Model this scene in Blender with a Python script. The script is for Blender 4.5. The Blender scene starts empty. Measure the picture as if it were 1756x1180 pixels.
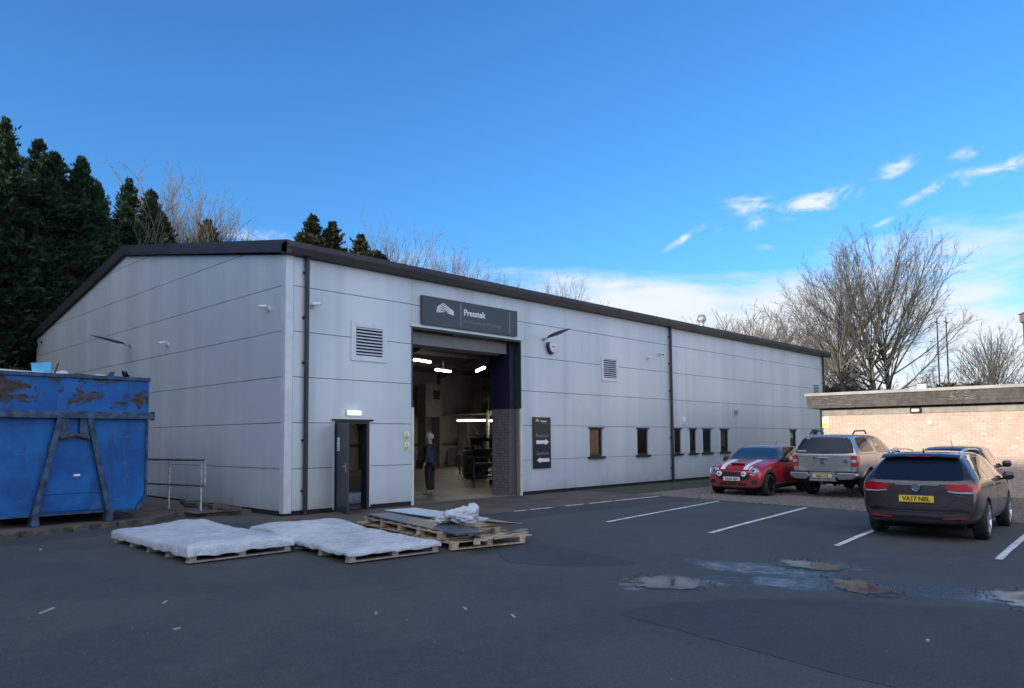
import bpy, bmesh, math, random
import numpy as np
from mathutils import Vector, Matrix
from mathutils.bvhtree import BVHTree
from mathutils import noise as mnoise

R = math.radians
scene = bpy.context.scene
COL = scene.collection

# ------------------------------------------------------------------ camera
cam_d = bpy.data.cameras.new('camera')
cam = bpy.data.objects.new('camera', cam_d)
COL.objects.link(cam)
CAM = Vector((-8.177, -14.556, 1.624))
yaw, pitch, roll = 0.7619, 0.06172, -0.00711
fw = Vector((math.cos(yaw) * math.cos(pitch), math.sin(yaw) * math.cos(pitch), math.sin(pitch)))
r0 = Vector((math.sin(yaw), -math.cos(yaw), 0))
u0 = r0.cross(fw)
rr_ = r0 * math.cos(roll) + u0 * math.sin(roll)
uu_ = u0 * math.cos(roll) - r0 * math.sin(roll)
M = Matrix((rr_, uu_, -fw)).transposed().to_4x4()
M.translation = CAM
cam.matrix_world = M
cam_d.sensor_width = 36
cam_d.lens = 1274.5 / 1756 * 36
cam_d.shift_y = 83.7 / 1756
cam_d.clip_end = 3000
scene.camera = cam

# ------------------------------------------------------------------ sky, sun, exposure
SUN_EL, SUN_PHI = R(12.5), R(8)      # the sun stands low, off to the left
to_sun = Vector((-math.cos(SUN_PHI) * math.cos(SUN_EL), math.sin(SUN_PHI) * math.cos(SUN_EL), math.sin(SUN_EL)))
scene.view_settings.view_transform = 'Standard'
scene.view_settings.look = 'None'
scene.view_settings.exposure = 1.5
scene.view_settings.gamma = 1.0
scene.view_settings.use_curve_mapping = False

sun_d = bpy.data.lights.new('sun', 'SUN')
sun_d.energy = 2.0
sun_d.angle = R(0.53)
sun_d.color = (1.0, 0.88, 0.74)
sun = bpy.data.objects.new('sun', sun_d)
COL.objects.link(sun)
sun.rotation_euler = to_sun.to_track_quat('Z', 'Y').to_euler()

world = bpy.data.worlds.new('World')
scene.world = world
world.use_nodes = True
wt = world.node_tree
wt.nodes.clear()


class NT:
    """tiny node helper"""
    def __init__(s, tree):
        s.t = tree

    def n(s, kind, **kw):
        nd = s.t.nodes.new(kind)
        for k, v in kw.items():
            setattr(nd, k, v)
        return nd

    def put(s, sock, v):
        if isinstance(v, bpy.types.NodeSocket):
            s.t.links.new(v, sock)
        else:
            sock.default_value = v

    def math(s, op, a, b=None, c=None, clamp=False):
        nd = s.n('ShaderNodeMath', operation=op, use_clamp=clamp)
        s.put(nd.inputs[0], a)
        if b is not None:
            s.put(nd.inputs[1], b)
        if c is not None:
            s.put(nd.inputs[2], c)
        return nd.outputs[0]

    def ramp(s, v, a, b, lo=0.0, hi=1.0, smooth=True):
        nd = s.n('ShaderNodeMapRange')
        nd.interpolation_type = 'SMOOTHSTEP' if smooth else 'LINEAR'
        s.put(nd.inputs[0], v)
        s.put(nd.inputs[1], a)
        s.put(nd.inputs[2], b)
        s.put(nd.inputs[3], lo)
        s.put(nd.inputs[4], hi)
        return nd.outputs[0]

    def mix(s, f, a, b, blend='MIX'):
        nd = s.n('ShaderNodeMix', data_type='RGBA', blend_type=blend)
        s.put(nd.inputs[0], f)
        s.put(nd.inputs[6], a if isinstance(a, bpy.types.NodeSocket) else (*a[:3], 1))
        s.put(nd.inputs[7], b if isinstance(b, bpy.types.NodeSocket) else (*b[:3], 1))
        return nd.outputs[2]

    def noise(s, vec, scale, detail=4, rough=0.5, dist=0.0):
        nd = s.n('ShaderNodeTexNoise')
        s.put(nd.inputs['Vector'], vec)
        s.put(nd.inputs['Scale'], scale)
        s.put(nd.inputs['Detail'], detail)
        s.put(nd.inputs['Roughness'], rough)
        s.put(nd.inputs['Distortion'], dist)
        return nd.outputs[0]

    def vor(s, vec, scale, feature='F1', out=0):
        nd = s.n('ShaderNodeTexVoronoi', feature=feature)
        s.put(nd.inputs['Vector'], vec)
        s.put(nd.inputs['Scale'], scale)
        return nd.outputs[out]

    def mapping(s, vec, scale=(1, 1, 1), loc=(0, 0, 0), rot=(0, 0, 0)):
        nd = s.n('ShaderNodeMapping')
        s.put(nd.inputs[0], vec)
        nd.inputs[1].default_value = loc
        nd.inputs[2].default_value = rot
        nd.inputs[3].default_value = scale
        return nd.outputs[0]


w = NT(wt)
sky = w.n('ShaderNodeTexSky', sky_type='NISHITA')
sky.sun_disc = False
sky.sun_elevation = SUN_EL
sky.sun_rotation = math.atan2(to_sun.x, to_sun.y)
sky.altitude = 50
sky.air_density = 1.0
sky.dust_density = 1.0
sky.ozone_density = 3.0
tc = w.n('ShaderNodeTexCoord')
sep = w.n('ShaderNodeSeparateXYZ')
wt.links.new(tc.outputs['Generated'], sep.inputs[0])
az = w.math('ARCTAN2', sep.outputs[1], sep.outputs[0])
el = w.math('ARCSINE', sep.outputs[2])
comb = w.n('ShaderNodeCombineXYZ')
wt.links.new(az, comb.inputs[0])
wt.links.new(el, comb.inputs[1])
ae = comb.outputs[0]
n1 = w.noise(w.mapping(ae, (2.2, 9, 1), (0.9, 0.2, 0)), 1.0, 6, 0.55, 0.3)
n2 = w.noise(w.mapping(ae, (9, 26, 1), (3.1, 0.7, 0)), 1.0, 6, 0.6, 0.5)
# low bank of cloud round the horizon, uneven top edge
edge = w.math('ADD', w.math('MULTIPLY', w.math('SUBTRACT', n1, 0.5), 0.34), 0.215)
bank = w.ramp(w.math('SUBTRACT', edge, el), -0.012, 0.055)
bank = w.math('MULTIPLY', bank, w.ramp(n2, 0.25, 0.5, 0.55, 0.95))
# separate small wisps: (azimuth, elevation, half-length, half-height, tilt, strength)
WISPS = [
    (0.3709, 0.2858, 0.0443, 0.0121, 8, 1.00),
    (0.4439, 0.2923, 0.0300, 0.0121, -4, 0.70),
    (0.4387, 0.2719, 0.0157, 0.0086, 25, 0.80),
    (0.5275, 0.2594, 0.0243, 0.0043, 28, 0.80),
    (0.2765, 0.3130, 0.0200, 0.0086, 18, 0.75),
    (0.2393, 0.2841, 0.0314, 0.0057, 22, 0.85),
    (0.1693, 0.2957, 0.0443, 0.0086, 6, 0.75),
    (0.2019, 0.3164, 0.0186, 0.0071, 12, 0.60),
    (0.2900, 0.2544, 0.0143, 0.0029, 20, 0.70),
    (0.4282, 0.2394, 0.0143, 0.0050, 0, 0.6),
    (0.2709, 0.2283, 0.0157, 0.0050, 8, 0.40),
    (1.0948, 0.2583, 0.0443, 0.0071, 0, 0.75),
    (0.2003, 0.2858, 0.0114, 0.0043, 12, 0.45),
    (0.4855, 0.2673, 0.0057, 0.0114, 8, 0.25),
]
wis = None
nw = w.noise(w.mapping(ae, (22, 46, 1), (1.3, 5.2, 0), (0, 0, 0.25)), 1.0, 7, 0.62, 0.8)
for A, E, a, b, t, st in WISPS:
    du = w.math('SUBTRACT', A, az)
    dv = w.math('SUBTRACT', el, E)
    c, s_ = math.cos(R(t)), math.sin(R(t))
    p = w.math('ADD', w.math('MULTIPLY', du, c / a), w.math('MULTIPLY', dv, s_ / a))
    q = w.math('ADD', w.math('MULTIPLY', du, -s_ / b), w.math('MULTIPLY', dv, c / b))
    d2 = w.math('ADD', w.math('POWER', w.math('ABSOLUTE', p), 2), w.math('POWER', w.math('ABSOLUTE', q), 2))
    g = w.math('MULTIPLY', w.math('EXPONENT', w.math('MULTIPLY', d2, -0.8)), st)
    wis = g if wis is None else w.math('MAXIMUM', wis, g)
wisp = w.math('MULTIPLY', w.ramp(w.math('MULTIPLY', wis, w.ramp(nw, 0.3, 0.75, 0.0, 1.35)), 0.03, 0.95), 0.92)
# broken cloud added unseen behind the camera, to light walls evenly and neutrally
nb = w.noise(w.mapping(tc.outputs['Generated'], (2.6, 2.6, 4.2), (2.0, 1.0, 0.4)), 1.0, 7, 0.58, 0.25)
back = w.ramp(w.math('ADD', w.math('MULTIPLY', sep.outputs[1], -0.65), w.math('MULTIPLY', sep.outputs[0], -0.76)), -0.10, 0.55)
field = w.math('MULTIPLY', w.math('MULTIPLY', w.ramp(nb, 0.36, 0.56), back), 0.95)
hs = w.n('ShaderNodeHueSaturation')
hs.inputs['Saturation'].default_value = 1.08
hs.inputs['Value'].default_value = 1.0
wt.links.new(sky.outputs[0], hs.inputs['Color'])
shade = w.ramp(n2, 0.3, 0.7, 0.78, 1.0)
ccol = w.mix(shade, (2.2, 2.55, 3.1), (3.3, 3.45, 3.65))
tint = w.mix(1.0, hs.outputs[0], (0.45, 0.77, 1.04), 'MULTIPLY')
skyc0 = w.mix(w.math('MAXIMUM', bank, wisp), tint, ccol)
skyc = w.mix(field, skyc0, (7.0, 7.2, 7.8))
bg = w.n('ShaderNodeBackground')
bg.inputs[1].default_value = 0.10
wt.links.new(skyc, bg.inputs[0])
wo = w.n('ShaderNodeOutputWorld')
wt.links.new(bg.outputs[0], wo.inputs[0])

# ------------------------------------------------------------------ materials
MATS = {}


def mat(name, col, rough=0.6, metal=0.0, var=0.0, vscale=3.0, bump=0.0, bscale=40.0, coat=0.0, spec=0.5,
        streak=0.0, emit=None, obj_coords=False, col2=None):
    if name in MATS:
        return MATS[name]
    m = bpy.data.materials.new(name)
    m.use_nodes = True
    t = NT(m.node_tree)
    b = m.node_tree.nodes['Principled BSDF']
    b.inputs['Base Color'].default_value = (*col, 1)
    b.inputs['Roughness'].default_value = rough
    b.inputs['Metallic'].default_value = metal
    b.inputs['Coat Weight'].default_value = coat
    b.inputs['Coat Roughness'].default_value = 0.04
    b.inputs['Specular IOR Level'].default_value = spec
    if obj_coords:
        vec = t.n('ShaderNodeTexCoord').outputs['Object']
    else:
        vec = t.n('ShaderNodeNewGeometry').outputs['Position']
    c = None
    if var > 0:
        nz = t.noise(vec, vscale, 5, 0.6)
        lo = tuple(x * (1 - var) for x in col)
        hi = col2 if col2 else tuple(min(1, x * (1 + var)) for x in col)
        c = t.mix(t.ramp(nz, 0.3, 0.7), lo, hi)
    if streak > 0:
        nz = t.noise(t.mapping(vec, (1.6, 1.6, 0.12)), 1.0, 5, 0.65)
        f = t.ramp(nz, 0.42, 0.68, 0, streak)
        c = t.mix(f, c if c is not None else col, tuple(x * 0.62 for x in col))
    if c is not None:
        m.node_tree.links.new(c, b.inputs['Base Color'])
    if bump > 0:
        bn = t.n('ShaderNodeBump')
        bn.inputs['Strength'].default_value = bump
        bn.inputs['Distance'].default_value = 0.02
        m.node_tree.links.new(t.noise(vec, bscale, 4, 0.6), bn.inputs['Height'])
        m.node_tree.links.new(bn.outputs[0], b.inputs['Normal'])
    if emit:
        b.inputs['Emission Color'].default_value = (*emit[:3], 1)
        b.inputs['Emission Strength'].default_value = emit[3]
    MATS[name] = m
    return m


def mat_cladding():
    m = mat('silver_cladding', (0.50, 0.53, 0.56), 0.42, 0.25)
    t = NT(m.node_tree)
    b = m.node_tree.nodes['Principled BSDF']
    pos = t.n('ShaderNodeNewGeometry').outputs['Position']
    big = t.noise(pos, 0.35, 4, 0.6)
    st = t.noise(t.mapping(pos, (2.4, 1.6, 0.10)), 1.0, 6, 0.6)
    st2 = t.noise(t.mapping(pos, (0.7, 0.6, 0.05)), 1.0, 3, 0.5)
    c = t.mix(t.ramp(big, 0.3, 0.7), (0.50, 0.555, 0.60), (0.56, 0.61, 0.65))
    c = t.mix(t.ramp(st, 0.48, 0.72, 0, 0.36), c, (0.40, 0.435, 0.465))
    c = t.mix(t.ramp(st2, 0.50, 0.64, 0, 0.32), c, (0.73, 0.75, 0.76))
    # fine grime near the foot, splashed up from the ground
    sp = t.n('ShaderNodeSeparateXYZ')
    m.node_tree.links.new(pos, sp.inputs[0])
    foot = t.math('MULTIPLY', t.ramp(sp.outputs[2], 0.55, 0.0), t.ramp(t.noise(pos, 2.0, 5, 0.7), 0.3, 0.7, 0.1, 0.5))
    c = t.mix(foot, c, (0.25, 0.26, 0.25))
    m.node_tree.links.new(c, b.inputs['Base Color'])
    m.node_tree.links.new(t.ramp(st, 0.3, 0.8, 0.36, 0.6), b.inputs['Roughness'])
    bn = t.n('ShaderNodeBump')
    bn.inputs['Strength'].default_value = 0.12
    bn.inputs['Distance'].default_value = 0.02
    m.node_tree.links.new(t.noise(pos, 1.6, 3, 0.5), bn.inputs['Height'])
    m.node_tree.links.new(bn.outputs[0], b.inputs['Normal'])
    return m


def tuple_dark(c, t):
    return t.mix(1.0, c, (0.55, 0.56, 0.58), 'MULTIPLY')


def mat_asphalt(name, base, stain):
    m = mat(name, base, 0.85, 0)
    t = NT(m.node_tree)
    L = m.node_tree.links
    b = m.node_tree.nodes['Principled BSDF']
    pos = t.n('ShaderNodeNewGeometry').outputs['Position']
    grit = t.noise(pos, 140, 3, 0.7)
    agg = t.vor(pos, 95)
    mid = t.noise(pos, 7, 5, 0.65)
    big = t.noise(t.mapping(pos, (1, 1, 1), (4, 7, 0)), 0.45, 5, 0.6, 0.4)
    tyre = t.noise(t.mapping(pos, (0.35, 2.2, 1), (1, 3, 0), (0, 0, 0.5)), 1.0, 4, 0.6)
    c = t.mix(t.ramp(big, 0.38, 0.64), tuple(x * 0.66 for x in base), tuple(x * 1.28 for x in base))
    c = t.mix(t.ramp(tyre, 0.52, 0.70, 0, 0.5), c, tuple(x * 0.55 for x in base))
    c = t.mix(t.ramp(mid, 0.35, 0.70, 0, 0.55), c, stain)
    spots = t.noise(pos, 2.2, 6, 0.7, 0.2)
    c = t.mix(t.ramp(spots, 0.56, 0.70, 0, 0.5), c, tuple(x * 0.62 for x in base))
    wob = t.n('ShaderNodeVectorMath', operation='ADD')
    L.new(pos, wob.inputs[0])
    nvec = t.n('ShaderNodeTexNoise')
    nvec.inputs['Scale'].default_value = 1.3
    L.new(pos, nvec.inputs['Vector'])
    L.new(nvec.outputs[1], wob.inputs[1])
    crk = t.vor(wob.outputs[0], 0.42, 'DISTANCE_TO_EDGE')
    cm_ = t.math('MULTIPLY', t.ramp(crk, 0.0, 0.006, 1, 0), t.ramp(t.noise(pos, 0.5, 2, 0.5), 0.50, 0.60, 0, 0.75))
    c = t.mix(cm_, c, tuple(x * 0.3 for x in base))
    g2 = t.noise(pos, 32, 4, 0.75)
    c = t.mix(t.ramp(g2, 0.36, 0.64, 0.0, 0.7), tuple_dark(c, t), c)
    c = t.mix(t.ramp(grit, 0.40, 0.72, 0.0, 0.75), c, tuple(x * 2.3 for x in base))
    c = t.mix(t.ramp(agg, 0.0, 0.22, 0.35, 0.0), c, tuple(x * 3.0 for x in base))
    # the wet, broken-up area round the potholes
    sp = t.n('ShaderNodeSeparateXYZ')
    L.new(pos, sp.inputs[0])
    wet = None
    for (cx, cy, ra, rb, ang) in [(1.15, -10.0, 1.15, 0.42, -82), (0.85, -11.3, 1.5, 0.5, -62), (1.35, -12.7, 1.1, 0.45, -80),
                                  (-0.5, -9.78, 0.70, 0.38, -40), (1.9, -10.5, 0.7, 0.45, -60)]:
        ca, sa = math.cos(R(ang)), math.sin(R(ang))
        dx = t.math('SUBTRACT', sp.outputs[0], cx)
        dy = t.math('SUBTRACT', sp.outputs[1], cy)
        p = t.math('ADD', t.math('MULTIPLY', dx, ca / ra), t.math('MULTIPLY', dy, sa / ra))
        q = t.math('ADD', t.math('MULTIPLY', dx, -sa / rb), t.math('MULTIPLY', dy, ca / rb))
        d = t.math('SQRT', t.math('ADD', t.math('MULTIPLY', p, p), t.math('MULTIPLY', q, q)))
        wet = d if wet is None else t.math('MINIMUM', wet, d)
    wn = t.noise(pos, 2.6, 6, 0.65, 0.5)
    wetm = t.ramp(t.math('ADD', wet, t.math('MULTIPLY', t.math('SUBTRACT', wn, 0.5), 2.0)), 1.25, 0.55)
    c = t.mix(t.math('MULTIPLY', wetm, 0.6), c, tuple(x * 0.45 for x in base))
    L.new(c, b.inputs['Base Color'])
    fine = t.ramp(t.noise(pos, 7, 5, 0.7), 0.40, 0.62, 0.13, 0.40)
    b.inputs['Specular IOR Level'].default_value = .5
    rg = t.n('ShaderNodeMix', data_type='FLOAT')
    L.new(wetm, rg.inputs[0])
    L.new(t.ramp(big, 0.3, 0.7, 0.72, 0.9), rg.inputs[2])
    L.new(fine, rg.inputs[3])
    L.new(rg.outputs[0], b.inputs['Roughness'])
    bn = t.n('ShaderNodeBump')
    L.new(t.math('SUBTRACT', 0.55, t.math('MULTIPLY', wetm, 0.47)), bn.inputs['Strength'])
    bn.inputs['Distance'].default_value = 0.012
    L.new(t.math('ADD', t.math('ADD', t.math('MULTIPLY', agg, 0.5), t.math('MULTIPLY', g2, 0.9)), t.math('MULTIPLY', mid, 0.7)), bn.inputs['Height'])
    L.new(bn.outputs[0], b.inputs['Normal'])
    return m


def mat_skip():
    m = mat('blue_container_paint', (0.008, 0.12, 0.42), 0.5)
    t = NT(m.node_tree)
    L = m.node_tree.links
    b = m.node_tree.nodes['Principled BSDF']
    pos = t.n('ShaderNodeTexCoord').outputs['Object']
    sp = t.n('ShaderNodeSeparateXYZ')
    L.new(pos, sp.inputs[0])
    c = t.mix(t.ramp(t.noise(pos, 1.3, 4, 0.6), 0.3, 0.7), (0.001, 0.070, 0.27), (0.002, 0.125, 0.40))
    fade = t.noise(t.mapping(pos, (1, 1, 0.4)), 5.0, 6, 0.7)
    c = t.mix(t.ramp(fade, 0.55, 0.8, 0, 0.5), c, (0.06, 0.22, 0.34))
    # rust and scraped steel, mostly along the upper plates
    hi = t.ramp(sp.outputs[2], 1.9, 2.3, 0.0, 0.155)
    rn = t.noise(t.mapping(pos, (1.0, 1.0, 1.6)), 2.3, 7, 0.72, 0.6)
    rust = t.ramp(t.math('ADD', rn, hi), 0.665, 0.70)
    rc = t.mix(t.ramp(t.noise(pos, 14, 4, 0.7), 0.35, 0.65), (0.038, 0.032, 0.030), (0.085, 0.072, 0.062))
    c = t.mix(rust, c, rc)
    grime = t.noise(t.mapping(pos, (5, 5, 0.9)), 1.0, 6, 0.7)
    c = t.mix(t.ramp(grime, 0.50, 0.72, 0, 0.55), c, (0.012, 0.035, 0.085))
    chips = t.noise(pos, 9, 6, 0.75)
    c = t.mix(t.ramp(chips, 0.665, 0.69, 0, 0.85), c, (0.06, 0.045, 0.038))
    sc = t.noise(t.mapping(pos, (3, 3, 22)), 1.0, 5, 0.7)
    c = t.mix(t.ramp(sc, 0.66, 0.72, 0, 0.7), c, (0.20, 0.24, 0.26))
    L.new(c, b.inputs['Base Color'])
    L.new(t.ramp(rust, 0, 1, 0.5, 0.9), b.inputs['Roughness'])
    b.inputs['Specular IOR Level'].default_value = 0.3
    bn = t.n('ShaderNodeBump')
    bn.inputs['Strength'].default_value = 0.55
    bn.inputs['Distance'].default_value = 0.06
    L.new(t.math('ADD', t.noise(pos, 1.7, 3, 0.5), t.math('MULTIPLY', rn, 0.15)), bn.inputs['Height'])
    L.new(bn.outputs[0], b.inputs['Normal'])
    return m


def mat_glass_pane(name, tint=(0.75, 0.8, 0.82)):
    m = mat(name, (0.02, 0.025, 0.03), 0.03)
    t = NT(m.node_tree)
    L = m.node_tree.links
    for nd in list(m.node_tree.nodes):
        m.node_tree.nodes.remove(nd)
    out = t.n('ShaderNodeOutputMaterial')
    gl = t.n('ShaderNodeBsdfGlossy')
    gl.inputs['Roughness'].default_value = 0.02
    tr = t.n('ShaderNodeBsdfTransparent')
    tr.inputs[0].default_value = (*tint, 1)
    fr = t.n('ShaderNodeFresnel')
    fr.inputs[0].default_value = 1.5
    mx = t.n('ShaderNodeMixShader')
    L.new(t.math('MULTIPLY', fr.outputs[0], 1.5, clamp=True), mx.inputs[0])
    L.new(tr.outputs[0], mx.inputs[1])
    L.new(gl.outputs[0], mx.inputs[2])
    L.new(mx.outputs[0], out.inputs[0])
    return m


CLAD = mat_cladding()
ASPH = mat_asphalt('asphalt', (0.060, 0.063, 0.060), (0.086, 0.087, 0.080))
ASPH2 = mat_asphalt('fresh_asphalt', (0.045, 0.049, 0.052), (0.060, 0.064, 0.067))
BLUE = mat_skip()
GLASS = mat_glass_pane('window_glass')
CHAR = mat('charcoal_metal', (0.030, 0.032, 0.036), 0.42, 0.3, var=0.2, vscale=1.5)
ROOFM = mat('dark_roof_trim', (0.034, 0.033, 0.036), 0.45, 0.1, var=0.25, vscale=0.8, streak=0.3)
BLACK = mat('black_gap', (0.012, 0.012, 0.013), 0.9)
FRAMEM = mat('brown_black_frame', (0.022, 0.019, 0.018), 0.45, var=0.2)
WHITE = mat('white_plastic', (0.72, 0.74, 0.75), 0.35, var=0.08, vscale=6)
LGREY = mat('light_grey_metal', (0.50, 0.53, 0.56), 0.4, 0.3, var=0.12, vscale=4)
GALV = mat('galvanised_steel', (0.42, 0.44, 0.45), 0.4, 0.7, var=0.25, vscale=9)
PAINTW = mat('line_paint', (0.66, 0.67, 0.66), 0.7, var=0.35, vscale=9, bump=0.3, bscale=90)
RUBBER = mat('tyre_rubber', (0.018, 0.018, 0.019), 0.8, var=0.2, vscale=20, bump=0.3, bscale=60, obj_coords=True)
DARKPL = mat('dark_plastic', (0.016, 0.016, 0.017), 0.55)

# ------------------------------------------------------------------ object helpers


def new_mesh(name, verts, faces, m=None, smooth=False, mats=None, fmat=None):
    me = bpy.data.meshes.new(name)
    me.from_pydata([tuple(v) for v in verts], [], faces)
    if mats:
        for x in mats:
            me.materials.append(x)
    elif m:
        me.materials.append(m)
    if fmat is not None:
        me.polygons.foreach_set('material_index', fmat)
    if smooth:
        me.polygons.foreach_set('use_smooth', [True] * len(me.polygons))
    me.update()
    return me


def link(name, me, parent=None, loc=None, rot=None, kind=None):
    o = bpy.data.objects.new(name, me)
    COL.objects.link(o)
    if parent is not None:
        o.parent = parent
    if loc is not None:
        o.location = loc
    if rot is not None:
        o.rotation_euler = rot
    if kind:
        o['kind'] = kind
    return o


def thing(name, label, cat, loc=(0, 0, 0), rz=0.0, group=None, rot=None):
    o = bpy.data.objects.new(name, None)
    COL.objects.link(o)
    o.empty_display_size = 0.2
    o.location = loc
    o.rotation_euler = rot if rot else (0, 0, rz)
    o['label'] = label
    o['category'] = cat
    if group:
        o['group'] = group
    return o


def tag(o, label, cat, group=None):
    o['label'] = label
    o['category'] = cat
    if group:
        o['group'] = group
    return o


def copy_tree(root, parent=None):
    c = root.copy()
    COL.objects.link(c)
    if parent is not None:
        c.parent = parent
    for ch in list(root.children):
        copy_tree(ch, c)
    return c


class MB:
    """collects primitives into one mesh"""
    def __init__(s):
        s.v, s.f = [], []

    def add(s, vs, fs):
        k = len(s.v)
        s.v += [tuple(v) for v in vs]
        s.f += [tuple(i + k for i in f) for f in fs]

    def box(s, x0, x1, y0, y1, z0, z1):
        s.add([(x0, y0, z0), (x1, y0, z0), (x1, y1, z0), (x0, y1, z0), (x0, y0, z1), (x1, y0, z1), (x1, y1, z1), (x0, y1, z1)],
              [(0, 3, 2, 1), (4, 5, 6, 7), (0, 1, 5, 4), (1, 2, 6, 5), (2, 3, 7, 6), (3, 0, 4, 7)])
        return s

    def bar(s, a, b, wd, ht, up=(0, 0, 1)):
        a, b = Vector(a), Vector(b)
        d = (b - a).normalized()
        up = Vector(up)
        if abs(d.dot(up)) > 0.98:
            up = Vector((1, 0, 0))
        sd = d.cross(up).normalized()
        u = sd.cross(d)
        vs = []
        for p in (a, b):
            for (i, j) in ((-1, -1), (1, -1), (1, 1), (-1, 1)):
                vs.append(p + sd * i * wd / 2 + u * j * ht / 2)
        s.add(vs, [(0, 1, 2, 3), (7, 6, 5, 4), (0, 4, 5, 1), (1, 5, 6, 2), (2, 6, 7, 3), (3, 7, 4, 0)])
        return s

    def tube(s, pts, rad, n=8, cap=True):
        pts = [Vector(p) for p in pts]
        rads = rad if isinstance(rad, (list, tuple)) else [rad] * len(pts)
        k = len(s.v)
        ref = None
        for i, p in enumerate(pts):
            d = (pts[min(i + 1, len(pts) - 1)] - pts[max(i - 1, 0)]).normalized()
            if ref is None:
                ref = Vector((0, 0, 1)) if abs(d.z) < 0.9 else Vector((1, 0, 0))
            a = d.cross(ref).normalized()
            b2 = d.cross(a).normalized()
            ref = b2 * -1 if False else ref
            for j in range(n):
                t = 2 * math.pi * j / n
                s.v.append(tuple(p + (a * math.cos(t) + b2 * math.sin(t)) * rads[i]))
        for i in range(len(pts) - 1):
            for j in range(n):
                j2 = (j + 1) % n
                s.f.append((k + i * n + j, k + i * n + j2, k + (i + 1) * n + j2, k + (i + 1) * n + j))
        if cap:
            s.f.append(tuple(k + j for j in reversed(range(n))))
            s.f.append(tuple(k + (len(pts) - 1) * n + j for j in range(n)))
        return s

    def prism(s, poly, axis, a0, a1):
        """poly: 2-D points; axis 0/1/2 is the extrusion axis"""
        n = len(poly)
        vs = []
        for a in (a0, a1):
            for (p, q) in poly:
                vs.append((a, p, q) if axis == 0 else ((p, a, q) if axis == 1 else (p, q, a)))
        fs = [tuple(range(n)), tuple(reversed(range(n, 2 * n)))]
        for i in range(n):
            j = (i + 1) % n
            fs.append((i, i + n, j + n, j))
        s.add(vs, fs)
        return s

    def lathe(s, prof, n=24, axis=1, c=(0, 0, 0)):
        """prof: (a along axis, radius)"""
        k = len(s.v)
        for (a, r) in prof:
            for j in range(n):
                t = 2 * math.pi * j / n
                p, q = r * math.cos(t), r * math.sin(t)
                v = (a, p, q) if axis == 0 else ((p, a, q) if axis == 1 else (p, q, a))
                s.v.append((v[0] + c[0], v[1] + c[1], v[2] + c[2]))
        for i in range(len(prof) - 1):
            for j in range(n):
                j2 = (j + 1) % n
                s.f.append((k + i * n + j, k + i * n + j2, k + (i + 1) * n + j2, k + (i + 1) * n + j))
        return s

    def build(s, name, m, parent=None, smooth=False, loc=None, rot=None, kind=None, bevel=0):
        me = new_mesh(name, s.v, s.f, m, smooth)
        bm = bmesh.new()
        bm.from_mesh(me)
        bmesh.ops.recalc_face_normals(bm, faces=bm.faces)
        if bevel:
            bmesh.ops.bevel(bm, geom=list(bm.edges), offset=bevel, segments=2, profile=0.5, affect='EDGES')
        bm.to_mesh(me)
        bm.free()
        if smooth:
            me.polygons.foreach_set('use_smooth', [True] * len(me.polygons))
        return link(name, me, parent, loc, rot, kind)


def g(x, y):
    """the yard falls gently away from the building"""
    return -0.012 * max(0, min(-y - 2, 14)) * (1 + 1.4 * min(1, max(0, (x - 5) / 13)))


def sheet(name, poly_fn, m, dz, kind='structure', parent=None):
    """poly_fn returns list of strips [(left point, right point), ...] draped on the ground"""
    vs, fs = [], []
    strips = poly_fn
    for i, row in enumerate(strips):
        for (x, y) in row:
            vs.append((x, y, g(x, y) + dz))
    n = len(strips[0])
    for i in range(len(strips) - 1):
        for j in range(n - 1):
            a = i * n + j
            fs.append((a, a + 1, a + n + 1, a + n))
    me = new_mesh(name, vs, fs, m)
    bm = bmesh.new()
    bm.from_mesh(me)
    bmesh.ops.recalc_face_normals(bm, faces=bm.faces)
    if sum(f.normal.z for f in bm.faces) < 0:
        bmesh.ops.reverse_faces(bm, faces=bm.faces)
    bm.to_mesh(me)
    bm.free()
    return link(name, me, parent, kind=kind)


def lerp(a, b, t):
    return a + (b - a) * t


def text_mesh(name, body, size, m, parent, loc, rot, extrude=0.004, align='LEFT', bold=0.0, sx=1.0):
    cu = bpy.data.curves.new('tmp_text', 'FONT')
    cu.body = body
    cu.size = size
    cu.extrude = extrude
    cu.offset = bold
    cu.align_x = align
    cu.resolution_u = 3
    o = bpy.data.objects.new('tmp_text', cu)
    COL.objects.link(o)
    dg = bpy.context.evaluated_depsgraph_get()
    me = bpy.data.meshes.new_from_object(o.evaluated_get(dg))
    bpy.data.objects.remove(o)
    me.name = name
    me.materials.clear()
    me.materials.append(m)
    t = link(name, me, parent, loc, rot)
    t.scale = (sx, 1, 1)
    return t

# ================================================================== GROUND
def grid_ground():
    xs = sorted(set([-400, -150, -80, -50] + [x * 1.0 for x in range(-40, 66)] + [90, 160, 300, 600, 1200]))
    ys = sorted(set([-500, -200, -90, -60] + [y * 1.0 for y in range(-40, 46)] + [70, 120, 300, 700]))
    rows = [[(x, y) for y in ys] for x in xs]
    return rows
sheet('asphalt_yard', grid_ground(), ASPH, 0.0)

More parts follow.
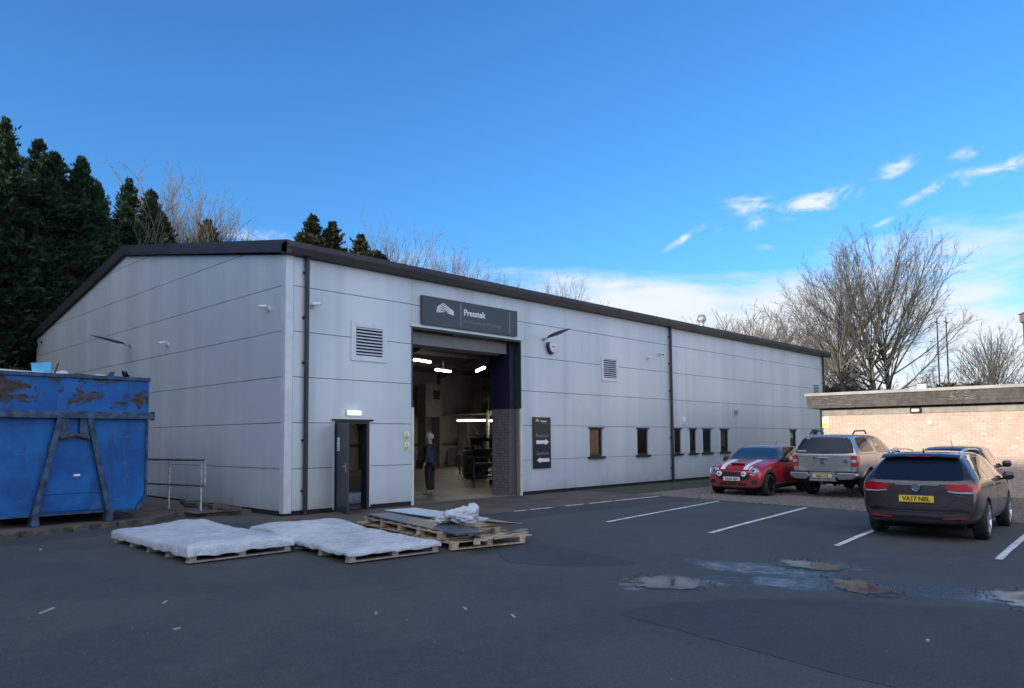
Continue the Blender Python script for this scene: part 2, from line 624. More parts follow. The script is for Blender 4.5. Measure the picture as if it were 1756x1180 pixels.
GRASS = mat('rough_grass', (0.055, 0.065, 0.025), 0.9, var=0.4, vscale=1.2, bump=0.6, bscale=12)
def rect_rows(x0, x1, y0, y1, st=0.5, jit=0.0, seed=1):
    rnd = random.Random(seed)
    nx, ny = max(1, int(abs(x1 - x0) / st + .5)), max(1, int(abs(y1 - y0) / st + .5))
    rows = []
    for i in range(nx + 1):
        row = []
        for j in range(ny + 1):
            x, y = lerp(x0, x1, i / nx), lerp(y0, y1, j / ny)
            if jit and (i in (0, nx) or j in (0, ny)):
                x += rnd.uniform(-jit, jit)
                y += rnd.uniform(-jit, jit)
            row.append((x, y))
        rows.append(row)
    return rows
sheet('grass_verge', rect_rows(31.5, 70, -30, 40, 2.0), GRASS, 0.02)
sheet('grass_bank', rect_rows(-30, 31, 20.5, 60, 3.0), GRASS, 0.02)

# brownish concrete apron in front of the doors
APRON = mat('worn_concrete_apron', (0.092, 0.070, 0.060), 0.75, var=0.3, vscale=1.4, bump=0.35, bscale=30)
ap = []
for i in range(0, 41):
    x = lerp(-1.25, 10.0, i / 40)
    yb = -0.05 - 2.95 * min(1, max(0, (x + 1.25) / 1.9)) ** 0.6 if x < 0.65 else -3.0
    yb += 0.03 * math.sin(x * 2.1) + 0.02 * math.sin(x * 5.3)
    ap.append([(x, lerp(-0.0, yb, j / 6)) for j in range(7)])
sheet('concrete_apron', ap, APRON, 0.006)
JNT = mat('apron_joint', (0.035, 0.03, 0.028), 0.9)
for k, xj in enumerate((2.3, 4.6, 6.9)):
    sheet('apron_joint', [[(xj, -0.06), (xj, -1.5), (xj, -2.96)], [(xj + .014, -0.06), (xj + .014, -1.5), (xj + .014, -2.96)]], JNT, 0.011)
sheet('apron_joint', rect_rows(0.6, 9.9, -1.50, -1.486, 0.5), JNT, 0.011)

# grass strip and gravel parking strip
sheet('mossy_strip', rect_rows(10.0, 30.0, -2.2, -0.0, 0.5, 0.03), mat('mossy_soil', (0.042, 0.052, 0.026), 0.9, var=0.5, vscale=3, bump=0.7, bscale=25), 0.012)
GRAVEL = mat('gravel_stone', (0.20, 0.165, 0.145), 0.85, var=0.5, vscale=26, bump=1.0, bscale=60)
sheet('gravel_strip', rect_rows(10.0, 18.15, -28.0, -2.2, 0.5, 0.05, 3), GRAVEL, 0.010)
rnd = random.Random(11)
gv, gf = [], []
for k in range(9000):
    x = 9.93 + (rnd.random() ** 1.4) * 8.1
    y = -2.3 - rnd.random() * 10.2
    s_ = rnd.uniform(.012, .030)
    z = g(x, y) + .010
    b = len(gv)
    a0 = rnd.random() * 6.28
    for t in range(3):
        gv.append((x + s_ * math.cos(a0 + t * 2.1), y + s_ * math.sin(a0 + t * 2.1), z))
    gv.append((x + rnd.uniform(-.4, .4) * s_, y + rnd.uniform(-.4, .4) * s_, z + s_ * .8))
    gf += [(b, b + 1, b + 3), (b + 1, b + 2, b + 3), (b + 2, b, b + 3)]
link('gravel_stones', new_mesh('gravel_stones', gv, gf, GRAVEL), kind='stuff')
EDGEM = mat('timber_edging', (0.075, 0.06, 0.045), 0.85, var=0.3)

# painted bay lines
def line(p0, p1, wd, name='parking_line', gaps=()):
    d = (Vector(p1) - Vector(p0))
    L = d.length
    d.normalize()
    nrm = Vector((-d.y, d.x))
    n = max(2, int(L / .4))
    segs = [(0, 1)] if not gaps else gaps
    for (a, b) in segs:
        rows = []
        nn = max(2, int(n * (b - a)))
        rn = random.Random(int(p0[1] * 100 + a * 7))
        for i in range(nn + 1):
            c = Vector(p0) + d * L * lerp(a, b, i / nn)
            ww = wd * rn.uniform(.9, 1.06)
            rows.append([tuple(c - nrm * ww / 2), tuple(c + nrm * ww / 2)])
        sheet(name, rows, PAINTW, 0.012)
line((4.0, -2.98), (9.8, -3.08), 0.09, gaps=((0, .07), (.09, .22), (.3, .42), (.46, .62), (.64, 1)))
line((3.85, -5.66), (9.75, -4.92), 0.09)
line((3.80, -7.93), (9.8, -7.20), 0.10)
line((3.85, -10.09), (9.9, -9.50), 0.10)
line((4.15, -12.20), (9.9, -11.80), 0.10)

# darker repair patches in the asphalt
def blob_sheet(name, pts, m, dz, kind='structure', rings=5, jit=0.0, seed=1, sub=3):
    rn = random.Random(seed)
    P = []
    n = len(pts)
    for i in range(n):
        p0, p1, p2, p3 = (Vector(pts[(i + k - 1) % n]) for k in range(4))
        for s_ in range(sub):
            t = s_ / sub
            q = 0.5 * ((2 * p1) + (-p0 + p2) * t + (2 * p0 - 5 * p1 + 4 * p2 - p3) * t * t + (-p0 + 3 * p1 - 3 * p2 + p3) * t ** 3)
            P.append(q + Vector((rn.uniform(-jit, jit), rn.uniform(-jit, jit))))
    c = sum(P, Vector((0, 0))) / len(P)
    vs = [(c.x, c.y, g(c.x, c.y) + dz)]
    fs = []
    N = len(P)
    rings += 1
    for r in range(1, rings + 1):
        if r == rings:
            for q in P:
                v = c.lerp(q, 1.002)
                vs.append((v.x, v.y, g(v.x, v.y) - .012))
            continue
        for q in P:
            v = c.lerp(q, r / (rings - 1))
            vs.append((v.x, v.y, g(v.x, v.y) + dz))
    for j in range(N):
        fs.append((0, 1 + j, 1 + (j + 1) % N))
    for r in range(rings - 1):
        for j in range(N):
            a, b = 1 + r * N + j, 1 + r * N + (j + 1) % N
            fs.append((a, a + N, b + N, b))
    me = new_mesh(name, vs, fs, m)
    bm = bmesh.new()
    bm.from_mesh(me)
    if sum(f.normal.z for f in bm.faces) < 0:
        bmesh.ops.reverse_faces(bm, faces=bm.faces)
    bm.to_mesh(me)
    bm.free()
    return link(name, me, kind=kind)
blob_sheet('asphalt_patch', [(-2.10, -10.20), (-2.22, -10.9), (-2.38, -11.8), (-2.52, -12.8), (-2.6, -14.2), (1.5, -14.6), (0.9, -13.2), (0.3, -12.2), (-0.2, -11.3),
                             (-0.9, -10.6), (-1.5, -10.3)], ASPH2, 0.005, jit=.015)
blob_sheet('asphalt_patch', [(0.3, -6.2), (0.75, -6.9), (0.6, -7.9), (0.42, -8.65), (-0.1, -8.5), (-0.5, -8.05), (-0.75, -7.4), (-0.35, -6.8)], ASPH2, 0.005, jit=.015)
blob_sheet('asphalt_patch', [(-1.25, -0.0), (-0.3, -2.6), (0.7, -3.05), (4.5, -3.05), (9.8, -3.15), (9.9, -4.3), (5.6, -4.0), (2.6, -4.1), (0.4, -4.4), (-1.6, -2.8), (-2.2, -1.2), (-2.4, 0.4)], ASPH2, 0.0045, jit=.02)
blob_sheet('asphalt_patch', [(-7.5, -0.9), (-5.2, -0.6), (-3.4, -0.3), (-2.3, 0.4), (-2.6, 1.0), (-5.2, 0.2), (-7.6, -0.3)], ASPH2, 0.0055, jit=.01)

# potholes holding water
def mat_puddle():
    m = mat('puddle_water', (0.055, 0.054, 0.048), 0.03, spec=0.6)
    t = NT(m.node_tree)
    L = m.node_tree.links
    b = m.node_tree.nodes['Principled BSDF']
    out = [n for n in m.node_tree.nodes if n.type == 'OUTPUT_MATERIAL'][0]
    pos = t.n('ShaderNodeNewGeometry').outputs['Position']
    at_ = t.n('ShaderNodeAttribute')
    at_.attribute_name = 'edge'
    e = t.math('ADD', at_.outputs['Fac'], t.math('MULTIPLY', t.math('SUBTRACT', t.noise(pos, 5.0, 6, 0.72, 0.3), 0.5), 1.3))
    a = t.ramp(e, 0.92, 0.62)
    tr = t.n('ShaderNodeBsdfTransparent')
    mx = t.n('ShaderNodeMixShader')
    L.new(a, mx.inputs[0])
    L.new(tr.outputs[0], mx.inputs[1])
    L.new(b.outputs[0], mx.inputs[2])
    L.new(mx.outputs[0], out.inputs[0])
    L.new(t.ramp(e, 0.25, 0.8, 0.06, 0.22), b.inputs['Roughness'])
    silt = t.mix(t.ramp(e, 0.35, 0.8), (0.050, 0.050, 0.045), (0.070, 0.070, 0.065))
    L.new(silt, b.inputs['Base Color'])
    bn = t.n('ShaderNodeBump')
    bn.inputs['Strength'].default_value = 0.06
    bn.inputs['Distance'].default_value = 0.02
    L.new(t.noise(pos, 2.5, 2, 0.5), bn.inputs['Height'])
    L.new(bn.outputs[0], b.inputs['Normal'])
    return m
WATER = mat_puddle()
SILT = mat('pale_silt_edge', (0.11, 0.11, 0.105), 0.35, var=0.3, vscale=14, bump=0.4, bscale=50)
def pothole(pts, seed):
    c = sum((Vector(p) for p in pts), Vector((0, 0))) / len(pts)
    big = [tuple(c + (Vector(p) - c) * 1.22) for p in pts]
    o = blob_sheet('puddle', big, WATER, 0.010, jit=.012, seed=seed, rings=9)
    me = o.data
    N = (len(me.vertices) - 1) // 10
    at_ = me.attributes.new('edge', 'FLOAT', 'POINT')
    vals = [0.0] + [min(1.0, ((i // N) + 1) / 9) for i in range(len(me.vertices) - 1)]
    at_.data.foreach_set('value', vals)
    rn = random.Random(seed)
    m = MB()
    for k in range(45):
        p = pts[rn.randrange(len(pts))]
        q = pts[(pts.index(p) + 1) % len(pts)]
        t = rn.random()
        v = Vector((lerp(p[0], q[0], t), lerp(p[1], q[1], t)))
        v = c + (v - c) * rn.uniform(1.0, 1.55)
        s_ = rn.uniform(.006, .022)
        z = g(v.x, v.y) + .008
        m.add([(v.x - s_, v.y - s_ * .6, z), (v.x + s_, v.y - s_ * .5, z), (v.x + s_ * .3, v.y + s_, z), (v.x, v.y, z + s_ * 1.1)],
              [(0, 1, 3), (1, 2, 3), (2, 0, 3)])
    m.build('loose_chippings', ASPH, kind='stuff')
pothole([(-0.74, -9.32), (-0.35, -9.36), (-0.12, -9.5), (-0.05, -9.8), (-0.22, -10.05), (-0.52, -10.15), (-0.75, -10.0), (-0.88, -9.7)], 1)
pothole([(2.02, -10.05), (2.2, -10.4), (2.1, -10.85), (1.75, -10.85), (1.55, -10.5), (1.72, -10.15)], 2)
pothole([(1.1, -11.0), (1.25, -11.3), (1.0, -11.7), (.6, -11.9), (.45, -11.6), (.75, -11.2)], 8)
pothole([(1.55, -12.6), (1.9, -12.9), (1.9, -13.4), (1.3, -13.4), (0.98, -13.05), (1.15, -12.75)], 4)

# raised slab area beside the building where the container stands
PAVE = mat('paving_slab', (0.105, 0.088, 0.078), 0.8, var=0.3, vscale=2.2, bump=0.4, bscale=25)
KERB = mat('mossy_kerb_stone', (0.085, 0.080, 0.062), 0.85, var=0.5, vscale=5, bump=0.5, bscale=30)
mb = MB()
mb.prism([(-9.0, -0.75), (-2.2, 1.12), (-1.55, 2.0), (-1.0, 1.5), (-0.12, 1.2), (-0.12, 19.2), (-9.0, 19.2)], 2, -0.1, 0.085)
pv = mb.build('raised_pavement', PAVE, kind='structure')
def kerb_run(a, b, n):
    a, b = Vector(a), Vector(b)
    for i in range(n):
        p, q = a.lerp(b, i / n + .004), a.lerp(b, (i + 1) / n - .004)
        dz = random.Random(i).uniform(-.006, .006)
        MB().bar((p.x, p.y, .03 + dz), (q.x, q.y, .03 + dz), .14, .14).build('kerb_stone', KERB, pv, bevel=.012)
kerb_run((-9.0, -0.82), (-2.2, 1.05), 8)
kerb_run((-2.2, 1.05), (-1.5, 1.93), 1)
for i in range(5):
    for j in range(3):
        x0, y0 = -2.3 + j * .46, 2.1 + i * .62
        MB().box(x0, x0 + .44, y0, y0 + .6, .08, .096 + random.Random(i * 7 + j).uniform(0, .006)).build('paving_slab', PAVE, pv, bevel=.004)
for i in range(3):
    MB().box(-1.35 + i * .38, -1.35 + i * .38 + .36, 1.3, 1.85, .075, .1).build('paving_slab', PAVE, pv, bevel=.004)
# loose blocks at the foot of the gable
for k, (x, y, rz) in enumerate([(-0.55, 1.35, .1), (-0.5, 2.0, -.2), (-0.62, 2.9, .3), (-0.45, 3.6, 0)]):
    o = MB().box(-.17, .17, -.22, .22, 0, .09).build('stone_block', KERB, None, loc=(x, y, .098 if y > 1.6 else .08), rot=(0, 0, rz), bevel=.012)
    tag(o, ['mossy stone block at the end of the steel railing', 'loose stone block by the gable foot, second from the railing end',
            'loose stone block by the gable foot, third from the railing end', 'loose stone block by the gable foot, furthest from the camera'][k], 'stone block', 'loose blocks along the gable foot')

# small litter on the asphalt
LIT = mat('pale_wood_scrap', (0.33, 0.32, 0.29), 0.8, var=0.2)
for k, (x, y, a, L, lab) in enumerate([
        (-5.96, -6.07, 46, .24, 'pale strip of wood lying on asphalt near the left edge'),
        (-3.76, -8.48, 60, .09, 'small pale scrap lying in front of the second wrapped pallet'),
        (-5.00, -6.52, 52, .10, 'small pale scrap lying on asphalt below the first wrapped pallet'),
        (-3.02, -8.96, 60, .09, 'small pale scrap lying on open asphalt in the middle'),
        (-5.35, -7.67, 10, .06, 'tiny brown scrap on asphalt in the left foreground'),
        (-1.06, -12.65, 10, .05, 'tiny pale crumb on the dark asphalt patch at right'),
        (-2.91, -9.52, 60, .10, 'thin pale scrap at the left tip of the dark asphalt patch'),
        (-4.9, -1.6, 70, .12, 'pale scrap on asphalt left of the first wrapped pallet')]):
    o = MB().box(-L / 2, L / 2, -.014, .014, 0, .012).build('wood_scrap', LIT, None, loc=(x, y, g(x, y) + .004), rot=(0, 0, R(a)))
    tag(o, lab, 'scrap', 'small scraps lying on the asphalt')
rnd = random.Random(5)
m = MB()
for k in range(150):
    x, y = rnd.uniform(-8, 9), rnd.uniform(-13, -4)
    s_ = rnd.uniform(.003, .008)
    z = g(x, y) + .006
    m.add([(x - s_, y, z), (x + s_, y - s_, z), (x, y + s_, z), (x, y, z + s_ * .8)], [(0, 1, 3), (1, 2, 3), (2, 0, 3)])
m.build('scattered_grit', mat('pale_grit', (0.30, 0.29, 0.27), 0.8), kind='stuff')

# ================================================================== WAREHOUSE
W_, L_, EAVE, RIDGE_Y, RIDGE = 19.3, 30.0, 5.66, 9.65, 7.36
wh = thing('warehouse', 'long silver clad industrial unit with open doorway and dark roof edge', 'warehouse', (0, 0, 0))
HOLES = {'door': (1.24, 2.19, -1, 2.06), 'bay': (3.45, 7.46, -1, 4.45)}
WINS = [(10.62, 11.30), (13.28, 13.95), (15.66, 16.14), (16.76, 17.24), (17.74, 18.40), (19.14, 19.80), (25.76, 26.44), (28.38, 29.06)]
for i, (a, b) in enumerate(WINS):
    HOLES['w%d' % i] = (a, b, 1.04, 1.94)

def sub_rect(rects, h):
    out = []
    for (a, b, c, d) in rects:
        ha, hb, hc, hd = h
        if hb <= a or ha >= b or hd <= c or hc >= d:
            out.append((a, b, c, d))
            continue
        if c < hc:
            out.append((a, b, c, hc))
        if hd < d:
            out.append((a, b, hd, d))
        lo, hi = max(c, hc), min(d, hd)
        if a < ha:
            out.append((a, ha, lo, hi))
        if hb < b:
            out.append((hb, b, lo, hi))
    return out

ZR = [0.10, 1.007, 2.007, 3.007, 4.007, 5.007, 5.66]
XB = [0.18, 3.45, 7.46, 10.3, 15.12, 15.62, 20.0, 25.0, 29.75]
GAPZ, GAPX = 0.0075, 0.0012
for i in range(len(XB) - 1):
    for k in range(len(ZR) - 1):
        x0, x1 = XB[i] + GAPX, XB[i + 1] - GAPX
        z0, z1 = ZR[k] + GAPZ, ZR[k + 1] - GAPZ
        rects = [(x0, x1, z0, z1)]
        for h in HOLES.values():
            rects = sub_rect(rects, h)
        if not rects:
            continue
        cuts = [rects]
        for (ha, hb, hc, hd) in HOLES.values():
            if hc <= z0 and hd >= z1 and ha > x0 and hb < x1:
                cuts = [[q for q in rects if q[1] <= ha], [q for q in rects if q[0] >= hb]]
        for grp in cuts:
            m = MB()
            for (a, b, c, d) in grp:
                m.box(a, b, 0.0, 0.05, c, d)
            m.build('cladding_panel', CLAD, wh)
# gable panels follow the roof slope
def roofz(y):
    return EAVE + (RIDGE - EAVE) * (y / RIDGE_Y if y < RIDGE_Y else (W_ - y) / (W_ - RIDGE_Y))
YB = [0.05, 4.9, 9.65, 14.5, 19.2]
ZG = ZR[:-1] + [6.007, 7.007, 7.5]
def clip_poly(a, b, z0, z1):
    pts = [(a, z0), (b, z0)]
    if roofz((a + b) / 2) <= z0 and max(roofz(a), roofz(b)) <= z0:
        return None
    poly = [(a, z0), (b, z0), (b, z1), (a, z1)]
    s_ = (roofz(b) - roofz(a)) / (b - a)
    def inside(p):
        return p[1] <= roofz(a) + s_ * (p[0] - a) + 1e-9
    out = []
    for i in range(4):
        p, q = poly[i], poly[(i + 1) % 4]
        if inside(p):
            out.append(p)
        if inside(p) != inside(q):
            fp = p[1] - (roofz(a) + s_ * (p[0] - a))
            fq = q[1] - (roofz(a) + s_ * (q[0] - a))
            t = fp / (fp - fq)
            out.append((lerp(p[0], q[0], t), lerp(p[1], q[1], t)))
    return out if len(out) > 2 else None
for i in range(len(YB) - 1):
    for k in range(len(ZG) - 1):
        pl = clip_poly(YB[i] + GAPX, YB[i + 1] - GAPX, ZG[k] + GAPZ, ZG[k + 1] - GAPZ)
        if pl:
            MB().prism(pl, 0, 0.0, 0.05).build('cladding_panel', CLAD, wh)
# corner trims, cut round the arris
cm = MB()
cm.box(-0.012, 0.10, -0.012, 0.0, 0.06, 5.66)
cm.box(0.10, 0.17, -0.012, 0.0, 0.06, 5.66)
cm.box(-0.012, 0.0, 0.0, 0.16, 0.06, 5.66)
cm.build('corner_trim', mat('pale_corner_trim', (0.56, 0.60, 0.64), 0.4, 0.2, var=.08), wh)
MB().box(29.76, 30.0, -0.012, 0.05, 0.06, 5.66).build('corner_trim', MATS['pale_corner_trim'], wh)
MB().box(0.0, 1.24, 0.012, .05, 0.0, .109).box(2.19, 3.45, 0.012, .05, 0, .109).box(7.46, 29.9, 0.012, .05, 0.0, .109).build('plinth', BLACK, wh)
MB().box(0.012, .05, 0.06, 19.2, 0.0, .109).build('plinth', BLACK, wh)
# structural walls behind the cladding
INW = mat('interior_wall', (0.22, 0.212, 0.19), 0.8, var=0.15, vscale=1.2)
rects = [(0.052, 29.9, 0.0, 5.66)]
for h in HOLES.values():
    rects = sub_rect(rects, h)
m = MB()
for (a, b, c, d) in rects:
    m.box(a, b, 0.055, 0.20, c, d)
m.build('inner_wall', INW, wh)
m = MB()
m.prism([(0.205, 0), (W_ - .01, 0), (W_ - .01, EAVE), (RIDGE_Y, RIDGE), (0.205, EAVE)], 0, 0.055, 0.19)
m.build('inner_wall', INW, wh)
m = MB()
m.prism([(0.205, 0), (W_ - .01, 0), (W_ - .01, EAVE), (RIDGE_Y, RIDGE), (0.205, EAVE)], 0, 29.75, 29.98)
m.build('inner_wall', CLAD, wh)
MB().box(0.2, 29.74, 19.05, 19.28, 0, EAVE).build('back_wall', INW, wh)
# roof sheets, each slope
for (ya, za, yb, zb_) in [(-0.16, 5.86, RIDGE_Y, 7.62), (W_ + .16, 5.86, RIDGE_Y, 7.62)]:
    m = MB()
    m.prism([(ya, za - .07), (yb, zb_ - .07), (yb, zb_), (ya, za)], 0, -0.06, 30.35)
    m.build('roof_slope', ROOFM, wh)
# gutter along the eaves: box gutter with a folded lip
m = MB()
m.prism([(-0.02, 5.66), (-0.22, 5.67), (-0.26, 5.80), (-0.26, 5.915), (-0.235, 5.915), (-0.02, 5.87)], 0, -0.13, 30.5)
m.build('gutter', ROOFM, wh)
for xg in (3, 6, 9, 12, 15, 18, 21, 24, 27):
    MB().box(xg, xg + .05, -0.268, -.262, 5.78, 5.918).build('gutter_joint', CHAR, wh)
# verge trim up the gable
m = MB()
m.prism([(-0.24, 5.66), (RIDGE_Y, 7.36), (RIDGE_Y, 7.645), (-0.24, 5.93)], 0, -0.13, -0.015)
m.prism([(W_ + .24, 5.66), (RIDGE_Y + .001, 7.36), (RIDGE_Y + .001, 7.645), (W_ + .24, 5.93)], 0, -0.13, -0.015)
m.build('verge_trim', ROOFM, wh)
MB().prism([(-0.24, 5.66), (RIDGE_Y, 7.36), (RIDGE_Y, 7.64), (-0.24, 5.93)], 0, 30.36, 30.5).build('verge_trim', ROOFM, wh)
# roof flue
m = MB()
m.lathe([(5.9, .10), (6.18, .10), (6.20, .10), (6.32, .19), (6.34, .19), (6.52, .13), (6.54, .02)], 16, 2, (18.5, .35, 0))
m.build('flue', GALV, wh, smooth=True)
# downpipes with brackets
for (x, z1) in ((0.47, 5.68), (15.44, 5.68), (29.86, 5.68)):
    m = MB().tube([(x, -0.075, 0.02), (x, -0.075, z1)], 0.05, 12)
    dp = m.build('downpipe', CHAR, wh, smooth=False)
    for z in (0.5, 1.6, 3.3, 4.3, 5.3):
        MB().box(x - .075, x + .075, -0.03, -.001, z, z + .05).build('pipe_bracket', CHAR, dp)
# windows
INT = mat('office_interior', (0.42, 0.40, 0.35), 0.8, var=.15)
for i, (a, b) in enumerate(WINS):
    fr = MB()
    t_ = .055
    fr.box(a, a + t_, 0.03, .11, 1.04, 1.94).box(b - t_, b, 0.03, .11, 1.04, 1.94)
    fr.box(a + t_, b - t_, 0.03, .11, 1.04, 1.10).box(a + t_, b - t_, 0.03, .11, 1.88, 1.94)
    f = fr.build('window', FRAMEM, wh)
    MB().box(a + t_, b - t_, .065, .071, 1.10, 1.88).build('pane', GLASS, f)
    MB().box(a - .07, b + .07, -0.05, .03, 1.94, 1.975).build('lintel', FRAMEM, f)
    MB().box(a - .08, b + .09, -0.075, .03, .965, 1.04).build('sill', FRAMEM, f)
    MB().box(a - .012, a + .001, -.012, .03, 1.04, 1.94).build('reveal_trim', MATS['pale_corner_trim'], f)
    MB().box(b - .001, b + .012, -.012, .03, 1.04, 1.94).build('reveal_trim', MATS['pale_corner_trim'], f)
    bl = MB()
    if i in (0, 1, 3, 5, 6):
        for k in range(8):
            xx = lerp(a + .03, b - .06, k / 7.5)
            bl.box(xx, xx + .075, .30 + (k % 2) * .008, .305 + (k % 2) * .008, 1.0, 1.95)
    else:
        for k in range(14):
            bl.box(a + .02, b - .02, .30, .33, 1.38 + k * .042, 1.385 + k * .042 + .02)
    bl.build('blind', mat('cream_blind', (0.22, 0.22, 0.20), 0.8, var=.12, vscale=5), f)
    MB().box(a - .2, b + .2, .9, .92, .8, 2.1).build('room_behind', INT, f)

# louvres
def louvre(x0, x1, z0, z1, fr, n, name='louvre'):
    m = MB()
    m.box(x0, x1, -.03, -.001, z0, z0 + fr).box(x0, x1, -.03, -.001, z1 - fr, z1)
    m.box(x0, x0 + fr, -.03, -.001, z0 + fr, z1 - fr).box(x1 - fr, x1, -.03, -.001, z0 + fr, z1 - fr)
    lv = m.build(name, mat('pale_louvre_frame', (0.57, 0.62, 0.66), 0.4, 0.2, var=.06), wh)
    MB().box(x0 + fr, x1 - fr, -.006, -.001, z0 + fr, z1 - fr).build('backing', BLACK, lv)
    h = (z1 - z0 - 2 * fr) / n
    for k in range(n):
        z = z0 + fr + k * h
        MB().prism([(-.012, z + h * .88), (-.036, z + h * .42), (-.034, z + h * .36), (-.008, z + h * .80)], 0, x0 + fr, x1 - fr).build('slat', MATS['pale_louvre_frame'], lv)
louvre(1.66, 2.68, 3.47, 4.40, .13, 9)
louvre(11.30, 12.20, 3.50, 4.32, .10, 9)
louvre(28.55, 29.45, 3.55, 4.30, .09, 8)
louvre(20.22, 20.72, 2.48, 2.80, .05, 4, 'small_vent')

# personnel door standing open
DR = mat('dark_slate_door', (0.022, 0.032, 0.045), 0.4, 0.1, var=.2, vscale=2)
m = MB()
m.box(1.24, 1.29, -.01, .22, 0.02, 2.06).box(2.12, 2.19, -.01, .22, .02, 2.06).box(1.29, 2.12, -.01, .22, 2.0, 2.06)
df = m.build('door_frame', DR, wh)
MB().box(1.17, 2.27, -.075, -.012, 2.06, 2.10).build('drip_cap', CHAR, df)
MB().box(2.191, 2.225, -.014, -.001, .06, 2.06).build('reveal_trim', MATS['pale_corner_trim'], df)
MB().box(1.205, 1.239, -.014, -.001, .06, 2.06).build('reveal_trim', MATS['pale_corner_trim'], df)
# door leaf, hinged at the left jamb and swung out wide
a_ = R(-82)
dv = Vector((math.cos(a_), math.sin(a_)))
leaf = MB().box(0, .82, -.022, .022, .035, 2.0).build('door_leaf', DR, wh, loc=(1.29, -.03, 0), rot=(0, 0, R(-106)), bevel=.003)
hm = MB()
hm.box(.70, .76, -.032, -.0225, .93, 1.13)
hm.tube([(.73, -.033, 1.05), (.73, -.065, 1.05), (.62, -.065, 1.05)], .009, 6)
hm.build('handle', GALV, leaf)
MB().box(.10, .27, -.026, -.0225, 1.38, 1.68).build('notice', WHITE, leaf)
tm = MB()
for k in range(6):
    tm.box(.125, .245 - (k % 3) * .02, -.028, -.0265, 1.62 - k * .035, 1.632 - k * .035)
tm.box(.15, .21, -.028, -.0265, 1.40, 1.43)
tm.build('notice_print', mat('grey_print', (.18, .19, .2), .6), leaf)
MB().box(1.24, 2.19, -.10, .20, 0, .02).build('door_threshold', CHAR, df)

# big doorway: steel surround, roller housing, guide, brick pier
GREEN = mat('dark_green_angle', (0.035, 0.055, 0.045), 0.5, .2)
m = MB()
m.box(3.45, 3.49, -.012, .20, 2.42, 4.40)
m.box(3.45, 7.46, -.012, .20, 4.40, 4.45)
m.box(7.43, 7.46, -.012, .20, 2.5, 4.40)
bay = m.build('bay_frame', GREEN, wh)
MB().box(3.40, 7.52, -.05, -.013, 4.45, 4.50).build('drip_cap', mat('pale_drip', (0.55, 0.62, 0.62), .4), bay)
GP = mat('cream_guard_post', (0.62, 0.63, 0.55), 0.5, var=.1)
MB().box(3.45, 3.52, -.02, .10, 0, 2.42).build('edge_guard', GP, bay)
MB().box(7.42, 7.475, -.02, .04, 0, 2.48).build('edge_guard', GP, bay)
# rolled shutter tucked under the lintel
m = MB()
m.lathe([(3.5, .22), (7.0, .22)], 20, 0, (0, .52, 4.22))
m.add([(3.5, .52, 4.22), (7.0, .52, 4.22)], [])
m.build('shutter_roll', mat('grey_shutter', (0.17, 0.175, 0.18), 0.5, .3, var=.1), bay, smooth=True)
MB().box(3.49, 7.18, .30, .34, 4.06, 4.38).build('shutter_curtain', MATS['grey_shutter'], bay)
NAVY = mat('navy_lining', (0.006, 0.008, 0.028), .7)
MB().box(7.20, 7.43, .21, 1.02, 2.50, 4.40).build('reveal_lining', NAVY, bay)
# brick pier
BRG = mat('grey_brick', (0.155, 0.148, 0.150), .85, var=.25, vscale=9, bump=.4, bscale=60)
MORT = mat('mortar', (0.20, 0.19, 0.18), .9, var=.2, vscale=12)
pm = MB().box(7.215, 7.74, .21, .92, 0, 2.485).build('pier', mat('dark_mortar', (.075, .073, .075), .9), wh)
rows = 33
bme = None
for r in range(rows):
    z = .004 + r * .0752
    offs = 0 if r % 2 == 0 else -.1125
    k = 0
    y = .203 + offs
    while y < .925:
        y0, y1 = max(y, .203), min(y + .215, .93)
        if y1 - y0 > .04:
            dx = random.Random(r * 31 + k).uniform(-.002, .002)
            MB().box(7.203 + dx, 7.225, y0, y1, z, z + .065).build('brick', BRG, pm)
        y += .225
        k += 1

# ---------------- inside the workshop
FLOORM = mat('workshop_floor', (0.16, 0.145, 0.125), 0.5, var=.3, vscale=.8)
o = MB().box(0.2, 29.74, 0.2, 19.05, -.2, .012).build('workshop_floor', FLOORM, None, kind='structure')
m = MB()
for (ya, za, yb, zb_) in [(0.2, 5.55, RIDGE_Y, 7.26), (19.05, 5.55, RIDGE_Y, 7.26)]:
    m.add([(0.2, ya, za), (29.74, ya, za), (29.74, yb, zb_), (0.2, yb, zb_)], [(0, 1, 2, 3)])
m.build('ceiling_liner', mat('dim_ceiling', (0.10, 0.10, 0.095), .8), wh)
STEEL = mat('grey_primer_steel', (0.15, 0.15, 0.135), .6, .1, var=.2)
def ibeam(a, b, name='steel_beam', wd=.18, ht=.30, mt=None):
    m = MB()
    a, b = Vector(a), Vector(b)
    up = Vector((0, 0, 1)) if abs((b - a).normalized().z) < .9 else Vector((0, 1, 0))
    m.bar(a, b, .02, ht, up)
    m.bar(a + up * (ht / 2 + .011), b + up * (ht / 2 + .011), wd, .02, up)
    m.bar(a - up * (ht / 2 + .011), b - up * (ht / 2 + .011), wd, .02, up)
    return m.build(name, mt or STEEL, wh)
for x in (5.2, 10.2, 15.2, 20.6, 25.8):
    ibeam((x, 18.85, .01), (x, 18.85, 5.5), 'column')
    ibeam((x, .42, .01), (x, .42, 5.3), 'column') if x not in (5.2,) else None
    ibeam((x, .35, 5.30), (x, RIDGE_Y, 6.98), 'rafter')
    ibeam((x, 18.95, 5.30), (x, RIDGE_Y, 6.98), 'rafter')
for y in (2, 4, 6, 8, 11.3, 13.3, 15.3, 17.3):
    MB().bar((.2, y, roofz(y) - .24), (29.7, y, roofz(y) - .24), .06, .18).build('purlin', STEEL, wh)
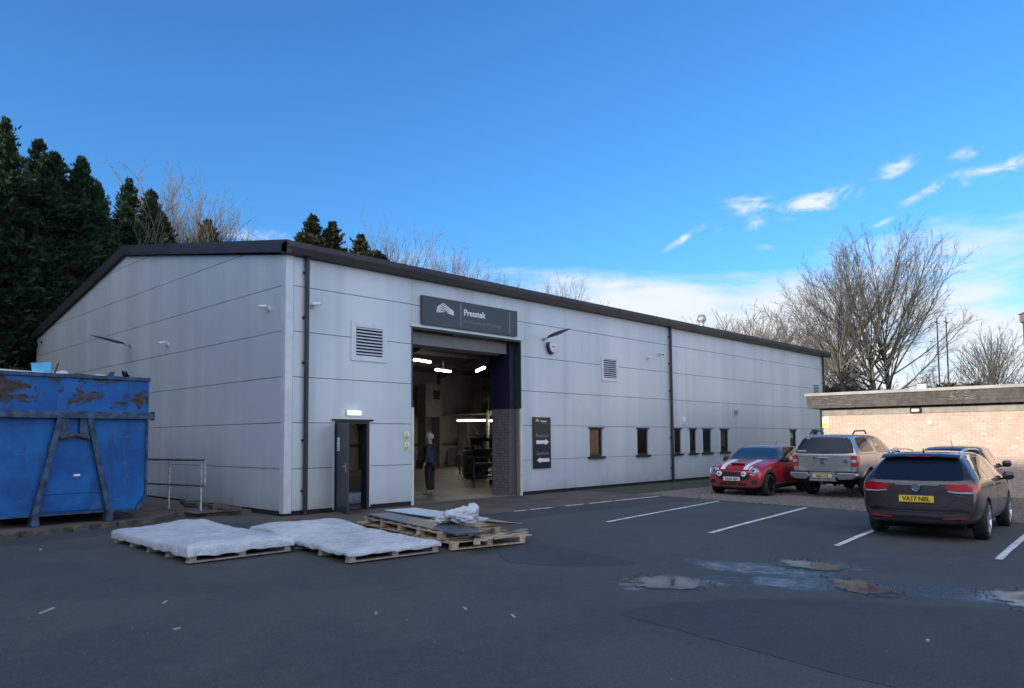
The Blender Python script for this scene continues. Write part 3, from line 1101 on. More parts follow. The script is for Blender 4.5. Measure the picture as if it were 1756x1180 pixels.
# mezzanine at the back
DECK = mat('mezzanine_edge', (0.27, 0.25, 0.20), .7, var=.1)
MB().box(20.7, 29.7, 14.9, 19.0, 3.0, 3.06).box(20.7, 29.7, 14.86, 14.9, 2.92, 3.22).build('mezzanine_deck', DECK, wh)
for x in (20.8, 23.4, 26.0):
    MB().box(x, x + .12, 14.95, 15.07, 0.01, 2.99).build('mezzanine_post', STEEL, wh)
m = MB()
for x in (20.8, 22.1, 23.4, 24.7, 26.0, 27.3):
    m.box(x, x + .05, 14.88, 14.93, 3.22, 4.15)
m.box(20.8, 29, 14.88, 14.92, 4.1, 4.15).box(20.8, 29, 14.88, 14.92, 3.65, 3.7)
m.build('mezzanine_guardrail', STEEL, wh)
for (x0, x1) in ((.3, 15.2), (15.2, 20.5), (20.7, 29.6)):
    MB().box(x0, x1, 19.0, 19.045, 1.25, 1.40).build('dado_rail', mat('dark_rail', (.05, .048, .045), .7), wh)
MB().bar((21.5, 18.7, .3), (23.1, 18.7, 2.5), .10, .10).bar((23.1, 18.7, 2.5), (24.8, 18.7, .4), .10, .10).build('wind_bracing', mat('pale_brace', (.40, .38, .32), .7), wh)
MB().bar((24.6, 18.7, 3.6), (25.5, 18.7, 5.2), .09, .09).bar((25.5, 18.7, 5.2), (26.4, 18.7, 3.6), .09, .09).build('wind_bracing', MATS['pale_brace'], wh)

def tube_lamp(x, y, z, L, yaw_, pw, lab):
    t = thing('strip_light', lab, 'strip light', (x, y, z), yaw_, 'lit strip lights inside the workshop')
    MB().box(-L / 2 - .04, L / 2 + .04, -.07, .07, .03, .09).build('batten', WHITE, t)
    MB().box(-L / 2, L / 2, -.05, .05, -.04, .03).build('tube', mat('lit_tube', (1, .95, .8), .5, emit=(1, .94, .80, pw)), t)
    MB().box(-.01, .01, -.01, .01, .09, .5).build('hanger', GALV, t)
for args in [(12.2, 10.2, 5.0, 1.2, .3, 13, 'leftmost lit strip light near the top left of the big doorway'),
             (15.9, 13.1, 5.0, 1.3, .3, 13, 'lit strip light right of and below the leftmost one'),
             (16.8, 11.4, 5.0, 1.9, 1.0, 13, 'longest upper strip light, over the mezzanine front'),
             (19.0, 12.0, 5.25, 1.6, 1.0, 13, 'upper strip light half hidden by the navy door lining'),
             (19.2, 14.6, 2.62, 1.5, -.7, 13, 'long strip light below the mezzanine deck above the bracing'),
             (20.7, 14.5, 2.62, .35, -.7, 13, 'shortest strip light below the mezzanine deck'),
             (21.4, 14.2, 2.65, 1.2, -.7, 13, 'strip light below the mezzanine deck beside the brick pier')]:
    tube_lamp(*args)

# cabinet, machines and racks inside
t = thing('control_cabinet', 'tall grey cabinet with dark opening on the workshop back wall, left side', 'cabinet', (19.3, 18.2, 0))
MB().box(-.6, .6, -.4, .4, 2.9, 4.75).build('case', STEEL, t)
MB().box(-.05, .45, -.405, -.401, 3.9, 4.4).build('opening', BLACK, t)
MB().box(-.55, -.47, -.35, .35, .012, 2.9).box(.47, .55, -.35, .35, .012, 2.9).build('support', STEEL, t)
DKM = mat('black_machine_steel', (.035, .034, .032), .55, .3)
REDM = mat('dull_red_machine', (.10, .025, .02), .5)
t = thing('steel_trestle', 'black A-framed steel trestle standing in the doorway in front of the machines', 'trestle', (9.5, 3.35, .012), R(-42))
for sx in (-.55, .55):
    MB().bar((sx, -.35, 0), (sx, 0, .98), .06, .06).bar((sx, .35, 0), (sx, 0, .98), .06, .06).build('leg', DKM, t)
MB().bar((-.75, 0, 1.0), (.75, 0, 1.0), .07, .07).build('top_bar', DKM, t)
MB().bar((-.55, 0, .35), (.55, 0, .35), .05, .05).bar((-.5, 0, .35), (.45, 0, .95), .04, .04).build('brace', DKM, t)
t = thing('press_machine', 'dark workshop press with open frame behind the trestle', 'machine', (12.2, 6.2, .012), R(-40))
MB().box(-.66, -.58, -.25, .25, 0, 1.6).build('upright', DKM, t)
MB().box(.58, .66, -.25, .25, 0, 1.6).build('upright', DKM, t)
MB().box(-.70, .70, -.25, .25, 1.52, 1.64).build('crosshead', DKM, t)
MB().box(-.56, .56, -.12, .12, 1.12, 1.22).build('ram', DKM, t)
MB().bar((-.4, 0, 1.22), (-.3, 0, 1.52), .05, .05).bar((.4, 0, 1.22), (.3, 0, 1.52), .05, .05).build('guide_rod', STEEL, t)
MB().box(-.56, .56, -.3, .3, .55, .68).build('bed', STEEL, t)
MB().bar((-.55, 0, .1), (.55, 0, .52), .05, .05).bar((.55, 0, .1), (-.55, 0, .52), .05, .05).build('cross_brace', DKM, t)
MB().lathe([(-.04, .001), (-.04, .17), (.04, .17), (.04, .001)], 14, 1, (.2, -.36, .86)).build('flywheel', REDM, t)
t = thing('red_pillar_machine', 'dull red machine with column and wheel beside the press', 'machine', (10.6, 4.1, .012), R(-20))
MB().box(-.2, .2, -.25, .25, 0, .18).build('foot', DKM, t)
MB().prism([(-.16, .18), (.16, .18), (.11, 1.3), (-.11, 1.3)], 1, -.12, .12).build('column', REDM, t)
MB().box(-.25, .4, -.16, .16, 1.3, 1.6).build('head', DKM, t)
MB().lathe([(-.03, .2), (.03, .2)], 14, 0, (.44, 0, 1.1)).build('hand_wheel', DKM, t)
t = thing('pallet_racking', 'tall grey pallet racking with stacked parts standing along the workshop back wall', 'rack', (24.6, 17.6, .012))
for sx in (-3.2, -1.1, 1.1, 3.2):
    MB().box(sx - .04, sx + .04, -.45, .45, 0, 2.7).build('upright', STEEL, t)
for z in (.9, 1.8):
    MB().box(-3.2, 3.2, -.45, .45, z, z + .08).build('shelf', DKM, t)
t = thing('welding_bench', 'dark welding bench with clutter in front of the column', 'bench', (15.6, 10.4, .012), R(-40))
MB().box(-.9, .9, -.4, .4, .84, .90).build('bench_top', DKM, t)
for sx in (-.8, .8):
    for sy in (-.3, .3):
        MB().box(sx - .03, sx + .03, sy - .03, sy + .03, 0, .84).build('leg', STEEL, t)
MB().box(-.6, -.1, -.2, .2, .90, 1.25).build('tool_box', REDM, t)
MB().box(.2, .6, -.25, .2, .90, 1.15).build('parts_bin', STEEL, t)
t = thing('hydraulic_unit', 'grey box shaped machine with pipes left of the trestle', 'machine', (13.4, 8.2, .012), R(-35))
MB().box(-.5, .5, -.4, .4, .1, 1.15).build('case', STEEL, t, bevel=.02)
MB().box(-.3, .3, -.405, -.40, .6, 1.0).build('panel', DKM, t)
MB().tube([(-.3, 0, 1.15), (-.3, 0, 1.6), (.4, 0, 1.7), (.9, 0, 1.3)], .04, 8).build('pipe', DKM, t)
MB().box(-.45, .45, -.35, .35, 0, .1).build('base', DKM, t)
t = thing('storage_rack', 'dark storage rack with boxes standing on the mezzanine', 'rack', (22.6, 16.0, 3.07))
for sx in (-1.6, 0, 1.6):
    MB().box(sx - .03, sx + .03, -.4, .4, 0, 1.5).build('upright', DKM, t)
for z in (.5, 1.0, 1.45):
    MB().box(-1.6, 1.6, -.4, .4, z, z + .05).build('shelf', DKM, t)
for k, (dx, z, w_, h, lab) in enumerate([(-1.2, .56, .5, .35, 'dark box on the left end of the mezzanine rack'), (-.5, .56, .6, .4, 'dark box second from left on the mezzanine rack'),
                             (.7, 1.06, .7, .36, 'dark box on the upper shelf of the mezzanine rack'), (1.1, .56, .5, .4, 'dark box on the right end of the mezzanine rack')]):
    o = MB().box(-w_ / 2, w_ / 2, -.3, .3, 0, h).build('storage_box', mat('brown_box', (.09, .07, .05), .8, var=.3), None, loc=(22.6 + dx, 16.0, 3.07 + z - .005))
    tag(o, lab, 'box', 'boxes on the mezzanine rack')
for k, (x, y, h, lab) in enumerate([(12.2, 5.4, 1.7, 'tallest steel length leaning by the brick pier'), (12.35, 5.2, 1.45, 'shorter steel length leaning by the brick pier'), (21.3, 18.5, 1.1, 'steel sheet standing against the back wall at the column')]):
    o = MB().box(-.05, .05, -.3, .3, 0, h).build('steel_length', DKM, None, loc=(x, y, .012), rot=(R(4), R(5), R(30 * k)))
    tag(o, lab, 'steel length', 'steel lengths leaning in the workshop')
o = MB().box(-.35, .35, -.3, .3, 0, .28).build('white_sack', WHITE, None, loc=(2.6, 1.5, .012), rot=(0, 0, .3), bevel=.08)
tag(o, 'white sack lying on the floor just inside the open side door', 'sack')

# ================================================================== SIGNS, LAMPS, CAMERAS ON THE WALLS
SIGNM = mat('charcoal_sign', (0.040, 0.052, 0.062), 0.35, var=.1, vscale=1)
LETW = mat('letter_white', (0.72, 0.74, 0.76), 0.5)
LETG = mat('letter_grey', (0.17, 0.19, 0.21), 0.5)
t = thing('name_board', 'wide charcoal board with white building logo and lettering above the big doorway', 'sign', (3.73, -0.013, 4.54))
MB().box(0, 3.50, -.075, 0, 0, .73).build('board', SIGNM, t)
MB().box(1.30, 1.325, -.080, -.0755, .06, .68).box(3.17, 3.195, -.080, -.0755, .06, .68).build('divider', mat('divider_grey', (.22, .25, .27), .5), t)
text_mesh('lettering', 'Presstek', .235, LETW, t, (1.42, -.0755, .375), (R(90), 0, 0), .003, bold=.006, sx=.98)
text_mesh('lettering', 'Architectural Pressings', .15, LETG, t, (1.42, -.0755, .165), (R(90), 0, 0), .003, sx=1.02)
# emblem: a stack of five roof-shaped strokes
m = MB()
for k in range(5):
    zt = .60 - k * .052
    rise = .115 * (1 - k * .17)
    th = .024
    xl, xm, xr = .60 - (.012 * k if k < 3 else .03), .80 + .01 * k, 1.16 + .0 * k
    drop_l = .60 - .05 - k * .045
    for (a, b) in (((xl, zt - rise), (xm, zt)), ((xm, zt), (xr, zt - rise * 1.55))):
        if k == 4 and b[0] > 1:
            a = (xm + .09, lerp(zt, zt - rise * 1.55, .2))
        d = Vector((b[0] - a[0], b[1] - a[1])).normalized()
        nx, nz = -d.y * th / 2, d.x * th / 2
        m.prism([(a[0] - nx, a[1] - nz), (b[0] - nx, b[1] - nz), (b[0] + nx, b[1] + nz), (a[0] + nx, a[1] + nz)], 1, -.0785, -.0755)
m.build('emblem', LETW, t, loc=(-.10, 0, .0))

t = thing('direction_sign', 'tall dark sign with two white arrows beside the big doorway', 'sign', (7.92, -0.013, .75))
MB().box(0, .77, -.04, 0, 0, 1.50).build('board', mat('dark_sign_face', (.018, .020, .024), .3), t)
MB().prism([(.12, .72), (.52, .72), (.52, .68), (.68, .77), (.52, .86), (.52, .82), (.12, .82)], 1, -.044, -.0405).build('arrow', LETW, t)
MB().prism([(.69, .19), (.30, .19), (.30, .15), (.13, .24), (.30, .33), (.30, .29), (.69, .29)], 1, -.044, -.0405).build('arrow', LETW, t)
text_mesh('lettering', 'Reception', .145, mat('letter_mid', (.26, .26, .26), .5), t, (.10, -.0405, .92), (R(90), 0, 0), .002, sx=.97)
text_mesh('lettering', 'Goods-in', .145, MATS['letter_mid'], t, (.12, -.0405, .40), (R(90), 0, 0), .002, sx=.97)
text_mesh('lettering', 'Presstek', .075, LETW, t, (.32, -.0405, 1.36), (R(90), 0, 0), .002, bold=.002)
text_mesh('lettering', 'Architectural Pressings', .030, LETG, t, (.34, -.0405, 1.315), (R(90), 0, 0), .002)
m = MB()
for k in range(3):
    m.prism([(.10, 1.37 + k * .018), (.16, 1.40 + k * .018), (.24, 1.365 + k * .018), (.24, 1.375 + k * .018), (.16, 1.412 + k * .018), (.10, 1.38 + k * .018)], 1, -.044, -.0405)
m.build('emblem', LETW, t)

YEL = mat('hazard_yellow', (.55, .56, .10), .5)
def hazard(x, z, w_, h, lab, name='warning_sign', wall='y', loc=None, rz=0):
    t = thing(name, lab, 'sign', loc or (x, -.013, z), rz)
    MB().box(0, w_, -.006, 0, 0, h).build('plate', WHITE, t)
    MB().box(.012, w_ - .012, -.0085, -.0062, .012, h * .45).build('panel', YEL, t)
    MB().prism([(w_ * .2, h * .55), (w_ * .8, h * .55), (w_ * .5, h * .93)], 1, -.0085, -.0062).build('triangle', YEL, t)
    m = MB().box(w_ * .47, w_ * .53, -.0105, -.0087, h * .65, h * .80)
    m.build('mark', BLACK, t)
    m = MB()
    for k in range(3):
        m.box(w_ * .2, w_ * (.8 - .1 * k), -.0105, -.0087, h * (.33 - .1 * k), h * (.36 - .1 * k))
    m.build('print', BLACK, t)
    return t
hazard(3.22, 1.61, .15, .21, 'upper small green and white warning notice left of the big doorway')
hazard(3.22, 1.36, .15, .21, 'lower small green and white warning notice left of the big doorway')

t = thing('bulkhead_lamp', 'lit white bulkhead lamp above the open side door', 'lamp', (1.54, -.013, 2.19))
MB().box(0, .37, -.03, 0, 0, .11).build('base', LGREY, t)
MB().box(.01, .36, -.09, -.03, .008, .102).build('diffuser', mat('lit_diffuser', (.9, .95, .9), .4, emit=(.85, 1, .88, .9)), t, bevel=.012)

# leaf-shaped lanterns reaching out from the wall on an arm
def lantern(t, out, L):
    """out: outward axis in local -y; long blade shaped body"""
    MB().lathe([(-.03, .055), (0, .055)], 12, 1).build('wall_plate', GALV, t)
    MB().tube([(0, -.01, 0), (0, -.14, .02), (0, -.22, .05)], .028, 8).build('arm', GALV, t)
    vs, fs = [], []
    prof = [(0, .05, .04), (.15, .10, .07), (.35, .14, .085), (.55, .14, .075), (.75, .11, .05), (.92, .05, .025), (1.0, .01, .012)]
    for (u, wd, h) in prof:
        y = -.20 - u * L
        zc = .06 + .16 * u
        for j in range(10):
            a = 2 * math.pi * j / 10
            zz = math.sin(a)
            vs.append((wd * math.cos(a), y, zc + (h * .45 * zz if zz > 0 else h * .75 * zz * (1 - u))))
    for i in range(len(prof) - 1):
        for j in range(10):
            fs.append((i * 10 + j, i * 10 + (j + 1) % 10, (i + 1) * 10 + (j + 1) % 10, (i + 1) * 10 + j))
    fs.append(tuple(range(10)))
    fs.append(tuple(60 + j for j in reversed(range(10))))
    m = MB()
    m.add(vs, fs)
    m.build('lamp_head', mat('grey_lamp_head', (.10, .115, .12), .4, .5), t, smooth=True)
t = thing('wall_lantern', 'grey leaf shaped lantern on an arm on the gable wall', 'lamp', (0, 9.1, 4.50), R(-90))
lantern(t, None, .95)
t = thing('wall_lantern', 'grey leaf shaped lantern on an arm right of the big doorway', 'lamp', (8.45, 0, 4.58), 0)
lantern(t, None, .85)

t = thing('alarm_box', 'white shield shaped alarm sounder under the lantern right of the doorway', 'alarm box', (8.75, -.013, 4.34))
m = MB().prism([(-.16, .17), (.16, .17), (.19, .05), (.12, -.12), (0, -.2), (-.12, -.12), (-.19, .05)], 1, -.09, 0)
m.build('backbox', mat('navy_backbox', (.02, .03, .06), .4), t, bevel=.008)
MB().prism([(-.13, .155), (.14, .155), (.17, .05), (.11, -.09), (.02, -.15), (-.10, -.09), (-.15, .05)], 1, -.125, -.09).build('cover', WHITE, t, bevel=.01)
MB().box(-.08, .09, -.130, -.1255, .02, .055).box(-.01, .03, -.130, -.1255, -.08, -.05).build('print', mat('alarm_grey', (.2, .22, .25), .5), t)

def cctv(loc, rz, aim, lab, dark=True, cat='camera'):
    t = thing('security_camera', lab, cat, loc, rz, 'small security cameras on the walls')
    MB().lathe([(-.04, .05), (-.001, .05)], 12, 1).build('mount', WHITE, t)
    MB().tube([(0, -.03, 0), (0, -.10, .03)], .015, 6).build('bracket', WHITE, t)
    d = Vector(aim).normalized()
    a = Vector((0, -.10, .05))
    MB().tube([a - d * .03, a + d * .15], .034, 10).build('body', WHITE, t)
    MB().tube([a + d * .15, a + d * .158], .030, 10).build('lens', BLACK, t)
    return t
cctv((0, 6.3, 4.28), R(-90), (-.8, -.5, -.1), 'small camera on the gable wall near the leaf shaped lantern')
MB().box(-.001, .02, -.09, -.03, -.02, .12).build('junction_box', GALV, bpy.context.scene.objects['security_camera'])
cctv((0, .72, 4.56), R(-90), (-.8, -.4, .0), 'small white camera high on the gable wall near the building corner')
cctv((.62, 0, 4.59), 0, (.75, -.4, .05), 'small white camera beside the downpipe at the building corner')
cctv((13.95, 0, 4.40), 0, (.6, -.6, -.1), 'white camera on a round mount left of the middle downpipe')
cctv((14.75, 0, 4.60), 0, (-.3, -.6, -.3), 'tiny dark camera closest to the middle downpipe')
t = thing('wall_sensor', 'small white sensor above the windows right of the middle downpipe', 'sensor', (16.32, -.001, 2.25))
MB().box(-.08, .08, -.07, 0, -.13, .13).build('housing', WHITE, t, bevel=.02)
MB().box(-.045, .045, -.09, -.07, -.11, -.02).build('lens', LGREY, t)

# ================================================================== RAILING
t = thing('steel_railing', 'grey steel tube railing with two visible posts beside the gable wall', 'railing', (-1.02, 1.55, .085), R(103))
RM = mat('weathered_rail_paint', (.36, .39, .41), .5, .2, var=.35, vscale=12)
for x in (.12, 1.24, 2.45, 3.6, 4.75):
    MB().tube([(x, 0, -.01), (x, 0, 1.10)], .024, 8).build('post', RM, t)
    MB().box(x - .06, x + .06, -.06, .06, 0, .012).build('foot_plate', RM, t)
DRL = mat('dark_rail_paint', (.10, .12, .14), .5, .2, var=.3, vscale=8)
MB().tube([(5.2, 0, 1.12), (.12, 0, 1.12), (0, 0, 1.12)], .024, 8).build('top_rail', DRL, t)
MB().tube([(5.2, 0, .56), (.12, 0, .56), (0, 0, .56)], .022, 8).build('mid_rail', DRL, t)
MB().tube([(0, 0, 1.12), (0, 0, .56)], .022, 8).build('end_loop', RM, t)

# ================================================================== BLUE WASTE CONTAINER
t = thing('waste_container', 'large blue hook-lift waste container with rust and scraped paint', 'container', (-3.71, 1.15, .095))
def ppoly(poly, y0, y1):
    return MB().prism(poly, 1, y0, y1)
hw = 1.36
body = [(-hw + .22, .20), (hw - .22, .20), (hw - .05, .46), (hw - .03, 1.97), (-hw + .03, 1.97), (-hw + .05, .46)]
MB().prism(body, 1, 0.09, .13).build('front_plate', BLUE, t)
# side walls and floor, open at the top
MB().box(-hw, -hw + .05, .131, 6.2, .3, 2.70).build('side_wall', BLUE, t)
MB().box(hw - .05, hw, .131, 6.2, .3, 2.70).build('side_wall', BLUE, t)
MB().box(-hw, hw, 6.2, 6.25, .3, 2.70).build('rear_door', BLUE, t)
MB().box(-hw + .06, hw - .06, .135, 6.19, .22, .30).build('floor_plate', BLUE, t)
for k in range(9):
    y = .45 + k * .66
    MB().box(hw, hw + .07, y, y + .09, .32, 1.96).build('side_rib', BLUE, t)
    MB().box(-hw - .07, -hw, y, y + .09, .32, 1.96).build('side_rib', BLUE, t)
# upper plates: three, slightly dished
for (xa, xb) in ((-hw, hw),):
    MB().box(xa, xb - .004, .06, .10, 2.115, 2.74).build('upper_plate', BLUE, t)
MB().box(-hw - .01, hw + .01, .02, .14, 2.74, 2.815).build('top_rim', mat('scuffed_blue_steel', (.035, .07, .13), .6, .3, var=.6, vscale=7, bump=.6, bscale=14, obj_coords=True), t, bevel=.01)
SB = MATS['scuffed_blue_steel']
MB().box(-hw - .04, hw + .06, -.04, .12, 1.972, 2.112).build('cross_beam', SB, t, bevel=.01)
MB().box(hw + .0605, hw + .075, -.05, .13, 1.95, 2.13).build('beam_cap', SB, t)
# A-frame legs down to the skids
for s_ in (-1, 1):
    m = MB()
    m.bar((s_ * .25, 0.03, 1.97), (s_ * .62, .03, .20), .10, .20, (0, 1, 0))
    m.build('frame_leg', SB, t, bevel=.008)
    MB().box(s_ * .62 - .06, s_ * .62 + .06, -.08, 5.8, .06, .20).build('skid', mat('dark_steel', (.02, .022, .026), .7, .3, var=.4), t)
    MB().prism([(s_ * .62 - .07, .0), (s_ * .62 + .07, .0), (s_ * .62 + .05, .22), (s_ * .62 - .05, .22)], 1, -.10, .12).build('skid_foot', SB, t)
    MB().box(s_ * .25 - .16 * (s_ > 0) - .0, s_ * .25 + .16 * (s_ < 0), .0, .10, 1.62, 1.97).build('gusset', SB, t)
MB().tube([(-.25, -.03, 1.60), (-.12, -.05, 1.63), (.0, -.05, 1.66), (.12, -.05, 1.63), (.25, -.03, 1.60)], .035, 8).build('hook_bar', mat('rusted_bar', (.07, .05, .042), .8, var=.4, vscale=12), t)
MB().prism([(-.30, 1.60), (.30, 1.60), (.60, .56), (-.60, .56)], 1, .05, .088).build('centre_plate', BLUE, t)
MB().prism([(-.605, .548), (.605, .548), (.66, .24), (-.66, .24)], 1, .05, .088).build('lower_plate', BLUE, t)
MB().box(.02, .13, .038, .049, .88, .92).build('sticker', WHITE, t)
# corner gussets of the sloped lower edge
MB().prism([(hw - .22, .18), (hw - .16, .18), (hw + .0, .46), (hw + .0, 1.96), (hw - .045, 1.96), (hw - .045, .47)], 1, .05, .14).build('edge_profile', SB, t)
MB().prism([(-hw + .22, .18), (-hw + .16, .18), (-hw, .46), (-hw, 1.96), (-hw + .045, 1.96), (-hw + .045, .47)], 1, .05, .14).build('edge_profile', SB, t)
MB().box(-hw + .2, hw - .2, .05, .13, .165, .199).build('bottom_edge', SB, t)
MB().box(-hw, hw, .3, 6.0, 1.9, 2.45).build('waste_fill', mat('mixed_waste', (.06, .055, .05), .9, var=.6, vscale=5, bump=1, bscale=9), t)
# bent steel tabs on the rim
for (x, a, h) in ((.72, .5, .10), (1.02, -.6, .13), (1.0, .9, .05)):
    MB().prism([(-.06, 0), (.06, 0), (.09 * (1 if a > 0 else -1), h), (.0, h * .9)], 1, -.01, .01).build('bent_tab', SB, t, loc=(x - .1, .08, 2.81))
# what is heaped in it
CX, CY, CZ = -3.71, 1.15, .095
o = MB().box(-.42, .42, -.20, .25, 0, .035).build('white_board', WHITE, None, loc=(-4.6, 1.62, 2.925), rot=(R(3), R(1.5), R(3)))
tag(o, 'white flat board lying across the top left of the blue container', 'board')
m = MB().prism([(-.16, -.16), (.13, -.14), (.15, .17), (-.19, .13)], 1, 0, .02)
o = m.build('blue_sheet', mat('light_blue_foam', (.10, .42, .68), .6, var=.15, vscale=6), None, loc=(-4.15, 1.62, 2.99), rot=(R(-12), 0, R(4)))
tag(o, 'light blue foam sheet standing up out of the container', 'sheet')
def lump(name, loc, sc, m_, seed, rot=(0, 0, 0), disp=.25, sub=3, crumple=0.0):
    bm = bmesh.new()
    bmesh.ops.create_icosphere(bm, subdivisions=sub, radius=1)
    rn = random.Random(seed)
    offs = [Vector((rn.uniform(-1, 1), rn.uniform(-1, 1), rn.uniform(-1, 1))).normalized() for _ in range(14)]
    amp = [rn.uniform(-disp, disp) for _ in offs]
    for v in bm.verts:
        k = sum(a * max(0, v.co.normalized().dot(o_)) ** 4 for a, o_ in zip(amp, offs))
        v.co *= 1 + k
        if crumple:
            q = v.co.normalized() * 1.6 + Vector((seed, seed * .3, 0))
            v.co *= 1 + crumple * (mnoise.ridged_multi_fractal(q, 1.0, 2.2, 5, .9, 2.0) - 1.1)
        v.co.x *= sc[0]
        v.co.y *= sc[1]
        v.co.z *= sc[2]
    me = bpy.data.meshes.new(name)
    bm.to_mesh(me)
    bm.free()
    me.materials.append(m_)
    me.polygons.foreach_set('use_smooth', [True] * len(me.polygons))
    return link(name, me, None, loc, rot)
BAG = mat('white_film', (0.62, 0.67, 0.75), 0.24, coat=.7)
_t = NT(BAG.node_tree)
_pos = _t.n('ShaderNodeNewGeometry').outputs['Position']
_b = BAG.node_tree.nodes['Principled BSDF']
_cr = _t.math('ABSOLUTE', _t.math('SUBTRACT', _t.noise(_t.mapping(_pos, (3, 5, 3), (0, 0, 0), (0, 0, .5)), 1.6, 5, .65, .9), .5))
_cr2 = _t.math('ABSOLUTE', _t.math('SUBTRACT', _t.noise(_t.mapping(_pos, (9, 6, 6)), 1.5, 5, .7, 1.2), .5))
_h = _t.math('ADD', _t.ramp(_cr, 0, .10, 1, 0), _t.math('MULTIPLY', _t.ramp(_cr2, 0, .09, 1, 0), .5))
_bn = _t.n('ShaderNodeBump')
_bn.inputs['Strength'].default_value = .9
_bn.inputs['Distance'].default_value = .012
BAG.node_tree.links.new(_h, _bn.inputs['Height'])
BAG.node_tree.links.new(_bn.outputs[0], _b.inputs['Normal'])
BAG.node_tree.links.new(_bn.outputs[0], _b.inputs['Coat Normal'])
_c = _t.mix(_t.ramp(_t.noise(_pos, 2.2, 4, .6), .35, .65), (0.66, 0.71, 0.78), (0.82, 0.85, 0.89))
BAG.node_tree.links.new(_c, _b.inputs['Base Color'])
o = lump('plastic_bag', (-3.85, 1.6, 2.91), (.17, .16, .09), BAG, 4)
tag(o, 'small white plastic bag on the container rim beside the blue sheet', 'bag')
o = MB().bar((0, 0, 0), (.07, .05, .20), .022, .022).build('dark_stick', FRAMEM, None, loc=(-3.98, 1.50, 2.93))
tag(o, 'short dark stick poking up between blue sheet and white bag', 'stick')
o = MB().box(-.2, .2, -.1, .15, 0, .02).build('black_slat', CHAR, None, loc=(-3.45, 1.5, 2.915), rot=(0, R(3), R(-4)))
tag(o, 'thin black slat lying on the container rim right of the white bag', 'slat')
o = MB().box(-.09, .1, -.06, .06, 0, .025).build('white_offcut', WHITE, None, loc=(-3.27, 1.33, 2.912), rot=(0, 0, .2))
tag(o, 'small white offcut lying at the end of the thin black slat', 'offcut')

# ================================================================== PALLETS
WOOD = mat('pale_pallet_wood', (.46, .35, .24), .75, var=.28, vscale=7, bump=.4, bscale=40)
WOOD2 = mat('weathered_pallet_wood', (.30, .27, .24), .8, var=.3, vscale=7, bump=.4, bscale=40)
def pallet(name, label, loc, rz, wd, ln, m_, deck_n, z0=0.0, runners=5, rot=None, jit=0.0, seed=0, overhang=0.0):
    """length along y, width along x; blocks, bottom boards and deck boards are separate pieces"""
    rn = random.Random(seed)
    t = thing(name, label, 'pallet', loc, rz, rot=rot)
    ys = [-ln / 2 + .06 + (ln - .12) * i / (runners - 1) for i in range(runners)]
    for y in ys:
        MB().box(-wd / 2, wd / 2, y - .05, y + .05, 0, .020).build('bottom_board', m_, t)
        for x in (-wd / 2 + .06, 0, wd / 2 - .06):
            MB().box(x - .05, x + .05, y - .055, y + .055, .021, .085).build('block', m_, t)
    for x in (-wd / 2 + .06, 0, wd / 2 - .06):
        MB().box(x - .055, x + .055, -ln / 2, ln / 2, .086, .104).build('stringer', m_, t)
    for i in range(deck_n):
        y = -ln / 2 + (ln - .10) * i / (deck_n - 1)
        dx = rn.uniform(-jit, jit)
        MB().box(-wd / 2 + dx, wd / 2 + dx + overhang * rn.random(), y, y + .10, .105, .123).build('deck_board', m_, t, rot=(0, 0, rn.uniform(-jit, jit) * .1))
    return t

def film_sheet(name, label, loc, rz, wd, ln, ztop, zlow, seed, m_, lumps=6, amp=.05, sag=None):
    rn = random.Random(seed)
    blobs = [(rn.uniform(-wd / 2, wd / 2), rn.uniform(-ln / 2, ln / 2), rn.uniform(.15, .5), rn.uniform(-.4, 1)) for _ in range(lumps * 3)]
    fine = [(rn.uniform(-1, 1), rn.uniform(-1, 1), rn.uniform(8, 26), rn.uniform(0, 6)) for _ in range(12)]
    NX, NY = 70, 140
    vs, fs = [], []
    for j in range(NY + 1):
        for i in range(NX + 1):
            u, v = i / NX, j / NY
            # outer 4 rings drape down the sides
            x = lerp(-wd / 2, wd / 2, min(1, max(0, (i - 4) / (NX - 8))))
            y = lerp(-ln / 2, ln / 2, min(1, max(0, (j - 4) / (NY - 8))))
            di = max(4 - i, i - (NX - 4), 0)
            dj = max(4 - j, j - (NY - 4), 0)
            d = max(di, dj) / 4
            h = sum(a * math.exp(-((x - bx) ** 2 + (y - by) ** 2) / (r * r)) for bx, by, r, a in blobs) * amp
            f = sum(math.sin((x * fx + y * fy) * fr + ph) for fx, fy, fr, ph in fine) * .0022
            edge = min(1, min(wd / 2 - abs(x), ln / 2 - abs(y)) / .16)
            nv = Vector((x * 3.4 + seed, y * 2.4 + x, seed * .7))
            rdg = mnoise.ridged_multi_fractal(nv, 1.0, 2.1, 5, .9, 2.0) - 1.1
            z = ztop + h + f * .4 + .0135 * rdg - .035 * (1 - edge) ** 2
            if sag:
                z += sag(x, y)
            if d > 0:
                low = zlow + .030 * mnoise.noise(Vector((x * 4, y * 4, seed)))
                z = lerp(z, low, d ** 1.2)
                out = .012 * math.sin(d * 2.6) + .012 * mnoise.noise(Vector((x * 5, y * 5, seed + 3))) * d
                if di >= dj:
                    x += out * (1 if i > NX / 2 else -1)
                if dj >= di:
                    y += out * (1 if j > NY / 2 else -1)
            vs.append((x, y, z))
    for j in range(NY):
        for i in range(NX):
            a = j * (NX + 1) + i
            fs.append((a, a + 1, a + NX + 2, a + NX + 1))
    o = link(name, new_mesh(name, vs, fs, m_, True), None, loc, (0, 0, rz))
    tag(o, label, 'plastic sheet', 'white film over the pallets')
    return o

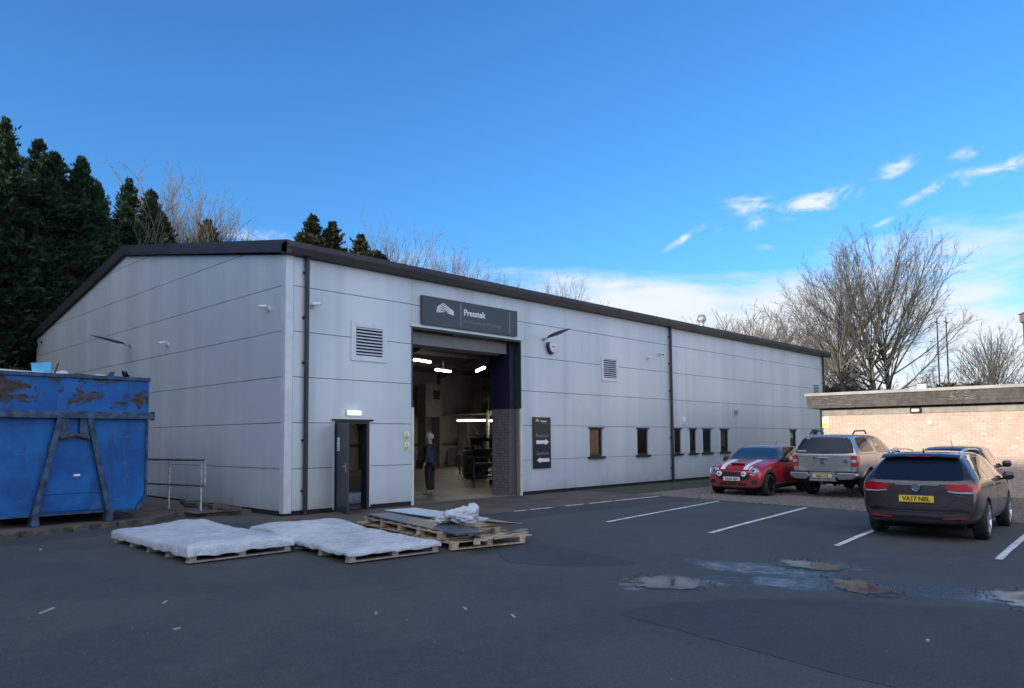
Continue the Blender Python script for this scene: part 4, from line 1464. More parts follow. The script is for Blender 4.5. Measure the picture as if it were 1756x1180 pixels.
def gz(x, y):
    return g(x, y) + .004
PX, PY, RZ = -3.13, -3.02, R(-1)
t = pallet('pallet', 'leftmost low pallet, under white film nearest the container', (PX, PY, gz(PX, PY)), RZ, 1.50, 2.98, WOOD2, 12, seed=1)
o = MB().box(-.72, .72, -1.46, 1.46, 0, .07).build('insulation_pack', mat('off_white_pack', (.55, .55, .52), .7, var=.1), None, loc=(PX, PY, gz(PX, PY) + .125), rot=(0, 0, RZ))
tag(o, 'flat pale pack of sheets on the leftmost pallet under the film', 'pack of sheets')
film_sheet('plastic_film', 'crumpled white film over the leftmost pallet nearest the container', (PX, PY, gz(PX, PY)), RZ, 1.54, 3.02, .235, .085, 3, BAG, 7, .026)
PX, PY, RZ = -1.50, -4.38, R(-6)
t = pallet('pallet', 'middle low pallet under white film with boards showing at its near end', (PX, PY, gz(PX, PY)), RZ, 1.46, 3.42, WOOD2, 14, seed=2)
o = MB().box(-.68, .68, -1.66, 1.66, 0, .035).build('insulation_pack', MATS['off_white_pack'], None, loc=(PX, PY, gz(PX, PY) + .125), rot=(0, 0, RZ))
tag(o, 'flat pale pack of sheets on the middle pallet under the film', 'pack of sheets')
film_sheet('plastic_film', 'smoother white film over the middle pallet in front of the stacked pallets', (PX, PY, gz(PX, PY)), RZ, 1.50, 3.46, .185, .085, 8, BAG, 6, .020,
           sag=lambda x, y: .09 * math.exp(-((y - 1.2) ** 2) / .35))
RZ = R(-12)
PX, PY = .30, -4.62
low = pallet('pallet', 'bottom pallet of the right hand stack with pale slats fanned out at its near end', (PX, PY, gz(PX, PY)), RZ, 1.34, 3.5, WOOD, 16, seed=5, jit=.05, overhang=.14)
PX2, PY2 = PX - .14, PY - .0
up = pallet('pallet', 'upper pallet of the right hand stack carrying grey steel and cardboard', (PX2, PY2 + .05, gz(PX2, PY2) + .125), R(-12.5), 1.10, 2.95, WOOD, 9, seed=7)
def on_stack(dx, dy, z):
    c, s_ = math.cos(RZ), math.sin(RZ)
    return (PX + dx * c - dy * s_, PY + dx * s_ + dy * c, gz(PX, PY) + z)
o = MB().box(-.30, .30, -1.75, 1.50, 0, .022).build('steel_sheet', mat('blue_grey_steel', (.10, .125, .16), .3, .6, var=.25, vscale=5), None, loc=on_stack(-.38, -.10, .252), rot=(R(.6), 0, R(-11.5)))
tag(o, 'long blue grey steel sheet lying along the left side of the stacked pallets', 'steel sheet')
o = MB().box(-.32, .32, -1.42, .95, 0, .05).build('cardboard_sheet', mat('brown_cardboard', (.30, .235, .19), .8, var=.18, vscale=5), None, loc=on_stack(.30, .0, .252), rot=(R(-.5), R(.8), R(-14)))
tag(o, 'brown cardboard sheet lying on the right side of the stacked pallets', 'cardboard')
o = MB().box(-.36, .30, -.8, .75, 0, .012).build('foam_sheet', mat('pale_foam_sheet', (.50, .60, .66), .5, var=.1), None, loc=on_stack(.22, .95, .306), rot=(0, 0, R(-8)))
tag(o, 'pale bluish foam sheet on the far end of the stacked pallets', 'foam sheet')
o = MB().box(-.25, .3, -.3, .3, 0, .01).build('cardboard_flap', MATS['brown_cardboard'], None, loc=on_stack(.42, -1.35, .30), rot=(R(-7), R(6), R(-30)))
tag(o, 'bent cardboard flap at the near right corner of the stacked pallets', 'cardboard')
for k, (dx, dy, a, L, lab) in enumerate([(-.30, -1.85, -8, .9, 'pale loose slat lowest and nearest on the bottom pallet'), (.05, -1.80, 14, 1.0, 'pale loose slat crossing the middle of the near end'),
                               (.38, -1.72, 28, .95, 'pale loose slat pointing furthest right at the near end'), (.58, -1.45, 40, .7, 'short grey loose slat at the right edge of the stack')]):
    o = MB().box(-.05, .05, -L / 2, L / 2, 0, .02).build('loose_slat', WOOD if k < 3 else WOOD2, None, loc=on_stack(dx, dy, .128 + .022 * (k % 2)), rot=(0, 0, R(-12 - a - 40)))
    tag(o, lab, 'slat', 'loose slats on the bottom pallet')
a_ = lump('film_bundle', on_stack(-.02, -.78, .39), (.16, .15, .12), BAG, 21, (0, 0, .4), .45, 5, .30)
tag(a_, 'scrunched white film bundle on top of the stacked pallets', 'film bundle')
for k, (dx, dy, dz, sc) in enumerate([(.16, -.86, .40, (.15, .13, .13)), (.06, -1.0, .34, (.22, .16, .08)), (.34, -.85, .33, (.18, .13, .06)), (-.2, -.62, .33, (.2, .14, .07))]):
    o = lump('film_fold', on_stack(dx, dy, dz), sc, BAG, 31 + k, (0, 0, k), .5, 5, .32)
    o.parent = a_
    o.matrix_parent_inverse = Matrix.Translation(a_.location) .inverted() if False else Matrix.Identity(4)
    v = Vector(on_stack(dx, dy, dz)) - a_.location
    o.location = Matrix.Rotation(-.4, 3, 'Z') @ v

# ================================================================== LOW BRICK BUILDING
BX, BY0, BY1 = 18.2, -4.45, -26.0
bb = thing('brick_building', 'low flat roofed pink brick building with deep dark timber fascia', 'building', (0, 0, 0))
PINK = mat('pink_brick', (.52, .385, .31), .85, var=.10, vscale=2.5, bump=.4, bscale=60, col2=(.56, .42, .34))
PINK2 = mat('pale_pink_brick', (.55, .42, .345), .85, var=.12, vscale=9, bump=.4, bscale=60)
PINK3 = mat('rosy_brick', (.50, .375, .30), .85, var=.12, vscale=9, bump=.4, bscale=60)
MORT2 = mat('sand_mortar', (.40, .33, .275), .9, var=.12, vscale=12)
MB().box(BX + .012, BX + 7.5, BY1, BY0 - .012, -.6, 2.36).build('wall', MORT2, bb)
zb0 = -.30
bricks = []
for r in range(35):
    z = zb0 + r * .075
    y = BY0 - (0 if r % 2 == 0 else .1125)
    k = 0
    while y > BY1 + .2:
        y0, y1 = y - .215, y
        bricks.append((y0, y1, z, r, k))
        y -= .225
        k += 1
vis = sorted([b for b in bricks if b[1] > -10.7 and b[2] > .25], key=lambda b: (round(-b[0]) * -1, -b[2]))
near = sorted(vis, key=lambda b: (b[0] + 9.0) ** 2 * .8 + (b[2] - 1.7) ** 2 * 3)[:285]
nearset = set((b[3], b[4]) for b in near)
bmesh_cache = {}
rn = random.Random(4)
bme = [MB().box(-.012, .0, -.1075, .1075, 0, .065) for _ in range(1)][0]
protos = []
for m_ in (PINK, PINK2, PINK3):
    me = new_mesh('brick', bme.v, bme.f, m_)
    protos.append(me)
rest = {0: MB(), 1: MB(), 2: MB()}
for (y0, y1, z, r, k) in bricks:
    mi = rn.choices((0, 1, 2), (6, 3, 2))[0]
    dx = rn.uniform(-.003, .002)
    if (r, k) in nearset:
        link('brick', protos[mi], bb, (BX + .012 + dx, (y0 + y1) / 2, z))
    else:
        rest[mi].box(BX + dx, BX + .012, y0, y1, z, z + .065)
# quoin return face
for mi, nm in enumerate(('plain', 'pale', 'rosy')):
    o = rest[mi].build('brick_courses', (PINK, PINK2, PINK3)[mi], bb)
    o['kind'] = 'stuff'
LINT = mat('grey_lintel_band', (.27, .25, .22), .8, var=.2, vscale=3)
MB().box(BX - .02, BX + 7.5, BY1, BY0 + .02, 2.362, 2.56).build('lintel_band', LINT, bb)
MB().box(BX - .05, BX + 7.5, BY1, BY0 + .05, 2.562, 2.62).build('soffit_gap', BLACK, bb)
TIMB = mat('weathered_dark_timber', (.070, .064, .058), .8, var=.35, vscale=5, streak=.0, bump=.4, bscale=30)
for k in range(4):
    z = 2.60 + k * .108
    nb = 6
    for j in range(nb):
        ya, yb = lerp(-4.05, -26, j / nb), lerp(-4.05, -26, (j + 1) / nb) + .006
        MB().box(17.86 - k * .004, 17.89, yb, ya, z, z + .104).build('fascia_board', TIMB, bb)
    MB().box(17.89, 25.9, -4.06 - .004 * k, -4.03 + .004 * k, z, z + .104).build('fascia_board', TIMB, bb)
MB().box(17.90, 25.9, -26, -4.07, 2.63, 3.03).build('roof_deck', LINT, bb)
MB().box(17.80, 26.0, -26.05, -3.98, 3.034, 3.13).build('roof_edge_trim', mat('pale_roof_trim', (.28, .275, .255), .6, var=.2, vscale=2), bb)
# worn pale lettering / scuffs left on the fascia
m = MB()
rn = random.Random(9)
for k in range(34):
    y = -8.45 - rn.random() * .75
    z = 2.72 + rn.random() * .27
    L = rn.uniform(.03, .16)
    m.box(17.838, 17.842, y - L, y, z, z + rn.uniform(.006, .018))
for k in range(22):
    y = -4.35 - rn.random() * 1.1
    z = 2.68 + rn.random() * .3
    L = rn.uniform(.06, .3)
    m.box(17.838, 17.842, y - L, y, z, z + rn.uniform(.004, .012))
o = m.build('paint_scuff', mat('pale_scuff', (.24, .21, .18), .8), bb)
o['kind'] = 'stuff'
t = thing('bulkhead_lamp', 'round ended bulkhead light on the grey band of the brick building', 'lamp', (BX - .021, -7.43, 2.45), R(-90))
MB().box(-.17, .17, -.05, 0, -.09, .09).build('rim', DARKPL, t, bevel=.04)
MB().box(-.12, .12, -.10, -.05, -.06, .055).build('diffuser', mat('frosted_glass', (.5, .48, .44), .3), t, bevel=.025)
t = thing('access_plate', 'small square pale plate on the brick wall', 'plate', (BX - .008, -7.81, 1.98), R(-90))
MB().box(-.07, .07, -.03, 0, 0, .15).build('plate', mat('cream_plate', (.62, .58, .42), .5), t, bevel=.006)
MB().box(-.05, .05, -.034, -.0305, .02, .13).build('lid', MATS['cream_plate'], t)
hazard(0, 0, .25, .38, 'yellow and white warning sign at the left end of the brick wall', loc=(BX - .006, -4.40, 1.93), rz=R(-90))
t = thing('roof_box', 'small white box standing on the edge of the flat brick building roof', 'box', (17.95, -7.7, 3.13))
MB().box(-.08, .08, -.12, .12, 0, .12).build('case', WHITE, t, bevel=.01)
MB().box(-.09, .09, -.13, .13, .12, .13).build('lid', WHITE, t)
# short post at the wall's left end
MB().tube([(BX - .03, BY0 + .06, -.2), (BX - .03, BY0 + .06, 2.58)], .035, 8).build('downpipe', CHAR, bb)
MB().box(18.05, BX - .013, -26, BY0, -.5, g(BX, -11) + .02).build('footing', LINT, bb)

# taller rendered house at the far right edge
t = thing('rendered_house', 'cream rendered building corner with brown eaves at the far right edge', 'building', (32.6, -8.32, -.3))
CREAM = mat('cream_render', (.62, .56, .43), .8, var=.08)
MB().box(0, 11, -14, 0, 0, 7.1).build('wall', CREAM, t)
MB().box(-.25, 11.2, -14.2, .25, 7.1, 7.45).build('eaves_board', mat('brown_board', (.10, .055, .04), .6), t)
MB().tube([(-.09, .09, .3), (-.09, .09, 7.09)], .075, 8).build('downpipe', MATS['brown_board'], t)
MB().prism([(-14.3, 7.45), (.3, 7.45), (-7, 10)], 0, -.3, 11.3).build('roof', mat('brown_tiles', (.10, .06, .045), .8, var=.3, vscale=8), t)
for y in (-4.2, -9):
    f = MB().box(-.03, -.001, y, y + 1.2, 4.4, 5.7).build('window', WHITE, t)
    MB().box(-.04, -.031, y + .07, y + 1.13, 4.47, 5.63).build('pane', mat('dark_pane', (.02, .025, .03), .05), f)

# unseen block added to the left, keeps the low sun off the yard
t = thing('added_shade_block', 'long grey unseen block added left of the yard to shade it from low sun', 'building', (-36, -13, 0))
MB().box(-9, 0, -60, 23, -.5, 12.2).build('wall', CLAD, t)
MB().prism([(-9.3, 12.2), (.3, 12.2), (.3, 12.9), (-4.5, 13.6), (-9.3, 12.9)], 1, -60.3, 23.3).build('roof', ROOFM, t)

# ================================================================== CARS
def paint(name, col, metal=.6, rough=.32, coat=1.0):
    m = mat(name, col, rough, metal, coat=coat)
    b = m.node_tree.nodes['Principled BSDF']
    b.inputs['Coat Roughness'].default_value = .03
    t = NT(m.node_tree)
    pos = t.n('ShaderNodeTexCoord').outputs['Object']
    sp = t.n('ShaderNodeSeparateXYZ')
    m.node_tree.links.new(pos, sp.inputs[0])
    # road dirt thrown up along the sills
    low = t.ramp(sp.outputs[2], .62, .22, 0, .75)
    f = t.math('MULTIPLY', low, t.ramp(t.noise(pos, 5, 5, .65), .3, .7, .35, 1))
    c = t.mix(f, col, (.09, .08, .07))
    m.node_tree.links.new(c, b.inputs['Base Color'])
    m.node_tree.links.new(t.ramp(f, 0, 1, rough, .75), b.inputs['Roughness'])
    m.node_tree.links.new(t.ramp(f, 0, .7, coat, 0), b.inputs['Coat Weight'])
    return m
CARGLASS = mat('car_glass', (.010, .018, .030), .04, spec=.32)
SIDEGL = mat('car_side_glass', (.022, .026, .028), .03, spec=.8, coat=.6)
CHROME = mat('chrome', (.75, .76, .78), .12, 1.0)
REDL = mat('red_lamp_lens', (.38, .008, .012), .12, coat=.8)
REDL2 = mat('bright_red_lamp_lens', (.42, .02, .026), .15, coat=.8)
CLEARL = mat('clear_lamp_lens', (.62, .66, .70), .10, .4, coat=.8)
ORAL = mat('amber_lamp_lens', (.55, .16, .03), .15, coat=.8)
ALLOY = mat('alloy_wheel', (.55, .57, .60), .25, .9)
DALLOY = mat('black_alloy_wheel', (.02, .02, .024), .3, .6)
ARCHIN = mat('wheel_arch_liner', (.008, .008, .008), .95)
PLATEY = mat('yellow_number_plate', (.72, .50, .03), .45)
PLATEF = mat('faded_number_plate', (.62, .50, .25), .5)
PLATEW = mat('white_number_plate', (.74, .76, .76), .4)
INK = mat('plate_ink', (.012, .012, .014), .5)
SEAM = mat('panel_seam', (.006, .006, .007), .9)

def car_body(stations, bulge_r, bulge_f, wheels, arch_r, W2, paintm):
    """stations: (x_low, x_belt, x_roof, w_sill, w_mid, w_belt, w_roof, z_bottom, z_sill, z_mid, z_belt, z_roof)"""
    rings = []
    for (xs, xb, xr, ws, wm, wb, wr, zb, zs, zm, zt, zr) in stations:
        dz = zr - zt
        r = [(xs, 0, zb), (xs, ws * .82, zb), (xs, ws, zs), (lerp(xs, xb, .45), wm, zm), (lerp(xs, xb, .8), lerp(wm, wb, .45), lerp(zm, zt, .72)), (xb, wb, zt),
             (lerp(xb, xr, .12), lerp(wb, wr, .10), zt + dz * .10),
             (lerp(xb, xr, .86), lerp(wb, wr, .88), zt + dz * .84), (lerp(xb, xr, .97), wr * .90, zt + dz * .965), (xr, wr * .55, zr - .004), (xr, 0, zr + .006)]
        rings.append(r)
    K = len(rings[0])
    vs, fs = [], []
    idx = []
    for r in rings:
        row = []
        for j in range(K):
            row.append(len(vs))
            vs.append(r[j])
        for j in range(K - 2, 0, -1):
            row.append(len(vs))
            vs.append((r[j][0], -r[j][1], r[j][2]))
        idx.append(row)
    N = len(idx[0])
    for i in range(len(idx) - 1):
        for j in range(N):
            j2 = (j + 1) % N
            fs.append((idx[i][j], idx[i + 1][j], idx[i + 1][j2], idx[i][j2]))
    for (row, sgn, bul) in ((idx[0], -1, bulge_r), (idx[-1], 1, bulge_f)):
        mid = {}
        for j in range(1, K - 1):
            p = Vector(vs[row[j]])
            mid[j] = len(vs)
            f = 1.0 if 2 <= j <= 5 else .6
            vs.append((p.x + sgn * bul * f, 0, p.z))
        mid[0] = row[0]
        mid[K - 1] = row[K - 1]
        for j in range(0, K - 1):
            L0, L1 = row[j], row[j + 1]
            R0, R1 = row[(N - j) % N], row[N - j - 1]
            for (a, b, s2) in ((L0, L1, 1), (R0, R1, -1)):
                q = []
                for v in (a, b, mid[j + 1], mid[j]):
                    if v not in q:
                        q.append(v)
                if len(q) > 2:
                    fs.append(tuple(q) if s2 * sgn < 0 else tuple(reversed(q)))
    me = bpy.data.meshes.new('body')
    me.from_pydata(vs, [], fs)
    bm = bmesh.new()
    bm.from_mesh(me)
    bmesh.ops.recalc_face_normals(bm, faces=bm.faces)
    bm.to_mesh(me)
    bm.free()
    me.materials.append(paintm)
    o = bpy.data.objects.new('body', me)
    COL.objects.link(o)
    sb = o.modifiers.new('s', 'SUBSURF')
    sb.levels = 3
    sb.render_levels = 3
    cutters = []
    for (wx, wz, rad) in wheels:
        cm_ = MB()
        cm_.lathe([(-W2 - .3, .001), (-W2 - .3, rad), (-W2 + .32, rad), (-W2 + .32, .001)], 40, 1, (wx, 0, wz))
        cm_.lathe([(W2 - .32, .001), (W2 - .32, rad), (W2 + .3, rad), (W2 + .3, .001)], 40, 1, (wx, 0, wz))
        c = cm_.build('tmp_cutter', ARCHIN)
        cutters.append(c)
        b = o.modifiers.new('b', 'BOOLEAN')
        b.operation = 'DIFFERENCE'
        b.object = c
        b.solver = 'EXACT'
        b.material_mode = 'TRANSFER'
    dg = bpy.context.evaluated_depsgraph_get()
    dg.update()
    me2 = bpy.data.meshes.new_from_object(o.evaluated_get(dg))
    me2.name = 'body'
    # clean copy for ray casting, without arches
    o2 = bpy.data.objects.new('tmp', me)
    COL.objects.link(o2)
    s2 = o2.modifiers.new('s', 'SUBSURF')
    s2.levels = 3
    dg = bpy.context.evaluated_depsgraph_get()
    dg.update()
    me3 = bpy.data.meshes.new_from_object(o2.evaluated_get(dg))
    bvh = BVHTree.FromPolygons([v.co.copy() for v in me3.vertices], [tuple(p.vertices) for p in me3.polygons])
    for x in [o, o2] + cutters:
        bpy.data.objects.remove(x)
    me2.polygons.foreach_set('use_smooth', [True] * len(me2.polygons))
    return me2, bvh

def catmull(pts, n):
    out = []
    for i in range(len(pts) - 1):
        p0, p1, p2, p3 = pts[max(i - 1, 0)], pts[i], pts[i + 1], pts[min(i + 2, len(pts) - 1)]
        for s_ in range(n):
            t = s_ / n
            out.append(tuple(0.5 * ((2 * p1[k]) + (-p0[k] + p2[k]) * t + (2 * p0[k] - 5 * p1[k] + 4 * p2[k] - p3[k]) * t * t + (-p0[k] + 3 * p1[k] - 3 * p2[k] + p3[k]) * t ** 3) for k in range(len(p1))))
    out.append(pts[-1])
    return out

def patch(name, bvh, axis, cols, m_, parent, eps=.006, rows=6, sub=3, smooth_cols=False, side=1, thick=.012):
    """lay a thin skin on the body. axis 'R' right side (cols: x, z0, z1), 'L' left side, 'B' back (cols: y, z0, z1), 'F' front, 'T' top (cols: x, y0, y1)"""
    cs = catmull(cols, sub) if smooth_cols else [tuple(lerp(a[k], b[k], s_ / sub) for k in range(3)) for a, b in zip(cols[:-1], cols[1:]) for s_ in range(sub)] + [cols[-1]]
    vs, ns = [], []
    for (a, b0, b1) in cs:
        for r in range(rows + 1):
            b = lerp(b0, b1, r / rows)
            if axis == 'R':
                o_, d = Vector((a, -3, b)), Vector((0, 1, 0))
            elif axis == 'L':
                o_, d = Vector((a, 3, b)), Vector((0, -1, 0))
            elif axis == 'B':
                o_, d = Vector((-3, a, b)), Vector((1, 0, 0))
            elif axis == 'F':
                o_, d = Vector((9, a, b)), Vector((-1, 0, 0))
            else:
                o_, d = Vector((a, b, 4)), Vector((0, 0, -1))
            hit, nrm, _, _ = bvh.ray_cast(o_, d)
            if hit is None:
                hit, nrm, _, _ = bvh.find_nearest(Vector((a, -.8 if axis == 'R' else .8, b)) if axis in 'RL' else (Vector((.2 if axis == 'B' else 4.5, a, b)) if axis in 'BF' else Vector((a, b, 1))))
            if nrm.dot(d) > 0:
                nrm = -nrm
            vs.append(hit)
            ns.append(nrm)
    n, k = len(cs), rows + 1
    V = [v + q * eps for v, q in zip(vs, ns)]
    F = []
    for i in range(n - 1):
        for r in range(rows):
            a = i * k + r
            F.append((a, a + k, a + k + 1, a + 1))
    # rim
    rim = [i * k for i in range(n)] + [(n - 1) * k + r for r in range(1, k)] + [i * k + k - 1 for i in range(n - 2, -1, -1)] + [r for r in range(k - 2, 0, -1)]
    base = len(V)
    for v in rim:
        V.append(vs[v] - ns[v] * (thick - eps))
    for q in range(len(rim)):
        q2 = (q + 1) % len(rim)
        F.append((rim[q], rim[q2], base + q2, base + q))
    me = new_mesh(name, V, F, m_, False)
    bm = bmesh.new()
    bm.from_mesh(me)
    bmesh.ops.recalc_face_normals(bm, faces=bm.faces)
    for f in bm.faces:
        f.smooth = True
    for e in bm.edges:
        if len(e.link_faces) == 2 and e.calc_face_angle(0) > .7:
            e.smooth = False
    # orientation check
    c = sum((f.normal for f in bm.faces), Vector())
    d_ = {'R': Vector((0, -1, 0)), 'L': Vector((0, 1, 0)), 'B': Vector((-1, 0, 0)), 'F': Vector((1, 0, 0)), 'T': Vector((0, 0, 1))}[axis]
    if c.dot(d_) < 0:
        bmesh.ops.reverse_faces(bm, faces=bm.faces)
    bm.to_mesh(me)
    bm.free()
    return link(name, me, parent)

def both(name, bvh, cols, m_, parent, **kw):
    patch(name, bvh, 'R', cols, m_, parent, **kw)
    patch(name, bvh, 'L', cols, m_, parent, **kw)

def wheel(parent, x, y, r, wdt, rimm, spokes, side, twin=False):
    w_ = thing('wheel', 'x', 'x', (x, y, r))
    for k in ('label', 'category'):
        del w_[k]
    w_.parent = parent
    h = wdt / 2
    rr = r * .73
    MB().lathe([(-h * .8, rr), (-h, rr + .012), (-h, r - .04), (-h * .78, r - .006), (-h * .5, r), (h * .5, r), (h * .78, r - .006), (h, r - .04), (h, rr + .012), (h * .8, rr)], 40, 1).build('tyre', RUBBER, w_, smooth=True)
    m = MB()
    o_ = side * h
    m.lathe([(o_ * .98, rr + .010), (o_ * .98, rr - .012), (o_ * .72, rr - .03), (-o_ * .8, rr - .035), (-o_ * .8, rr)], 40, 1)
    m.lathe([(o_ * .5, .001), (o_ * .86, .0012), (o_ * .86, .045), (o_ * .62, .065), (o_ * .62, .06)], 20, 1)
    for k in range(spokes):
        a = 2 * math.pi * k / spokes + .2
        for da in ((-.16, .16) if twin else (0,)):
            p0 = (math.cos(a + da * .6) * .05, o_ * .74, math.sin(a + da * .6) * .05)
            p1 = (math.cos(a + da) * (rr - .01), o_ * .86, math.sin(a + da) * (rr - .01))
            m.bar(p0, p1, .042 if not twin else .030, .03, (0, 1, 0))
    m.build('rim', rimm, w_)
    MB().lathe([(o_ * .1, .001), (o_ * .1, rr * .78), (o_ * .3, rr * .78), (o_ * .3, .001)], 24, 1).build('brake_disc', mat('brake_disc', (.12, .12, .12), .5, .8), w_)
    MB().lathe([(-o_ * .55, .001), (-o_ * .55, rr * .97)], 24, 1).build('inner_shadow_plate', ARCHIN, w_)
    return w_

def mirror(parent, x, y, z, side, m_, sc=1.0):
    m = MB()
    vs = []
    for i, (dx, s_) in enumerate([(-.075, .80), (-.06, 1), (0, 1.0), (.05, .85), (.085, .45)]):
        for j in range(12):
            a = 2 * math.pi * j / 12
            ca_, sa_ = math.cos(a), math.sin(a)
            q_ = 1 / max(abs(ca_), abs(sa_)) ** .55
            vs.append((x + dx * sc, y + side * (.095 + .088 * s_ * ca_ * q_) * sc, z + .070 * s_ * sa_ * q_ * sc))
    fs = [(i * 12 + j, i * 12 + (j + 1) % 12, (i + 1) * 12 + (j + 1) % 12, (i + 1) * 12 + j) for i in range(4) for j in range(12)]
    fs += [tuple(range(12)), tuple(reversed(range(48, 60)))]
    m.add(vs, fs)
    m.bar((x + .02, y - side * .02, z - .06 * sc), (x, y + side * .08, z - .04 * sc), .05, .04)
    o = m.build('door_mirror', m_, parent, smooth=True)
    return o

def number_plate(parent, bvh, axis, z, txt, m_, tilt, x, w_=.52, h=.111, name='number_plate'):
    """plate standing on the bodywork; x is the face position"""
    rz = R(-90) if axis == 'B' else R(90)
    pl = MB().box(-w_ / 2, w_ / 2, -.010, .014, -h / 2, h / 2).build(name, m_, parent, loc=(x, 0, z), rot=(tilt, 0, rz), bevel=.003)
    text_mesh('plate_characters', txt, h * .92, INK, pl, (0, -.0105, -h * .31), (R(90), 0, 0), .001, 'CENTER', bold=.003, sx=.92)
    return pl

def arch_ring(bvh, wx, wz, r0_, r1_, m_, parent, zmin, name='arch_trim'):
    """a real strip standing slightly proud round the wheel opening"""
    for ax in 'RL':
        vs, fs = [], []
        N = 22
        a0, a1 = math.asin((zmin - wz) / r1_), math.pi - math.asin((zmin - wz) / r1_)
        for i in range(N + 1):
            a = lerp(a0, a1, i / N)
            for rr in (r0_, r1_):
                xx, zz = wx + rr * math.cos(a), wz + rr * math.sin(a)
                o_, d = (Vector((xx, -3, zz)), Vector((0, 1, 0))) if ax == 'R' else (Vector((xx, 3, zz)), Vector((0, -1, 0)))
                hit, nrm, _, _ = bvh.ray_cast(o_, d)
                if hit is None:
                    hit = Vector((xx, -.85 if ax == 'R' else .85, zz))
                vs += [tuple(hit - d * .014), tuple(hit + d * .06)]
        for i in range(N):
            a = i * 4
            for (p, q) in ((0, 2), (2, 3), (3, 1), (1, 0)):
                fs.append((a + p, a + q, a + 4 + q, a + 4 + p))
        m = MB()
        m.add(vs, fs)
        m.build(name, m_, parent, smooth=False)

